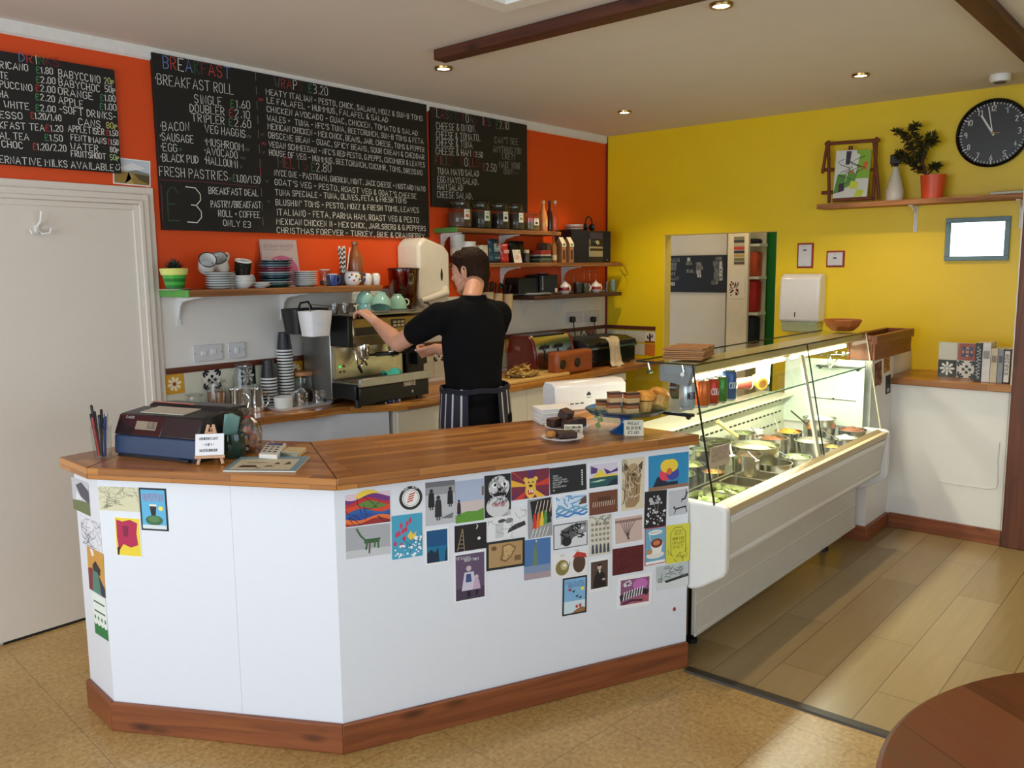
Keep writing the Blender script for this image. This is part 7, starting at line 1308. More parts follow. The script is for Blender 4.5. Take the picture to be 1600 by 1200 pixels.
n = len(prof); m = MB(); m.add([NB(0, v, z) for v, z in prof]+[NB(Ln, v, z) for v, z in prof], [tuple(range(n))[::-1], tuple(range(n, 2*n))]+[(i, (i+1) % n, (i+1) % n+n, i+n) for i in range(n)]); build('carton', m, mc((228, 226, 224), .2, 0, .02, .4), nb, bevel=.006)
m = MB(); k = NB(Ln*.46, -.0008, hh*.5); m.add([k+d*u+Vector((0, 0, v)) for u, v in ((-.012, 0), (.012, 0), (.012, .008), (0, .02), (-.012, .008))], [(0, 1, 2, 3, 4)], 0, (36, 36, 40)); write(m, 'NAPKINS', k+d*-.012+Vector((0, 0, -.012)), d, (0, 0, 1), .005, .024, .001, (60, 60, 64))
for u in (.2, .27, .34): m.quad(NB(Ln*u, -.0008, .03), NB(Ln*(u+.05), -.0008, .03), NB(Ln*(u+.05), -.0008, .036), NB(Ln*u, -.0008, .036), 0, (50, 50, 54))
build('print', m, PRINT, nb, smooth=False)
p = [PZ(*q, ZT) for q in ((828, 656), (852, 664), (905, 655), (880, 640))]; c = PZ(860, 662, ZT)
t = thing('napkin_pile', 'squat pile of white paper napkins in front of the napkin box', 'napkins', (c.x, c.y, cz)); uxn = Vector((.85, -.53, 0)).normalized(); uyn = Vector((.53, .85, 0)); hp = .07; wn = .072
rnd = random.Random(6)
for i in range(9):
    m = MB(); o = c+uxn*.02+uyn*.03+uxn*((rnd.random()-.5)*.008)+uyn*((rnd.random()-.5)*.008); z0 = cz+i*hp/9; m.prism([((o+uxn*(wn*u)+uyn*(wn*v*.8)).x, (o+uxn*(wn*u)+uyn*(wn*v*.8)).y) for u, v in ((-1, -1), (1, -1), (1, 1), (-1, 1))], z0, z0+hp/9-.0006); build('napkin', m, mc((226, 224, 218), .8), t, bevel=.003)
BRN = mc((54, 30, 20), .6, 0, .2, 0, 0, .6, 60); BRT = mc((78, 44, 30), .5, 0, .15)
def brownie(label, x, y, z, s, rz, h=.03, tilt=0, group='brownies on the two counter plates', top=True):
    t = thing('brownie', label, 'brownie', (x, y, z), rz, group); t.pop('_o'); t.rotation_euler = (tilt, 0, rz)
    m = MB(); m.box((-s, -s*.8, 0), (s, s*.8, h)); build('crumb', m, BRN, t, bevel=.005)
    if top: m = MB(); m.box((-s*.97, -s*.77, h-.001), (s*.97, s*.77, h+.004)); build('icing', m, BRT, t, bevel=.003)
    return t
c1 = PZ(886, 671, ZT); m = plate_mb(.094, .018); solo('plate', m, ENAMEL, 'larger white plate of brownies by the napkin pile', 'plate', (c1.x, c1.y, cz), world=False)
zz = cz+.0105
for i, (u, v, r, ti, lv) in enumerate(((-.05, .02, .3, 0, 0), (.0, -.035, .5, 0, 0), (.05, .0, .2, 0, 0), (.01, .045, .9, 0, 0), (-.01, .0, .6, .35, 1))):
    brownie(['brownie at the left of the larger plate', 'brownie at the front of the larger plate behind its card', 'brownie at the right of the larger plate', 'brownie at the back of the larger plate', 'tilted glossy brownie on top of the others on the larger plate'][i], c1.x+u*.8+v*.5, c1.y-u*.55+v*.7, zz+lv*.038, .029, r-.5, .032, ti)
c2 = PZ(879, 688, ZT); m = plate_mb(.083, .017); solo('plate', m, ENAMEL, 'smaller white plate with one brownie nearest the counter edge', 'plate', (c2.x, c2.y, cz), world=False)
brownie('broken brownie on the smaller plate', c2.x+.012, c2.y-.008, zz, .038, -.6, .024, 0, top=False)
m = MB(); m.ball((0, 0, .014), (.026, .02, .014), 14, 10); solo('biscuit', m, mc((176, 116, 50), .7, 0, .2, 0, 0, .5, 60), 'golden biscuit piece beside the brownie on the smaller plate', 'biscuit', (c2.x-.03, c2.y+.035, zz), world=False)
def tent_card(label, px0, px1, pyb, pyt, lines, dy=0):
    a, b = PZ(px0, pyb, ZT), PZ(px1, pyb, ZT); c = (a+b)/2; d = Vector((.66, -.75, 0)); w = (b-a).length*1.0; f = Vector((-.75, -.66, 0)); a = c-d*w/2; b = c+d*w/2
    h = PP((px0+px1)/2, pyt, c, f).z-cz; bk = -f*.012
    t = thing('price_card', label, 'card', (c.x, c.y, cz)); m = MB(); A = [Vector((a.x, a.y, cz)), Vector((b.x, b.y, cz)), Vector((b.x, b.y, cz+h))+bk, Vector((a.x, a.y, cz+h))+bk]; m.slab(*A, .001, 0, (214, 204, 176)); nf = (A[1]-A[0]).cross(A[3]-A[0]).normalized()*.0005; uu = (A[3]-A[0]).normalized()
    for tx, v, u, wd in lines: write(m, tx, A[0]+d*(w*u)+(A[3]-A[0])*v+nf, d, uu, h*.17, w*wd, .0022, (50, 40, 36))
    m.slab(A[3]+Vector((0, 0, -.001)), A[2]+Vector((0, 0, -.001)), A[2]-f*.012-Vector((0, 0, h-.0003)), A[3]-f*.012-Vector((0, 0, h-.0003)), -.001, 0, (206, 196, 170)); build('card_sheet', m, PRINT, t, smooth=False)
tent_card('folded cream card reading can. orange brownie between the two brownie plates', 882, 911, 682, 664, (('CAN. ORANGE', .68, .07, .84), ('BROWNIE', .38, .15, .7)))
tent_card('folded cream card reading pecan blondie 2.00 at the foot of the blue cake stand', 975.5, 1006, 681.5, 657, (('PECAN', .7, .2, .56), ('BLONDIE', .42, .13, .76), ('£2.00', .14, .2, .56)))
c3 = PZ(977, 675, ZT); ht = PP(979, 643, c3, (-.66, -.75, 0)).z-cz
st = thing('cake_stand', 'blue pressed-glass cake stand holding slices and muffins', 'cake stand', (c3.x, c3.y, cz)); st.pop('_o'); rt = .165
m = MB(); m.lathe([(0, .012), (.045, .006), (.062, 0), (.064, .005), (.05, .012), (.024, .03), (.018, ht*.5), (.024, ht*.8), (.045, ht-.012), (.02, ht-.01), (0, ht-.01)], 36)
for i, v in enumerate(m.v):
    a_ = math.atan2(v[1], v[0]); k = 1+.05*math.cos(12*a_); m.v[i] = (v[0]*k, v[1]*k, v[2])
build('pedestal', m, mc((24, 84, 140), .08, 0, .05, .6), st)
m = MB(); m.lathe([(0, ht-.011), (.05, ht-.011), (rt*.9, ht-.002), (rt, ht+.014), (rt-.005, ht+.016), (rt*.88, ht+.004), (.05, ht-.004), (0, ht-.004)], 48); build('dish', m, BLUEGLASS, st)
zt = cz+ht+.0045
CAR = face_mat('layered_slice', .5)
def slice_(label, u, v, z, rz, s=.027):
    t = thing('caramel_slice', label, 'cake slice', (c3.x+u*.66+v*.75, c3.y-u*.75+v*.66, z), rz, 'caramel slices on the cake stand'); t.pop('_o')
    m = MB(); m.box((-s, -s*.8, 0), (s, s*.8, .02), 0, (196, 160, 108)); build('shortbread', m, CAR, t, bevel=.002)
    m = MB(); m.box((-s, -s*.8, .02), (s, s*.8, .034), 0, (150, 84, 40)); build('caramel', m, CAR, t, bevel=.003)
    m = MB(); m.box((-s, -s*.8, .034), (s, s*.8, .041), 0, (60, 34, 24)); m.box((-s*.98, -s*.3, .041), (s*.98, -s*.15, .0415), 0, (200, 170, 120)); m.box((-s*.98, s*.25, .041), (s*.98, s*.4, .0415), 0, (200, 170, 120)); build('chocolate_top', m, CAR, t, bevel=.001)
for i, (u, v, k) in enumerate(((-.09, .03, 0), (-.055, -.045, 0), (-.05, -.04, 1), (.012, -.06, 0), (.014, -.058, 1))):
    slice_(['caramel slice lying lowest at the left of the cake stand', 'lower caramel slice of the left stacked pair', 'upper caramel slice of the left stacked pair', 'lower caramel slice of the pair nearest the muffins', 'upper caramel slice of the pair nearest the muffins'][i], u, v, zt+k*.042, -.85+.1*i)
def muffin(label, u, v, lean=0, s=1):
    x, y = c3.x+u*.66+v*.75, c3.y-u*.75+v*.66; t = thing('muffin', label, 'muffin', (x, y, zt+(.012 if lean else 0)), 0, 'muffins on the cake stand'); t.pop('_o'); t.rotation_euler = (0, lean, .4)
    m = MB(); n = 24
    for k, (r, z) in enumerate(((.0, 0), (.024, 0), (.034, .045))): pass
    m.lathe([(0, 0), (.024, 0), (.034, .042), (0, .042)], 24); m.v = [(x_*(1+.05*math.cos(12*math.atan2(y_, x_))), y_*(1+.05*math.cos(12*math.atan2(y_, x_))), z_) for x_, y_, z_ in m.v]; build('paper_case', m, mc((206, 160, 84), .6), t)
    m = MB(); m.lathe([(.03, .04), (.043, .048), (.042, .062), (.028, .077), (0, .083)], 24); rnd = random.Random(label); m.v = [(x_*(1+.12*rnd.random()), y_*(1+.12*rnd.random()), z_+.006*rnd.random()) for x_, y_, z_ in m.v]; build('muffin_top', m, mc((206, 140, 50), .7, 0, .25, 0, 0, .5, 50), t)
muffin('tall golden muffin next to the caramel slices', .075, -.02)
muffin('golden berry muffin lying tipped over at the right of the cake stand', .128, .0, .7)
c = PZ(934, 677, ZT); m = MB()
for k, (u, z, s) in enumerate(((0, .02, 1), (.012, .045, .8), (-.008, .062, .7), (.006, .08, .6))):
    b = Vector((c.x+u*.66, c.y-u*.75, cz+z)); L = .02*s; e = Vector((.66, -.75, 0)); m.add([b-e*L*.2, b+e*L*.7+Vector((0, 0, .004)), b+e*L*.3+Vector((0, 0, L*1.4)), b-e*L*.6+Vector((0, 0, L*.9))], [(0, 1, 2, 3)])
m.tube([(c.x, c.y, cz), (c.x+.004, c.y, cz+.05), (c.x, c.y, cz+.09)], .002, 6); o = solo('leaf_sprig', m, mc((120, 140, 76), .6, 0, .1), 'small green leaf sprig standing between brownies and cake stand', 'leaf', (c.x, c.y, cz), smooth=False); o.modifiers.new('thick', 'SOLIDIFY').thickness = .0012
FOODC = face_mat('salad_food', .5)
def food(label, x, y, z, r, cols, n, size, rnd, h=.02, sq=1, group=None):
    m = MB(); R = random.Random(rnd); k = 20
    m.add([(r*math.cos(2*PI*i/k), r*sq*math.sin(2*PI*i/k), 0) for i in range(k)]+[(r*.5*math.cos(2*PI*i/k), r*sq*.5*math.sin(2*PI*i/k), h*.8) for i in range(k)]+[(0, 0, h)], [(i, (i+1) % k, (i+1) % k+k, i+k) for i in range(k)]+[(k+i, k+(i+1) % k, 2*k) for i in range(k)], 0, cols[0])
    for _ in range(n):
        a, q = R.random()*6.3, r*.92*math.sqrt(R.random()); px, py = q*math.cos(a), q*sq*math.sin(a); pz = h*(1-q/r)+size*.2; s = size*(.6+.8*R.random()); b = R.random()*6.3; e = R.random()-.5
        d1 = Vector((math.cos(b), math.sin(b), e))*s; d2 = Vector((-math.sin(b), math.cos(b), R.random()-.3))*s*.6; up = Vector((0, 0, s*.5)); c = Vector((px, py, pz))
        m.add([c-d1-d2, c+d1-d2, c+d1+d2, c-d1+d2, c+up], [(0, 1, 4), (1, 2, 4), (2, 3, 4), (3, 0, 4)], 0, cols[R.randrange(len(cols))])
    o = solo('salad', m, FOODC, label, 'salad', (x, y, z), world=False, smooth=False, group=group); o['kind'] = 'stuff'
BOWLS = [('b1', 4.35, 2.03, .75, .066, 'steel bowl at the back left with a pale wooden spatula', [(150, 160, 110), (190, 196, 150)], STEEL), ('b2', 4.56, 1.955, .70, .09, 'steel bowl of red and green chopped salad in the middle row', [(150, 90, 60), (170, 150, 90), (190, 110, 70), (110, 120, 60)], STEEL),
 ('b3', 4.04, 1.815, .76, .12, 'widest steel bowl of shredded cheese left of the glass mullion', [(206, 206, 160), (226, 224, 180)], STEEL), ('b4', 4.02, 2.03, .76, .083, 'steel bowl of dark olives and green leaves behind the widest bowl', [(46, 50, 30), (96, 120, 60), (150, 170, 100)], STEEL),
 ('b5', 3.845, 1.77, .755, .07, 'steel bowl of brown pickle with upright spoon before the widest bowl', [(96, 74, 44), (130, 100, 60)], STEEL), ('b6', 3.975, 1.685, .70, .085, 'nearly empty steel bowl at the front left of the mullion', [(214, 206, 150)], STEEL),
 ('b7', 4.25, 1.68, .68, .072, 'steel bowl of pale green shreds at the front under the mullion', [(190, 206, 140), (220, 226, 180)], STEEL), ('b8', 4.79, 1.95, .70, .078, 'steel bowl of bright orange grated carrot at the back', [(226, 150, 50), (214, 120, 30)], STEEL),
 ('b9', 4.69, 1.765, .685, .1, 'large steel bowl of sliced onion right of the mullion', [(206, 200, 170), (170, 120, 110), (226, 222, 200)], STEEL), ('b10', 4.95, 1.83, .77, .095, 'tall steel bowl heaped with white cheese at the right end', [(236, 236, 226), (224, 226, 210)], STEEL),
 ('b11', 5.025, 1.665, .708, .08, 'steel bowl of red-brown lentils nearest the right end glass', [(150, 84, 52), (176, 104, 70)], STEEL), ('b12', 4.80, 1.63, .70, .062, 'steel bowl of white coleslaw at the front right', [(232, 232, 222)], STEEL),
 ('b13', 4.59, 1.625, .685, .05, 'small steel bowl of golden sweetcorn at the front right', [(206, 160, 70), (190, 140, 60)], STEEL), ('b14', 4.62, 2.075, .72, .04, 'small white tub against the back panel of the case', [(226, 226, 220)], WHITEP),
 ('b15', 3.86, 2.03, .74, .055, 'small steel bowl at the back, second from the left end of the case', [(120, 130, 90)], STEEL), ('b17', 3.69, 2.0, .70, .078, 'steel bowl of cut peppers at the back left of the case', [(150, 160, 100), (176, 120, 70)], STEEL),
 ('b18', 3.48, 1.95, .70, .085, 'steel bowl of mixed leaves at the back, second from the left corner', [(110, 140, 70), (150, 170, 96)], STEEL), ('b19', 3.25, 1.96, .70, .085, 'steel bowl of chopped cucumber in the back left corner of the case', [(130, 150, 84), (170, 190, 120)], STEEL),
 ('b20', 3.655, 1.85, .69, .05, 'small steel bowl of orange grated food behind the pink notice', [(206, 140, 60), (180, 110, 50), (214, 170, 100)], STEEL)]
for nm, x, y, zr, r, lb, cols, mt in BOWLS:
    z0 = .5406; h = zr-z0; m = MB(); m.lathe([(0, .003), (r*.55, .002), (r*.6, 0), (r*.82, h*.25), (r*.95, h*.65), (r*.98, h-.004), (r*1.05, h-.002), (r*1.05, h), (r*.97, h), (r*.93, h*.65), (r*.8, h*.26), (0, .008)], 36)
    solo('bowl' if mt is STEEL else 'tub', m, mt, lb, 'bowl', (x, y, z0), world=False)
    d = .5 if nm == 'b6' else (.97 if nm in ('b10', 'b11', 'b12', 'b8') else .9)
    food('filling of the '+' '.join(lb.split()[:12]), x, y, z0+h*d-.012, r*.9 if d > .6 else r*.55, cols, 80 if r > .06 else 34, .009, nm, .03)
for i, (xc, lb, cols) in enumerate(((3.262, 'lettuce leaves in the steel pan nearest the left end of the case', [(190, 200, 110), (214, 222, 150), (150, 176, 80)]), (3.427, 'pale chopped leek in the second steel pan from the left', [(196, 206, 130), (226, 230, 176), (170, 190, 100)]), (3.592, 'thin brown dressing in the third steel pan from the left', [(150, 120, 84)]), (3.757, 'pale fillets in the fourth steel pan from the left', [(196, 170, 130), (226, 210, 176)]))):
    m = MB(); R = [(rr(.078, .085, 5, .025), .14), (rr(.078, .085, 5, .025), .142), (rr(.07, .078, 5, .025), .14), (rr(.066, .074, 5, .025), .01)]; n = len(R[0][0]); vs = [(x, y, z) for r_, z in R for x, y in r_]+[(x, y, 0) for x, y in rr(.068, .076, 5, .025)]
    m.add(vs, [(k*n+j, k*n+(j+1) % n, (k+1)*n+(j+1) % n, (k+1)*n+j) for k in range(3) for j in range(n)]+[tuple(range(3*n, 4*n)), tuple(range(4*n, 5*n))[::-1]]+[(4*n+j, 4*n+(j+1) % n, (j+1) % n, j) for j in range(n)])
    solo('steel_pan', m, STEEL, ['first', 'second', 'third', 'fourth'][i]+' rectangular steel pan from the left end along the front glass', 'pan', (xc, 1.675, .541), world=False)
    food(lb, xc, 1.675, .541+(.1 if i in (0, 1) else .06), .062, cols, (60, 60, 0, 24)[i], .016 if i < 2 else .012, i, .03 if i < 2 else .004)
m = MB(); m.box((3.12, 1.775, .677), (3.95-.22, 1.787, .685)); solo('pan_rail', m, STEEL, 'thin steel rail behind the row of rectangular pans', 'rail', (3.4, 1.78, .677))
p = PZ(1180, 672, .80); SP = [((1121, 658), (1152, 682), 'pale wooden spatula leaning in the back left bowl', (222, 206, 140), .012), ((1207, 648), (1217, 672), 'steel spoon handle standing up from the middle row', None, .004), ((1140, 694), (1144, 712), 'short white spoon standing in the pickle bowl', (236, 236, 226), .004), ((1174, 668), (1187, 684), 'steel spoon leaning in the red and green salad bowl', None, .004), ((1236, 642), (1262, 664), 'dark-handled server lying over the heap of white cheese', (70, 66, 58), .005), ((1169, 707), (1183, 720), 'steel spoon lying across the nearly empty bowl', None, .004), ((1215, 704), (1236, 716), 'steel spoon lying in the pale green shreds', None, .004), ((1283, 670), (1313, 688), 'steel spoon lying across the onion and coleslaw bowls', None, .004)]
YSP = [2.0, 2.0, 1.77, 1.93, 1.9, 1.72, 1.72, 1.66]
for ((q0, q1, lb, c, r), y) in zip(SP, YSP):
    a = PY(*q0, y+.03); b = PY(*q1, y-.03); m = MB(); m.tube([a, b], [r, r*.9], 8)
    if c is None or r < .006: m.ball(tuple(b), (.018, .012, .006), 12, 8)
    solo('spoon' if r < .01 else 'spatula', m, mc(c, .5) if c else STEEL, lb, 'spoon', tuple(b))
a = [PY(*q, 1.72) for q in ((1110, 700), (1141, 692), (1138, 724), (1108, 733))]; m = MB(); t = thing('price_notice', 'handwritten pinkish notice clipped upright among the pans in the case', 'notice', tuple((a[2]+a[3])/2))
m.slab(a[3], a[2], a[1], a[0], .001, 0, (190, 164, 156)); ud = (a[2]-a[3]).normalized(); uu = (a[0]-a[3]).normalized(); nf = ud.cross(uu).normalized()*.0006
for tx, v in (('PLEASE ASK', .75), ('ABOUT ANY', .52), ('ALLERGIES', .28)): write(m, tx, a[3]+(a[0]-a[3])*v+(a[2]-a[3])*.1+nf, ud, uu, .016, (a[2]-a[3]).length*.8, .0022, (110, 84, 96))
build('notice_sheet', m, PRINT, t, smooth=False)
m = MB(); m.tube([(a[3]+a[2])/2+Vector((0, .002, .01)), (a[3]+a[2])/2+Vector((0, .004, -.06))], .002, 6); build('stem', m, STEEL, t)
def zK(x, y): return (1000+x/6.667, 550+y/6.667)
sz = 1.0716
CAN = face_mat('can_print', .25, .4)
for i, (x0, x1, yb, c, tx, tc, lb) in enumerate(((415, 572, 603, (176, 182, 188), 'Diet Coke', (40, 40, 46), 'silver diet cola can at the left end of the glass shelf'), (592, 695, 578, (206, 92, 40), None, None, 'orange can second from the left on the glass shelf'), (695, 786, 563, (190, 26, 34), 'Cola', (236, 226, 226), 'red cola can in the middle of the glass shelf row'), (786, 872, 542, (40, 130, 60), '7', (226, 226, 214), 'green lemonade can marked 7'), (872, 975, 528, (34, 84, 150), 'Cool', (206, 216, 226), 'blue can at the right of the drinks row'))):
    p = PZ(*zK((x0+x1)/2, yb-6), sz); y = min(max(p.y, 1.69), 1.86); q = PY(*zK((x0+x1)/2, 450), y); h = .115 if i < 4 else .135; t = thing('drink_can', lb, 'can', (q.x, y, sz), group='drink cans on the glass shelf'); t.pop('_o'); r = .033
    m = MB(); m.lathe([(0, .004), (r*.7, .003), (r*.78, 0), (r, .01), (r, h-.016), (r*.82, h-.003)], 28, 0, [(190, 190, 190), (190, 190, 190), (190, 190, 190), c, c]); build('can_body', m, CAN, t)
    m = MB(); m.lathe([(r*.82, h-.003), (r*.84, h), (r*.78, h), (r*.76, h-.005), (0, h-.005)], 24); build('can_lid', m, STEEL, t)
    if tx:
        m = MB(); write(m, tx.upper(), (0, 0, h*.42), (1, 0, 0), (0, 0, 1), .026, .05, .004, tc, None, .1); k = r*1.012; m.v = [(k*math.cos(-2.2+(a_-.025)/k+.35), k*math.sin(-2.2+(a_-.025)/k+.35), c_) for a_, b_, c_ in m.v]; build('can_print', m, PRINT, t, smooth=False)
def on_shelf(zx, zy): p = PZ(*zK(zx, zy), sz); return p
p = on_shelf(1060, 500); t = thing('dessert_pot', 'red-brown patterned pot lying on its side on the glass shelf', 'pot', (PY(*zK(1075, 430), 1.78).x, 1.78, sz+.03)); t.pop('_o'); m = MB(); m.lathe([(0, -.05), (.026, -.05), (.03, .03), (0, .03)], 24, 0, [(226, 220, 206), (140, 60, 44), (226, 220, 206)]); build('pot_body', m, PRINT, t); m = MB(); m.lathe([(0, .03), (.0305, .03), (.0305, .036), (0, .036)], 24); build('lid', m, WHITEP, t); t.rotation_euler = (0, PI/2, -.5)
t = thing('dessert_pot', 'yellow-lidded pot lying on its side next to the bright white cup', 'pot', (PY(*zK(1240, 385), 1.74).x, 1.74, sz+.031)); t.pop('_o'); m = MB(); m.lathe([(0, -.04), (.026, -.04), (.031, .02), (.031, .03), (.02, .031), (0, .031)], 24, 0, [(214, 170, 60), (226, 180, 60), (236, 190, 70), (236, 190, 70), (170, 110, 50)]); build('pot_body', m, PRINT, t); t.rotation_euler = (PI/2+.2, 0, -.6)
x = PY(*zK(1275, 300), 1.80).x; t = thing('paper_cup', 'tall white drinks carton glowing under the case light', 'cup', (x, 1.80, sz)); t.pop('_o'); h = .125; m = MB(); m.lathe([(0, 0), (.034, 0), (.037, h*.9), (.036, h*.92), (.03, h), (0, h)], 26); build('cup_body', m, mc((236, 236, 230), .4), t)
m = MB(); write(m, 'CAN', (0, 0, h*.5), (1, 0, 0), (0, 0, 1), .016, .03, .003, (90, 90, 90)); write(m, 'JAR', (0, 0, h*.28), (1, 0, 0), (0, 0, 1), .016, .03, .003, (90, 90, 90)); k = .0365; m.v = [(k*math.cos(-1.75+(a_)/k), k*math.sin(-1.75+(a_)/k), c_) for a_, b_, c_ in m.v]; build('cup_print', m, PRINT, t, smooth=False)
m = MB(); m.lathe([(0, 0), (.05, 0), (.055, .03), (.0, .03)], 24); m.v = [(a_, c_-.015, b_) for a_, b_, c_ in m.v]; solo('drink_disc', m, BLACKGLOSS, 'dark round bottle end behind the silver diet cola can', 'bottle', (PY(*zK(368, 490), 1.90).x, 1.885, sz+.05), world=False)
x = min(PY(1306, 560, 1.80).x, 5.005); t = thing('glass_stand', 'scalloped clear glass stand at the right end of the glass shelf', 'cake stand', (x, 1.80, sz)); t.pop('_o'); m = MB(); m.lathe([(0, .004), (.045, .002), (.05, 0), (.048, .006), (.014, .014), (.018, .025), (.013, .035), (.018, .045), (.02, .058), (.1, .066), (.105, .078), (.1, .079), (.095, .07), (0, .066)], 40)
m.v = [(a_*(1+(.05*math.cos(14*math.atan2(b_, a_)) if c_ > .06 else 0)), b_*(1+(.05*math.cos(14*math.atan2(b_, a_)) if c_ > .06 else 0)), c_) for a_, b_, c_ in m.v]; build('stand_body', m, glass('stand_glass', (.9, .93, .88), .35, .03, .1), t)
m = MB(); m.tube([PY(1297, 575, 1.74), PY(1318, 548, 1.84)], .004, 8); solo('cake_server', m, STEEL, 'pale cake server lying over the scalloped glass stand', 'server', tuple(PY(1297, 575, 1.74)))
tz = 1.2716
p0, p1 = PZ(1020, 560, tz), PZ(1148, 553, tz); c = (p0+p1)/2; c.y = 1.80; c.x = PY(1083, 553, 1.78).x; rnd = random.Random(3)
for i in range(6):
    m = MB(); a_ = .3+.12*(rnd.random()-.5); L, Wd = .135-.004*i, .085; e = Vector((math.cos(a_), math.sin(a_), 0)); f = Vector((-e.y, e.x, 0)); z0 = tz+i*.0075; n = 12
    vs = []
    for k in range(2):
        for j in range(n+1): u = -1+2*j/n; q = c+e*(L*u); bulge = .0015*math.sin(u*5+i); vs += [Vector((q.x, q.y, z0+.0006+k*.0055+(bulge if k and i == 5 else 0)+(.006*max(0, math.sin(u*6+1)) if i == 5 and k else 0)))-f*Wd, Vector((q.x, q.y, z0+.0006+k*.0055+(.005*max(0, math.sin(u*7)) if i == 5 and k else 0)))+f*Wd]
    N2 = 2*(n+1); fs = [(2*j+1, 2*j+3, 2*j+2, 2*j) for j in range(n)]+[(N2+2*j, N2+2*j+2, N2+2*j+3, N2+2*j+1) for j in range(n)]+[(2*j, 2*j+2, N2+2*j+2, N2+2*j) for j in range(n)]+[(2*j+3, 2*j+1, N2+2*j+1, N2+2*j+3) for j in range(n)]+[(0, N2, N2+1, 1), (2*n, 2*n+1, N2+2*n+1, N2+2*n)]
    m.add(vs, fs); solo('paper_bag', m, mc(((160, 112, 66), (176, 124, 76), (150, 104, 60))[i % 3], .7, 0, .08), '%s brown paper bag in the pile on the glass top' % ordn(i, 6), 'paper bag', (c.x, c.y, z0+.0006), group='brown paper bags on the glass top', smooth=False)
c = PZ(1316, 520, tz); c.y = 1.79; c.x = PY(1316, 515, 1.79).x; r = .115; m = MB(); m.lathe([(0, .002), (r*.55, 0), (r*.85, .03), (r*1.0, .065), (r*.97, .067), (r*.8, .03), (r*.5, .008), (0, .007)], 8, 0, None); solo('wooden_bowl', m, mc((170, 96, 44), .4, 0, .18, .2, 0, 0, 14), 'faceted wooden bowl on the right end of the glass top', 'bowl', (c.x, c.y, tz), world=False, smooth=False)
def R7(x, y): return (1240+x/3.75, 100+y/3.75)
XS = 5.93; zs = PX(1276, 319.5, XS).z; ys0 = PX(1276, 322, XS).y; zb_ = PX(1276, 326.5, XS).z
t = thing('wall_shelf', 'rustic bark-edged shelf on the yellow wall under the clock', 'shelf', (XR, 1.6, zb_)); m = MB(); n = 40; rnd = random.Random(1)
vs = []
for i in range(n+1):
    y = ys0+(.86-ys0)*i/n; e = .004*rnd.random(); vs += [(XS-e, y, zb_-.002*rnd.random()), (XS-e*.5, y, zs), (XR-.001, y, zs), (XR-.001, y, zb_)]
m.add(vs, [(4*i+a, 4*i+(a+1) % 4, 4*i+4+(a+1) % 4, 4*i+4+a) for i in range(n) for a in range(4)]+[(3, 2, 1, 0), (4*n, 4*n+1, 4*n+2, 4*n+3)]); build('board', m, pine_mat('bark_edge_wood', [(96, 56, 32), (170, 112, 64), (206, 160, 108)], .7, False, 1), t, smooth=False)
for yb in (PX(1431, 345, XR).y, PX(1596, 345, XR).y):
    m = MB(); m.box((XR-.008, yb-.012, zb_-.17), (XR-.001, yb+.012, zb_-.001)); m.box((XS+.05, yb-.012, zb_-.009), (XR-.001, yb+.012, zb_-.0015)); m.prism([(XR-.006, zb_-.14), (XR-.03, zb_-.05), (XS+.07, zb_-.008), (XR-.006, zb_-.008)], yb-.004, yb+.004, axis='y'); b = build('shelf_bracket', m, BRW, t)
    for zz in (.03, .15): m = MB(); m.tube([(XR-.0085, yb, zb_-zz), (XR-.0105, yb, zb_-zz)], .004, 8); build('screw', m, DARKSTEEL, b)
z = zs+.0006
def E7(zx, zy, x=6.02): return PX(*R7(zx, zy), x)
ez = thing('wooden_easel_frame', 'rustic branch-like wooden easel frame on the bark-edged shelf', 'easel', (6.0, E7(330, 800).y, z)); EW = mc((108, 54, 24), .6, 0, .2)
def stick(n_, pts, r=.011): m = MB(); m.tube(pts, r, 7); return build(n_, m, EW, ez, smooth=False)
fz = lambda q: Vector((q.x, q.y, max(q.z, z+.012)))
for (a, b) in (((205, 450), (208, 815)), ((487, 430), (465, 800)), ((200, 455), (170, 640)), ((470, 440), (500, 790))): stick('upright', [fz(E7(*a, 6.05)), fz(E7(*b, 6.0))])
stick('crossbar', [E7(185, 468, 6.04), E7(505, 445, 6.04)], .012); stick('crossbar', [E7(165, 620, 6.03), E7(235, 618, 6.03)], .013); stick('crossbar', [E7(450, 620, 6.03), E7(480, 618, 6.03)], .01); stick('crossbar', [E7(165, 755, 6.01), E7(230, 752, 6.01)], .013); stick('lower_ledge', [fz(E7(230, 798, 5.965)), fz(E7(460, 785, 5.965))], .013); stick('top_tab', [E7(335, 480, 6.03), E7(333, 505, 6.03)], .014)
pt = thing('painting', 'small bright green and white abstract painting on the rustic easel', 'painting', (5.97, E7(340, 790).y, E7(340, 790, 5.97).z)); A = [E7(228, 790, 5.965), E7(428, 778, 5.965), E7(456, 500, 6.0), E7(252, 508, 6.0)]; m = MB(); m.slab(*A, .01, 0, (214, 214, 204)); L_ = [.0004]; nf = (A[1]-A[0]).cross(A[3]-A[0]).normalized()
def PT(u, v): return A[0].lerp(A[1], u).lerp(A[3].lerp(A[2], u), v)+nf*L_[0]
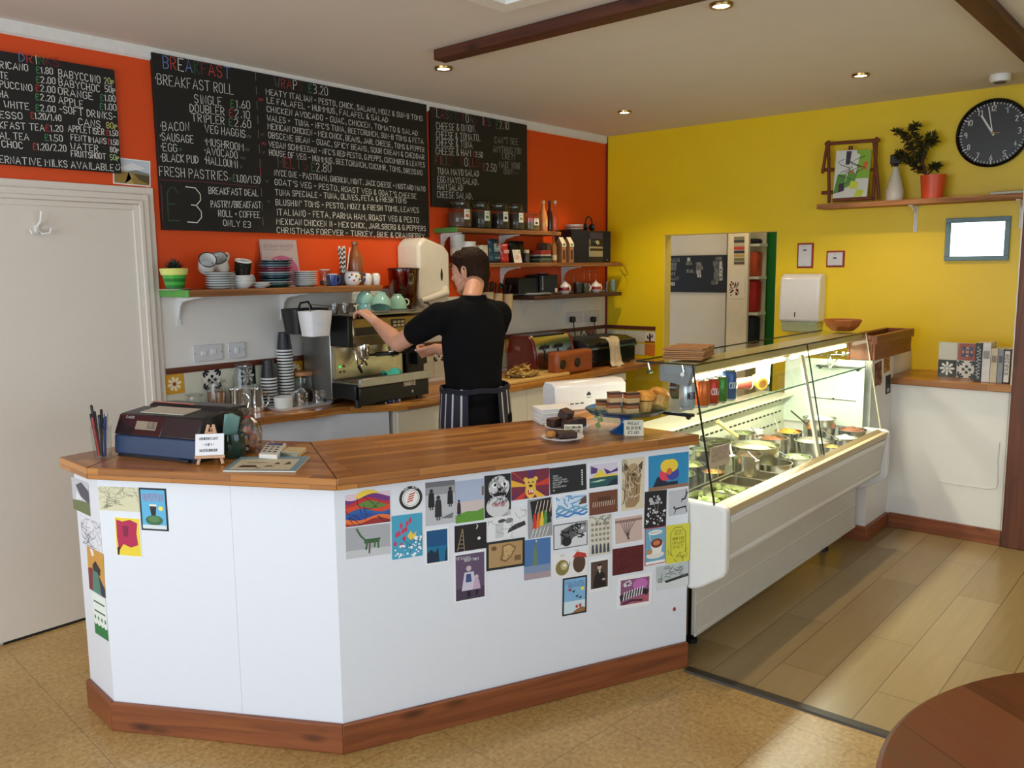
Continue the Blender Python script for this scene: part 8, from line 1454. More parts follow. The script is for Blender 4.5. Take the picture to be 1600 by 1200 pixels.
for c, pl in (((130, 176, 50), [(.55, .4), (1, .4), (1, 1), (.6, 1)]), ((84, 140, 50), [(.0, .1), (.3, .15), (.35, .5), (.1, .5)]), ((96, 150, 60), [(.3, .2), (.6, .3), (.7, .6), (.4, .55)]), ((214, 216, 210), [(.02, .5), (.3, .5), (.32, .98), (.04, .98)]), ((60, 50, 70), [(.3, .7), (.42, .7), (.45, .98), (.3, .98)]), ((216, 220, 208), [(.5, .6), (.62, .5), (.7, .9), (.55, .95)]), ((206, 100, 50), [(.78, .6), (.92, .58), (.94, .75), (.82, .74)]), ((196, 110, 60), [(.46, .5), (.56, .5), (.55, .58), (.47, .58)]), ((70, 40, 70), [(.15, .12), (.32, .16), (.3, .32), (.16, .3)]), ((206, 214, 70), [(.45, .2), (.7, .18), (.72, .32), (.5, .36)]), ((196, 206, 60), [(.62, .02), (.86, .02), (.9, .14), (.7, .17)])):
    L_[0] += .0001; m.add([PT(*q) for q in pl], [tuple(range(4))], 0, c)
for k in range(6): L_[0] += .0001; r_ = random.Random(k); u, v = .2+.5*r_.random(), .15+.5*r_.random(); ribbon(m, [PT(min(.95, u+.2*math.sin(j*1.3+k)), min(.95, v+.06*j)) for j in range(5)], .004, 0, (34, 50, 30), nf)
build('canvas', m, PRINT, pt, smooth=False)
q = E7(590, 790); sp = thing('spray_bottle', 'translucent white spray bottle with dark trigger between easel and plant', 'bottle', (q.x, q.y, z)); sp.pop('_o'); h = E7(590, 600).z-z; r = (E7(540, 700).y-E7(645, 700).y)/2
m = MB(); m.lathe([(0, 0), (r*.95, 0), (r, .006), (r, h*.3), (r*.5, h*.75), (r*.24, h*.98), (0, h)], 26); build('bottle_body', m, mc((206, 200, 180), .35), sp)
h2 = E7(590, 530).z-z; m = MB(); m.lathe([(0, h), (r*.28, h), (r*.28, h*1.06), (0, h*1.06)], 16); m.box((-.012, -.03, h*1.06), (.012, .035, h2)); m.box((-.005, .02, h*.98), (.005, .028, h*1.08)); build('trigger_head', m, BLACK, sp, bevel=.004)
q = E7(812, 780, 6.0); r = (E7(737, 660, 6.0).y-E7(888, 660, 6.0).y)/2; h = E7(812, 652, 6.0).z-z; pl = thing('potted_jade_plant', 'jade plant with dark fleshy leaves in an orange pot on the bark-edged shelf', 'plant', (6.0, q.y, z)); pl.pop('_o')
m = MB(); m.lathe([(0, 0), (r*.82, 0), (r, h), (r*.93, h), (r*.9, h*.88), (0, h*.88)], 32); build('plant_pot', m, mc((214, 78, 36), .4, 0, .05), pl)
def LP(zx, zy, x=0): p = PX(*R7(zx, zy), 6.0); return Vector((x, p.y-q.y, p.z-z))
stems = [[(775, 650), (755, 590), (700, 510), (650, 430), (600, 400)], [(775, 650), (760, 570), (740, 480), (700, 400), (720, 365)], [(760, 570), (790, 480), (800, 420)], [(750, 560), (690, 580), (650, 550)], [(785, 650), (815, 610), (840, 600)], [(765, 640), (735, 630), (715, 600)], [(740, 500), (790, 470), (830, 455)], [(700, 510), (640, 540), (610, 530)]]
m = MB(); rnd = random.Random(3); tips = []
for i, s in enumerate(stems): P = [LP(*k, (rnd.random()-.5)*.05*min(j, 2)) for j, k in enumerate(s)]; m.tube(P, [.009-.0012*j for j in range(len(P))] if i < 2 else [.005-.0008*j for j in range(len(P))], 7); tips += [p for p in P[1 if i > 1 else 2:]]+[P[j].lerp(P[j+1], f) for j in range(1, len(P)-1) for f in (.33, .66)]
build('stem', m, mc((66, 40, 26), .7, 0, .2), pl)
m = MB()
for p in tips:
    for k in range(20):
        d = Vector((rnd.random()-.5, rnd.random()-.5, rnd.random()*.9-.25)).normalized(); L = .028+.02*rnd.random(); s = d.orthogonal().normalized()*.0085; o = p+d*.006; u = d.cross(s).normalized()*.002
        m.add([o, o+d*L*.5+s, o+d*L, o+d*L*.5-s, o+d*L*.5+u], [(0, 1, 4), (1, 2, 4), (2, 3, 4), (3, 0, 4), (0, 3, 2, 1)])
build('leaf_cluster', m, mc((56, 58, 30), .35, 0, .3), pl, smooth=False)
a, b = E7(1148, 775, 5.97), E7(1420, 770, 5.97); m = MB(); m.box((5.96, a.y, z), (6.08, b.y, z+.018)); t = solo('flat_case', m, mc((170, 166, 140), .4, .3), 'flat grey metal case lying at the right end of the bark-edged shelf', 'box', (6.02, (a.y+b.y)/2, z), bevel=.003)
cc = PX(1552, 208.5, XR); rc = (PX(1552, 155.5, XR).z-PX(1552, 262, XR).z)/2; ck = thing('wall_clock', 'round black wall clock with white numerals on the yellow wall', 'clock', (XR, cc.y, cc.z))
def disc_x(prof, n=48):
    m = MB(); m.lathe(prof, n); m.v = [(XR-c, cc.y-a, cc.z+b) for a, b, c in m.v]; m.f = [f for f in m.f]; return m
build('rim', disc_x([(rc*.9, .02), (rc*.94, .04), (rc, .03), (rc, .001), (0, .001)]), BLACKGLOSS, ck); build('dial', disc_x([(0, .021), (rc*.915, .021)]), mc((40, 42, 42), .35), ck)
CW_ = (226, 226, 222); m = MB(); xd = XR-.0222
def CK(r, h, dx=0): a = PI/2-2*PI*h/12; return Vector((xd-dx, cc.y-rc*r*math.cos(a), cc.z+rc*r*math.sin(a)))
for h in range(1, 13): p = CK(.72, h); s = str(h); sz_ = rc*.15; wd = sz_*(.5 if h < 10 else .95); write(m, s, p+Vector((0, wd/2, -sz_/2)), (0, -1, 0), (0, 0, 1), sz_, wd, rc*.022, CW_, None, 0)
for k in range(60): r1, r2 = (.84, .88) if k % 5 else (.83, .89); ribbon(m, [CK(r1, k/5), CK(r2, k/5)], rc*(.018 if k % 5 else .035), 0, CW_, (-1, 0, 0))
build('numerals', m, PRINT, ck, smooth=False)
for nm, h, L, w_, dx in (('hour_hand', 10.97, .62, .05, .002), ('minute_hand', 11.65, .78, .03, .003)): m = MB(); ribbon(m, [CK(-.06, h, dx), CK(L, h, dx)], rc*w_, 0, CW_, (-1, 0, 0)); m.v += [(a+.0008, b, c) for a, b, c in m.v]; m.f.append([4, 5, 7, 6][::-1]); m.m.append(0); m.c.append(lin(CW_)); build(nm, m, PRINT, ck, smooth=False)
m = MB(); m.tube([CK(0, 3, 0), CK(0, 3, .006)], rc*.04, 14); build('hub', m, mc((150, 130, 80), .3, .7), ck); m = MB(); ribbon(m, [CK(0, 3, .004), CK(.2, 3.1, .004)], rc*.022, 0, (190, 150, 80), (-1, 0, 0)); build('second_hand', m, PRINT, ck, smooth=False)
mr = [PX(*R7(*k), XR) for k in ((898, 905), (1278, 892), (1262, 1150), (882, 1155))]; mi = thing('framed_mirror', 'small mirror in a blue-grey frame on the yellow wall below the clock', 'mirror', (XR, mr[2].y/2+mr[3].y/2, mr[2].z)); y0, y1, z0, z1 = mr[0].y, mr[1].y, (mr[2].z+mr[3].z)/2, (mr[0].z+mr[1].z)/2; f = .03
m = MB(); FR = mc((112, 140, 146), .5, 0, .1)
for (ya, yb, za, zb2) in ((y0, y1, z0, z0+f), (y0, y1, z1-f, z1), (y0, y0-f, z0+f, z1-f), (y1+f, y1, z0+f, z1-f)): m.box((XR-.02, ya, za), (XR-.001, yb, zb2))
build('frame', m, FR, mi, bevel=.003); m = MB(); m.box((XR-.008, y0-f, z0+f), (XR-.003, y1+f, z1-f)); build('mirror_glass', m, CHROME, mi)
q0, q1 = PX(1217, 500, 6.0), PX(1279, 500, 6.0); zt, zb2 = PX(1248, 428, 6.02).z, PX(1248, 503, 6.0).z; y0, y1 = q0.y, q1.y-.0; td = thing('towel_dispenser', 'white hand towel dispenser on the yellow wall right of the doorway', 'dispenser', (XR, (y0+y1)/2, zb2-.05))
m = MB(); m.prism([(XR-.001, zb2), (5.995, zb2), (5.985, zb2+.02), (6.0, zt-.03), (6.04, zt), (XR-.001, zt)], y0, y1, axis='y'); build('cover', m, mc((222, 220, 216), .15, 0, .02, .4), td, bevel=.015, seg=3)
m = MB(); zl = PX(1248, 519, 6.02).z; m.prism([(XR-.001, zb2), (6.0, zb2), (6.03, zl), (XR-.001, zl)], y0-.01, y1+.02, axis='y'); build('lower_tray', m, mc((186, 196, 150), .2), td, bevel=.01); m = MB(); ym = y0+(y1-y0)*.42; m.box((5.984, ym-.003, zb2+.035), (5.9965, ym+.003, zb2+.07)); build('latch_slot', m, BLACK, td)
for i, (c4, lb) in enumerate((((25, 1050, 115, 1195), 'tall white sensor plate outlined in red on the yellow wall'), ((195, 1095, 298, 1190), 'square white switch plate outlined in red on the yellow wall'))):
    a, b = PX(*R7(c4[0], c4[1]), XR), PX(*R7(c4[2], c4[3]), XR); t = thing('switch_plate', lb, 'switch', (XR, (a.y+b.y)/2, b.z)); m = MB(); m.box((XR-.004, a.y, b.z), (XR-.001, b.y, a.z)); build('red_surround', m, mc((150, 24, 24), .5), t); m = MB(); e = .012; m.box((XR-.016, a.y-e, b.z+e), (XR-.0041, b.y+e, a.z-e)); build('face_plate', m, PLATEW, t, bevel=.003)
    m = MB(); yc = (a.y+b.y)/2; m.box((XR-.0175, yc-.012, a.z-.055-.0), (XR-.0155, yc+.012, a.z-.047)); build('slot', m, BLACK, t)
    for k in (b.z+.022, a.z-.026): m = MB(); m.tube([(XR-.0175, yc, k), (XR-.0158, yc, k)], .003, 8); build('screw', m, DARKSTEEL, t)
p = PZ(1563, 122, ZC-.02); sm = thing('smoke_alarm', 'round white smoke alarm on the ceiling near the clock', 'smoke alarm', (p.x, p.y, ZC-.05)); m = MB(); m.lathe([(0, .049), (.055, .049), (.058, .03), (.05, .008), (0, .008)], 30, c=(p.x, p.y, ZC-.05)); build('housing', m, WHITEP, sm); m = MB(); m.lathe([(0, 0), (.03, .001), (.034, .008), (0, .0085)], 24, c=(p.x, p.y, ZC-.05)); build('sensor_cap', m, mc((90, 84, 76), .4), sm)
p = PZ(787, 8, ZC); m = MB()
for (x0, y0, x1, y1) in ((p.x-.08, p.y-.95, p.x, p.y-.0), (p.x-.75, p.y-.08, p.x-.08, p.y), (p.x-.83, p.y-.95, p.x-.75, p.y), (p.x-.75, p.y-.95, p.x-.08, p.y-.87)): m.box((x0, y0, ZC-.03), (x1, y1, ZC))
m.box((p.x-.75, p.y-.87, ZC-.008), (p.x-.08, p.y-.08, ZC)); struct('trim_10', m, mc((232, 230, 224), .5))
zl = .9596; def_ = lambda zx, zy, x: PX(1360+zx/3.158, 480+zy/3.158, x); XT = 5.80
a, b = def_(330, 348, XT), def_(521, 350, XT); s_ = (a.y-b.y)/2; ti = thing('tile_display', 'upright panel of four patterned tiles on the oak ledge', 'tile panel', (XT, (a.y+b.y)/2, zl)); m = MB(); H2 = def_(425, 175, XT).z-zl; m.box((XT, b.y, zl), (XT+.012, a.y, zl+H2)); build('backing', m, mc((214, 204, 180), .4), ti)
for (i, j, k) in ((0, 1, 'w'), (1, 1, 'r'), (0, 0, 'k'), (1, 0, 'b')):
    m = MB(); tile(m, (XT, a.y-i*s_, zl+j*H2/2), (0, -1, 0), (0, 0, 1), (-1, 0, 0), min(s_, H2/2), k); build('tile', m, TILE, ti, smooth=False)
xb = 5.66; y = def_(512, 372, xb).y
for i, (za, zb2, tz_, c, tx, lb) in enumerate(((512, 548, 180, (26, 28, 32), None, 'black patterned book first from the tile panel'), (548, 590, 178, (206, 202, 196), None, 'white-spined book second from the tile panel'), (590, 625, 205, (196, 180, 150), None, 'cream and orange book third from the tile panel'), (625, 655, 205, (132, 138, 142), None, 'grey book fourth from the tile panel'), (655, 690, 205, (32, 32, 34), 'RECIPES', 'black and white spined book nearest the post on the oak ledge'))):
    ya, yb = def_(za, 300, xb).y, def_(zb2, 300, xb).y; h = def_(600, tz_, xb).z-zl; t = thing('book', lb, 'book', (xb+.07, (ya+yb)/2, zl), group='books on the oak ledge'); m = MB(); m.box((xb, yb+.0008, zl), (xb+.15, ya-.0008, zl+h)); build('cover', m, mc(c, .4, 0, .08), t, bevel=.002); m = MB(); m.box((xb+.004, yb+.004, zl+h-.001), (xb+.152, ya-.004, zl+h+.0012)); build('pages', m, mc((206, 196, 170), .8), t)
    m = MB()
    if i == 0:
        for k in range(7): ribbon(m, [Vector((xb-.0006, ya-.008-(ya-yb-.016)*(.5+.5*math.sin(j*1.7+k*2)), zl+.02+(h-.04)*(k+j/4)/7)) for j in range(5)], .0035, 0, (200, 200, 196), (-1, 0, 0))
    elif tx: m.quad(*[(xb-.0006, yy, zz) for yy, zz in ((ya-.005, zl+.008), (yb+.005, zl+.008), (yb+.005, zl+h-.01), (ya-.005, zl+h-.01))], 0, (220, 218, 210)); write(m, tx, (xb-.0012, ya-.009, zl+h-.03), (0, 0, -1), (0, -1, 0), (ya-yb)*.45, h*.6, .003, (30, 30, 30))
    else: m.quad(*[(xb-.0006, yy, zz) for yy, zz in ((ya-.006, zl+h*.6), (yb+.006, zl+h*.6), (yb+.006, zl+h*.8), (ya-.006, zl+h*.8))], 0, tuple(int(v*.7) for v in c))
    build('spine_print', m, PRINT, t, smooth=False)
def K6(x, y, X): return PX(1000+x/5, 340+y/5, X)
yk0 = K6(675, 300, 7.3).y; m = MB(); m.box((7.3, yk0-.0, 0), (7.4, 6.2, ZC)); struct('wall_kitchen', m, noise_wall('kitchen', (214, 200, 174)))
kb = thing('menu_chalkboard', 'small black kitchen chalkboard seen through the doorway', 'chalkboard', tuple(K6(430, 590, 7.29))); p0, p1 = K6(195, 300, 7.285), K6(672, 586, 7.285); m = MB(); m.box((7.285, p1.y, p1.z), (7.299, p0.y, p0.z)); build('board_panel', m, BOARDM, kb)
m = MB(); rnd = random.Random(2)
for (x, y, w_) in [(240, 345, 90), (240, 380, 60), (230, 410, 70), (240, 450, 50), (235, 490, 90), (240, 530, 40), (440, 375, 50), (440, 405, 70), (440, 435, 40), (445, 465, 40), (590, 335, 60), (570, 370, 50), (575, 400, 60), (580, 430, 50), (575, 460, 60), (575, 490, 50), (560, 520, 60), (370, 340, 30), (360, 370, 60), (365, 430, 70)]+[(620, 370+30*k, 30) for k in range(5)]:
    a = K6(x, y, 7.2842); write(m, ''.join(rnd.choice('AEOUINSTLR') for _ in range(5)), a, (0, -1, 0), (0, 0, 1), .03, w_/5*.0053, .004, (150, 146, 136) if w_ > 40 else (214, 210, 200))
build('chalk_writing', m, CHALK, kb, smooth=False)
yc1 = K6(845, 300, 7.05).y; yc0 = K6(682, 300, 7.05).y; cab = thing('tall_cupboard', 'tall cream kitchen cupboard with label strips seen through the doorway', 'cupboard', (7.2, (yc0+yc1)/2, 0)); m = MB(); m.box((7.05, yc1, 0), (7.09, yc0, 2.6)); build('carcass', m, mc((214, 198, 168), .45), cab, bevel=.004); m = MB(); m.box((7.049, yc0-.004, 0), (7.052, yc0-.001, 2.6)); build('shadow_gap', m, BLACK, cab)
for k, (za, zc_, c) in enumerate(((150, 168, (120, 110, 90)), (175, 195, (60, 54, 50)), (200, 220, (170, 156, 126)), (228, 250, (176, 50, 44)), (258, 278, (44, 36, 60)), (288, 305, (170, 136, 60)), (316, 338, (110, 104, 60)), (345, 365, (84, 70, 60)))): a, b = K6(735, za, 7.048), K6(815, zc_, 7.048); m = MB(); m.box((7.0465, b.y, b.z), (7.0495, a.y, a.z)); build('label_strip', m, mc(c, .5), cab)
a, b = K6(700, 455, 7.046), K6(815, 630, 7.046); m = MB(); m.quad(*[(7.0475, yy, zz) for yy, zz in ((a.y, b.z), (b.y, b.z), (b.y, a.z), (a.y, a.z))], 0, (214, 200, 176)); rnd = random.Random(5)
for k in range(40): yy, zz = a.y+(b.y-a.y)*(.05+.55*rnd.random()), b.z+(a.z-b.z)*(.1+.6*rnd.random()); m.quad(*[(7.047, yy+dy, zz+dz) for dy, dz in ((.006, 0), (-.006, 0), (-.006, .014), (.006, .014))], 0, rnd.choice(((120, 80, 60), (150, 110, 90), (90, 70, 60), (170, 60, 50))))
build('calendar', m, PRINT, cab, smooth=False)
ya, yb = K6(848, 300, 7.45).y, K6(925, 300, 7.45).y; su = thing('shelf_unit', 'white open shelves with red and black cloths seen through the doorway', 'shelves', (7.5, (ya+yb)/2, 0)); m = MB(); m.box((7.6, yb, 0), (7.63, ya+.2, 2.6)); build('back_panel', m, mc((206, 196, 170), .5), su)
for zy in (215, 470, 750): k = K6(880, zy, 7.45).z; m = MB(); m.box((7.42, yb-.02, k-.012), (7.6, ya+.18, k+.012)); build('shelf_board', m, mc((222, 214, 190), .4), su)
for (z0y, z1y, c, lb) in ((205, 165, (34, 34, 44), 'dark folded cloth on the top kitchen shelf'), (460, 268, (190, 76, 40), 'orange folder pile on the second kitchen shelf'), (738, 490, (176, 28, 30), 'red cloth hanging on the middle kitchen shelf'), (985, 775, (24, 24, 30), 'black bag on the lowest visible kitchen shelf')):
    k0, k1 = K6(880, z0y, 7.46).z, K6(880, z1y, 7.46).z; m = MB(); m.box((7.44, yb+.012, k0), (7.57, ya+.1, k1)); solo('folded_cloth', m, mc(c, .8, 0, .2, 0, 0, .6, 12), lb, 'cloth', (7.5, (ya+yb)/2, k0), bevel=.02)
ya, yb = K6(920, 300, 7.7).y, K6(1085, 300, 7.7).y; m = MB(); m.box((7.7, 1.6, 0), (7.75, ya+.5, ZC)); struct('wall_kitchen_end', m, noise_wall('green', (24, 110, 30)))
area_light('kitchen_ceiling_light', (6.75, 3.2, 2.6), (6.75, 3.2, 0), .5, .5, 9, (1, .9, .72))
tb = thing('cafe_table', 'round dark red-brown wooden cafe table in the bottom right corner', 'table', (1.715, -.235, 0)); m = MB(); m.lathe([(0, 0), (.685, 0), (.70, .01), (.70, .022), (.69, .03), (0, .03)], 96, c=(1.715, -.235, .71)); TBW = stave_mat('table_wood', [(84, 38, 20), (116, 56, 30), (134, 74, 42), (112, 78, 52)], 3.0, .24, .28, .4, True, .0008, (50, 22, 12), 1.1, .3); build('table_top', m, TBW, tb, uvdir=(.55, .83, 0))
m = MB(); m.lathe([(.05, .02), (.045, .1), (.04, .68), (.07, .709), (0, .709)], 24, c=(1.715, -.235, 0)); build('pedestal', m, mc((60, 30, 18), .5), tb)
for k in range(4): a_ = k*PI/2+.4; m = MB(); m.tube([(1.715+.03*math.cos(a_), -.235+.03*math.sin(a_), .08), (1.715+.34*math.cos(a_), -.235+.34*math.sin(a_), .02)], [.03, .018], 10); build('foot', m, mc((60, 30, 18), .5), tb)
h0 = PY(57, 352, YB-.012); hk = thing('coat_hook', 'white double coat hook screwed to the white door', 'hook', tuple(h0)); HW = mc((228, 226, 222), .3)
m = MB(); m.box((h0.x-.011, YB-.018, h0.z-.035), (h0.x+.011, YB-.0125, h0.z+.0)); build('back_plate', m, HW, hk, bevel=.004); m = MB(); m.tube([(h0.x, YB-.018, h0.z-.005), (h0.x+.004, YB-.05, h0.z+.015), (h0.x+.008, YB-.06, h0.z+.06)], .006, 8); build('upper_prong', m, HW, hk); m = MB(); m.tube([(h0.x, YB-.018, h0.z-.02), (h0.x+.01, YB-.045, h0.z-.04), (h0.x+.04, YB-.05, h0.z-.035), (h0.x+.048, YB-.05, h0.z-.015)], .006, 8); m.tube([(h0.x, YB-.018, h0.z-.02), (h0.x-.01, YB-.045, h0.z-.04), (h0.x-.035, YB-.05, h0.z-.038), (h0.x-.042, YB-.05, h0.z-.02)], .006, 8); build('lower_prongs', m, HW, hk)
mp = thing('person', 'man in black t-shirt and striped apron reaching to the espresso machine, seen from behind', 'person', (3.16, 2.93, 0))
SKIN = mc((206, 152, 124), .5, 0, .05); SHIRT = mc((15, 15, 17), .95, 0, .1); TROU = mc((15, 15, 18), .9, 0, .1); HAIR = mc((42, 25, 15), .7, 0, .35, 0, 0, .5, 90)
for q in (SHIRT, TROU, HAIR): q.node_tree.nodes['Principled BSDF'].inputs['Specular IOR Level'].default_value = .12
def cap(m, pts, r, n=14):
    pts = [Vector(p) for p in pts]
    for i in range(len(pts)-1):
        m.tube([pts[i], pts[i+1]], [r[i], r[i+1]], n)
    for p, q in zip(pts, r): m.ball(p, q, n, 10)
def ell(m, c, fw, lf, up, r):
    """ellipsoid with its own axes"""
    old = m.M; f, l, u = Vector(fw), Vector(lf), Vector(up)
    m.M = Matrix(((f.x, l.x, u.x, c[0]), (f.y, l.y, u.y, c[1]), (f.z, l.z, u.z, c[2]), (0, 0, 0, 1))); m.ball((0, 0, 0), r, 20, 14); m.M = old
def loft(m, rings, n=32):
    vs = [B(f, 0, z)+lft*(a*math.cos(2*PI*i/n))+fwd*(b*math.copysign(abs(math.sin(2*PI*i/n))**.85, math.sin(2*PI*i/n))) for z, f, a, b in rings for i in range(n)]
    k = len(rings)-1; m.add(vs, [(j*n+i, j*n+(i+1) % n, (j+1)*n+(i+1) % n, (j+1)*n+i) for j in range(k) for i in range(n)]+[tuple(range(n))[::-1], tuple(range(k*n, k*n+n))])
def skinned(name, m, mat, vox, it=6, fac=.5):
    o = build(name, m, mat, mp); q = o.modifiers.new('join', 'REMESH'); q.mode = 'VOXEL'; q.voxel_size = vox; q.use_smooth_shade = True
    s = o.modifiers.new('smooth', 'SMOOTH'); s.iterations = it; s.factor = fac; return o
bc = Vector((3.16, 2.93, 0)); fwd, lft, UP = Vector((.13, .99, 0)), Vector((-.99, .13, 0)), Vector((0, 0, 1))
def B(f, l, z): return bc+fwd*f+lft*l+Vector((0, 0, z))
shL, shR = B(.045, .185, 1.425), B(.03, -.185, 1.42)
elL, wrL = Vector((2.95, 3.265, 1.285)), PY(589, 505, 3.535)
elR, wrR = Vector((3.48, 3.15, 1.165)), Vector((3.40, 3.455, 1.215))
hf = Vector((-.16, .985, 0)).normalized(); hl = Vector((-hf.y, hf.x, 0)); hc = PP(734, 424, bc+fwd*.05, CF); hc = Vector((hc.x, hc.y, 1.648))
hu = (UP+hf*.12).normalized(); hf2 = (hf-UP*.12).normalized()
def Hd(f, l, u): return hc+hf2*f+hl*l+hu*u
m = MB()
ell(m, Hd(-.006, 0, .018), hf2, hl, hu, (.096, .074, .092)); ell(m, Hd(.04, 0, -.035), hf2, hl, hu, (.055, .058, .08)); ell(m, Hd(.03, 0, .01), hf2, hl, hu, (.066, .066, .075)); ell(m, Hd(.068, 0, -.095), hf2, hl, hu, (.022, .028, .02))
cap(m, [Hd(.0, .05, -.06), Hd(.04, .043, -.085), Hd(.066, .015, -.097)], [.02, .018, .016]); cap(m, [Hd(.0, -.05, -.06), Hd(.04, -.043, -.085), Hd(.066, -.015, -.097)], [.02, .018, .016])
cap(m, [Hd(.088, 0, .012), Hd(.102, 0, -.012), Hd(.110, 0, -.028)], [.009, .011, .012]); ell(m, Hd(.100, .010, -.032), hf2, hl, hu, (.010, .009, .008)); ell(m, Hd(.100, -.010, -.032), hf2, hl, hu, (.010, .009, .008))
cap(m, [Hd(.082, .034, .028), Hd(.09, .0, .024), Hd(.082, -.034, .028)], [.011, .012, .011]); ell(m, Hd(.084, 0, -.058), hf2, hl, hu, (.013, .022, .008)); ell(m, Hd(.082, 0, -.068), hf2, hl, hu, (.013, .020, .008)); ell(m, Hd(.062, .04, -.02), hf2, hl, hu, (.022, .02, .022)); ell(m, Hd(.062, -.04, -.02), hf2, hl, hu, (.022, .02, .022))
for s in (1, -1):   # ears: a rim round a shallow hollow
    P = [Hd(-.012+.017*math.cos(q)-.004, s*(.076+.008*math.sin(q*.5)), -.008+.030*math.sin(q)) for q in [k*.5 for k in range(12)]]; cap(m, P, [.0055]*12, 8); ell(m, Hd(-.012, s*.074, -.012), hf2, hl, hu, (.014, .006, .026))
cap(m, [Hd(-.03, 0, -.05), B(.02, 0, 1.50), B(.0, 0, 1.44)], [.05, .05, .066]); cap(m, [B(.0, .07, 1.44), B(.0, -.07, 1.44)], [.06, .06])
loft(m, ((.86, 0, .14, .1), (.95, .0, .15, .108), (1.05, .005, .148, .104), (1.2, .01, .153, .103), (1.32, .006, .163, .106), (1.42, -.006, .138, .08), (1.47, -.006, .085, .06)))
cap(m, [shL, shL.lerp(elL, .5), elL, elL.lerp(wrL, .35), wrL], [.056, .05, .044, .046, .029]); cap(m, [shR, shR.lerp(elR, .5), elR, elR.lerp(wrR, .35), wrR], [.056, .048, .041, .043, .028])
for s in (1, -1): cap(m, [B(.0, s*.085, .92), B(.02, s*.1, .5), B(-.01, s*.105, .1)], [.085, .055, .04]); cap(m, [B(-.03, s*.105, .05), B(.15, s*.11, .035)], [.035, .03])
def hand(m, w, kn, nrm, thumb_side, curls, fl, splay=.0):
    """palm from wrist w to knuckles kn; nrm = back of the hand; four fingers bent by curls, thumb leaving the side near the wrist"""
    w, kn, nrm = Vector(w), Vector(kn), Vector(nrm).normalized(); d = (kn-w).normalized(); nrm = (nrm-d*nrm.dot(d)).normalized(); s = d.cross(nrm)*thumb_side; L = (kn-w).length
    cap(m, [w, w.lerp(kn, .4)], [.027, .026])
    for k in range(4): o = s*(.030-.02*k); cap(m, [w+d*L*.2+o*.55, kn+o], [.0155, .0125], 10)
    for k in range(4):
        o = kn+s*(.031-.0205*k); c = curls[k] if isinstance(curls, (list, tuple)) else curls; ln = fl*(.94, 1.05, 1.0, .8)[k]; dd = (d+s*splay*(1.5-k)*.2).normalized(); P = [o]; a = .25*c
        for j, sg in enumerate((.46, .31, .23)): a += c*(.45, .6, .5)[j]; P.append(P[-1]+(dd*math.cos(a)-nrm*math.sin(a))*ln*sg)
        cap(m, P, [.0098, .0092, .0085, .0072], 9)
    t0 = w+d*L*.22+s*.026; t1 = t0+(d*.6+s*.65-nrm*.3).normalized()*.042; t2 = t1+(d*.95+s*.15-nrm*.35).normalized()*.032; t3 = t2+(d*.95-s*.1-nrm*.4).normalized()*.024; cap(m, [t0, t1, t2, t3], [.0155, .0125, .0105, .0085], 10)
knL = PY(568, 488, 3.615); knL.z = 1.437; hand(m, wrL, knL, (0, -.35, 1), 1, [1.05, 1.0, 1.05, 1.15], .078, .3)
knR = Vector((3.352, 3.53, 1.186)); hand(m, wrR, knR, (-.55, -.25, -.75), -1, [1.9, 1.95, 2.0, 2.1], .074)
skinned('body', m, SKIN, .0048, 4, .45)
for s in (1, -1):
    m = MB(); m.ball(Hd(.0805, s*.031, .006), .0095, 14, 10); e = build('eye', m, mc((226, 222, 216), .2), mp); m = MB(); q = Hd(.0878, s*.032, .0055); m.ball(q, .0052, 10, 8); build('iris', m, mc((50, 40, 34), .15), e); e.children[0].location = (0, 0, 0)
    m = MB(); cap(m, [Hd(.089, s*.015, .03), Hd(.091, s*.034, .036), Hd(.078, s*.052, .03)], [.0035, .0042, .003], 8); build('eyebrow', m, HAIR, mp)
m = MB(); cap(m, [Hd(.096, .018, -.063), Hd(.099, 0, -.0635), Hd(.096, -.018, -.063)], [.003, .004, .003], 8); build('mouth', m, mc((160, 92, 84), .5), mp)
m = MB()
ell(m, Hd(-.022, 0, .030), hf2, hl, hu, (.095, .083, .094)); ell(m, Hd(-.05, 0, -.02), hf2, hl, hu, (.062, .072, .075)); ell(m, Hd(.03, 0, .078), hf2, hl, hu, (.066, .066, .038)); ell(m, Hd(.064, .0, .082), hf2, hl, hu, (.03, .05, .024))
for s in (1, -1): cap(m, [Hd(.012, s*.071, .045), Hd(.008, s*.0735, .015), Hd(.012, s*.073, -.004)], [.018, .011, .006]); ell(m, Hd(.03, s*.058, .062), hf2, hl, hu, (.035, .02, .03))
cap(m, [Hd(-.055, .03, -.07), Hd(-.055, -.03, -.07)], [.03, .03]); cap(m, [Hd(-.05, .028, -.10), Hd(-.05, -.028, -.10)], [.022, .022]); rnd = random.Random(9)
for k in range(46): q = rnd.random()*2*PI; e = .35+1.1*rnd.random(); d = Vector((math.cos(q)*math.cos(e), math.sin(q)*math.cos(e), math.sin(e))); p = Hd(-.02+d.x*.09, d.y*.078, .03+d.z*.09); t_ = Hd(-.02+d.x*.09+.03, d.y*.085+.012*(rnd.random()-.5), .03+d.z*.094); cap(m, [p, t_], [.008, .006], 7)
skinned('hair', m, HAIR, .005, 2, .4)
m = MB()
loft(m, ((.97, .0, .158, .116), (1.04, .005, .160, .115), (1.1, .01, .157, .112), (1.2, .012, .166, .115), (1.3, .008, .178, .12), (1.37, .0, .176, .112), (1.44, -.008, .155, .092), (1.488, -.008, .1, .072), (1.505, 0, .068, .062)))
cap(m, [B(.01, .06, 1.452), shL+Vector((0, 0, -.004))], [.068, .074]); cap(m, [B(.01, -.06, 1.452), shR+Vector((0, 0, -.004))], [.068, .074]); pass
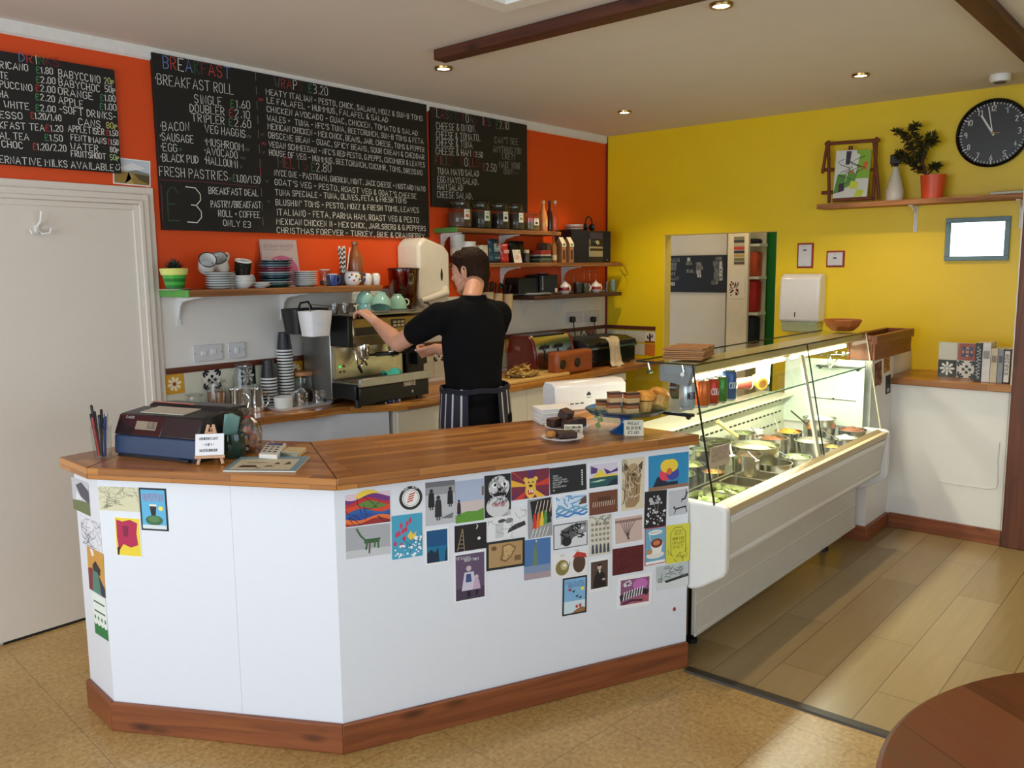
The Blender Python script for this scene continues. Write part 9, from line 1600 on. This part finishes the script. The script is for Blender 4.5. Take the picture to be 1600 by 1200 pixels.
cap(m, [shL, shL.lerp(elL, .4), shL.lerp(elL, .56)], [.076, .070, .066]); cap(m, [shR, shR.lerp(elR, .4), shR.lerp(elR, .6)], [.076, .070, .066])
m.lathe([(.052, 0), (.068, -.012), (.068, .022), (.058, .03), (.052, 0)], 20, c=tuple(B(.002, 0, 1.506)))
skinned('t_shirt', m, SHIRT, .008, 6, .5)
m = MB()
loft(m, ((.84, 0, .165, .125), (.92, -.005, .17, .128), (1.0, 0, .164, .12), (1.05, .004, .16, .114)))
for s in (1, -1): ell(m, B(-.055, s*.075, .9), fwd, lft, UP, (.095, .095, .1)); cap(m, [B(.0, s*.088, .86), B(.02, s*.1, .5), B(-.01, s*.105, .08)], [.104, .075, .06])
skinned('trousers', m, TROU, .01, 5, .5)
AP = face_mat('striped_apron', .8); NAV, WST = (36, 38, 56), (206, 204, 204); m = MB(); n = 96; rows = [(1.075, .02), (1.0, .026), (.9, .034), (.75, .036), (.5, .04)]; vs = []
for z_, g in rows:
    for i in range(n+1):
        a_ = math.radians(270+(580-270-2)*i/n); th = a_; rx, ry = .172+g, .13+g; rp = 1+.012*math.sin(i*.9)*(1.1-z_)*2; vs.append(B(0, 0, z_)+Vector((rx*rp*math.cos(th), ry*rp*math.sin(th), 0)))
W_ = n+1
for k in range(len(rows)-1):
    for i in range(n): m.add([], []); m.f.append([k*W_+i, k*W_+i+1, (k+1)*W_+i+1, (k+1)*W_+i]); m.m.append(0); m.c.append(lin(WST if i % 5 in (2,) else NAV))
m.v = [tuple(v) for v in vs]; o = build('apron', m, AP, mp, smooth=False); o.modifiers.new('thick', 'SOLIDIFY').thickness = .003
m = MB(); P = [B(0, 0, 1.062)+Vector((.197*math.cos(q*2*PI/40), .154*math.sin(q*2*PI/40), .004*math.sin(q))) for q in range(41)]
for dz in (-.008, .0, .008): m.tube([p+Vector((0, 0, dz)) for p in P], .005, 6)
build('apron_tie', m, mc((24, 26, 40), .8), mp)
for s in (1, -1): m = MB(); m.at(tuple(B(.07, s*.108, .0)), math.atan2(fwd.y, fwd.x)); m.lathe([(0, 0), (.048, 0), (.05, .02), (.044, .06), (.02, .085), (0, .088)], 22); m.v = [tuple(Vector(B(.07, s*.108, 0))+fwd*((Vector(v)-B(.07, s*.108, 0)).dot(fwd)*2.7)+lft*((Vector(v)-B(.07, s*.108, 0)).dot(lft))+Vector((0, 0, v[2]))) for v in m.v]; build('shoe', m, BLACK, mp)
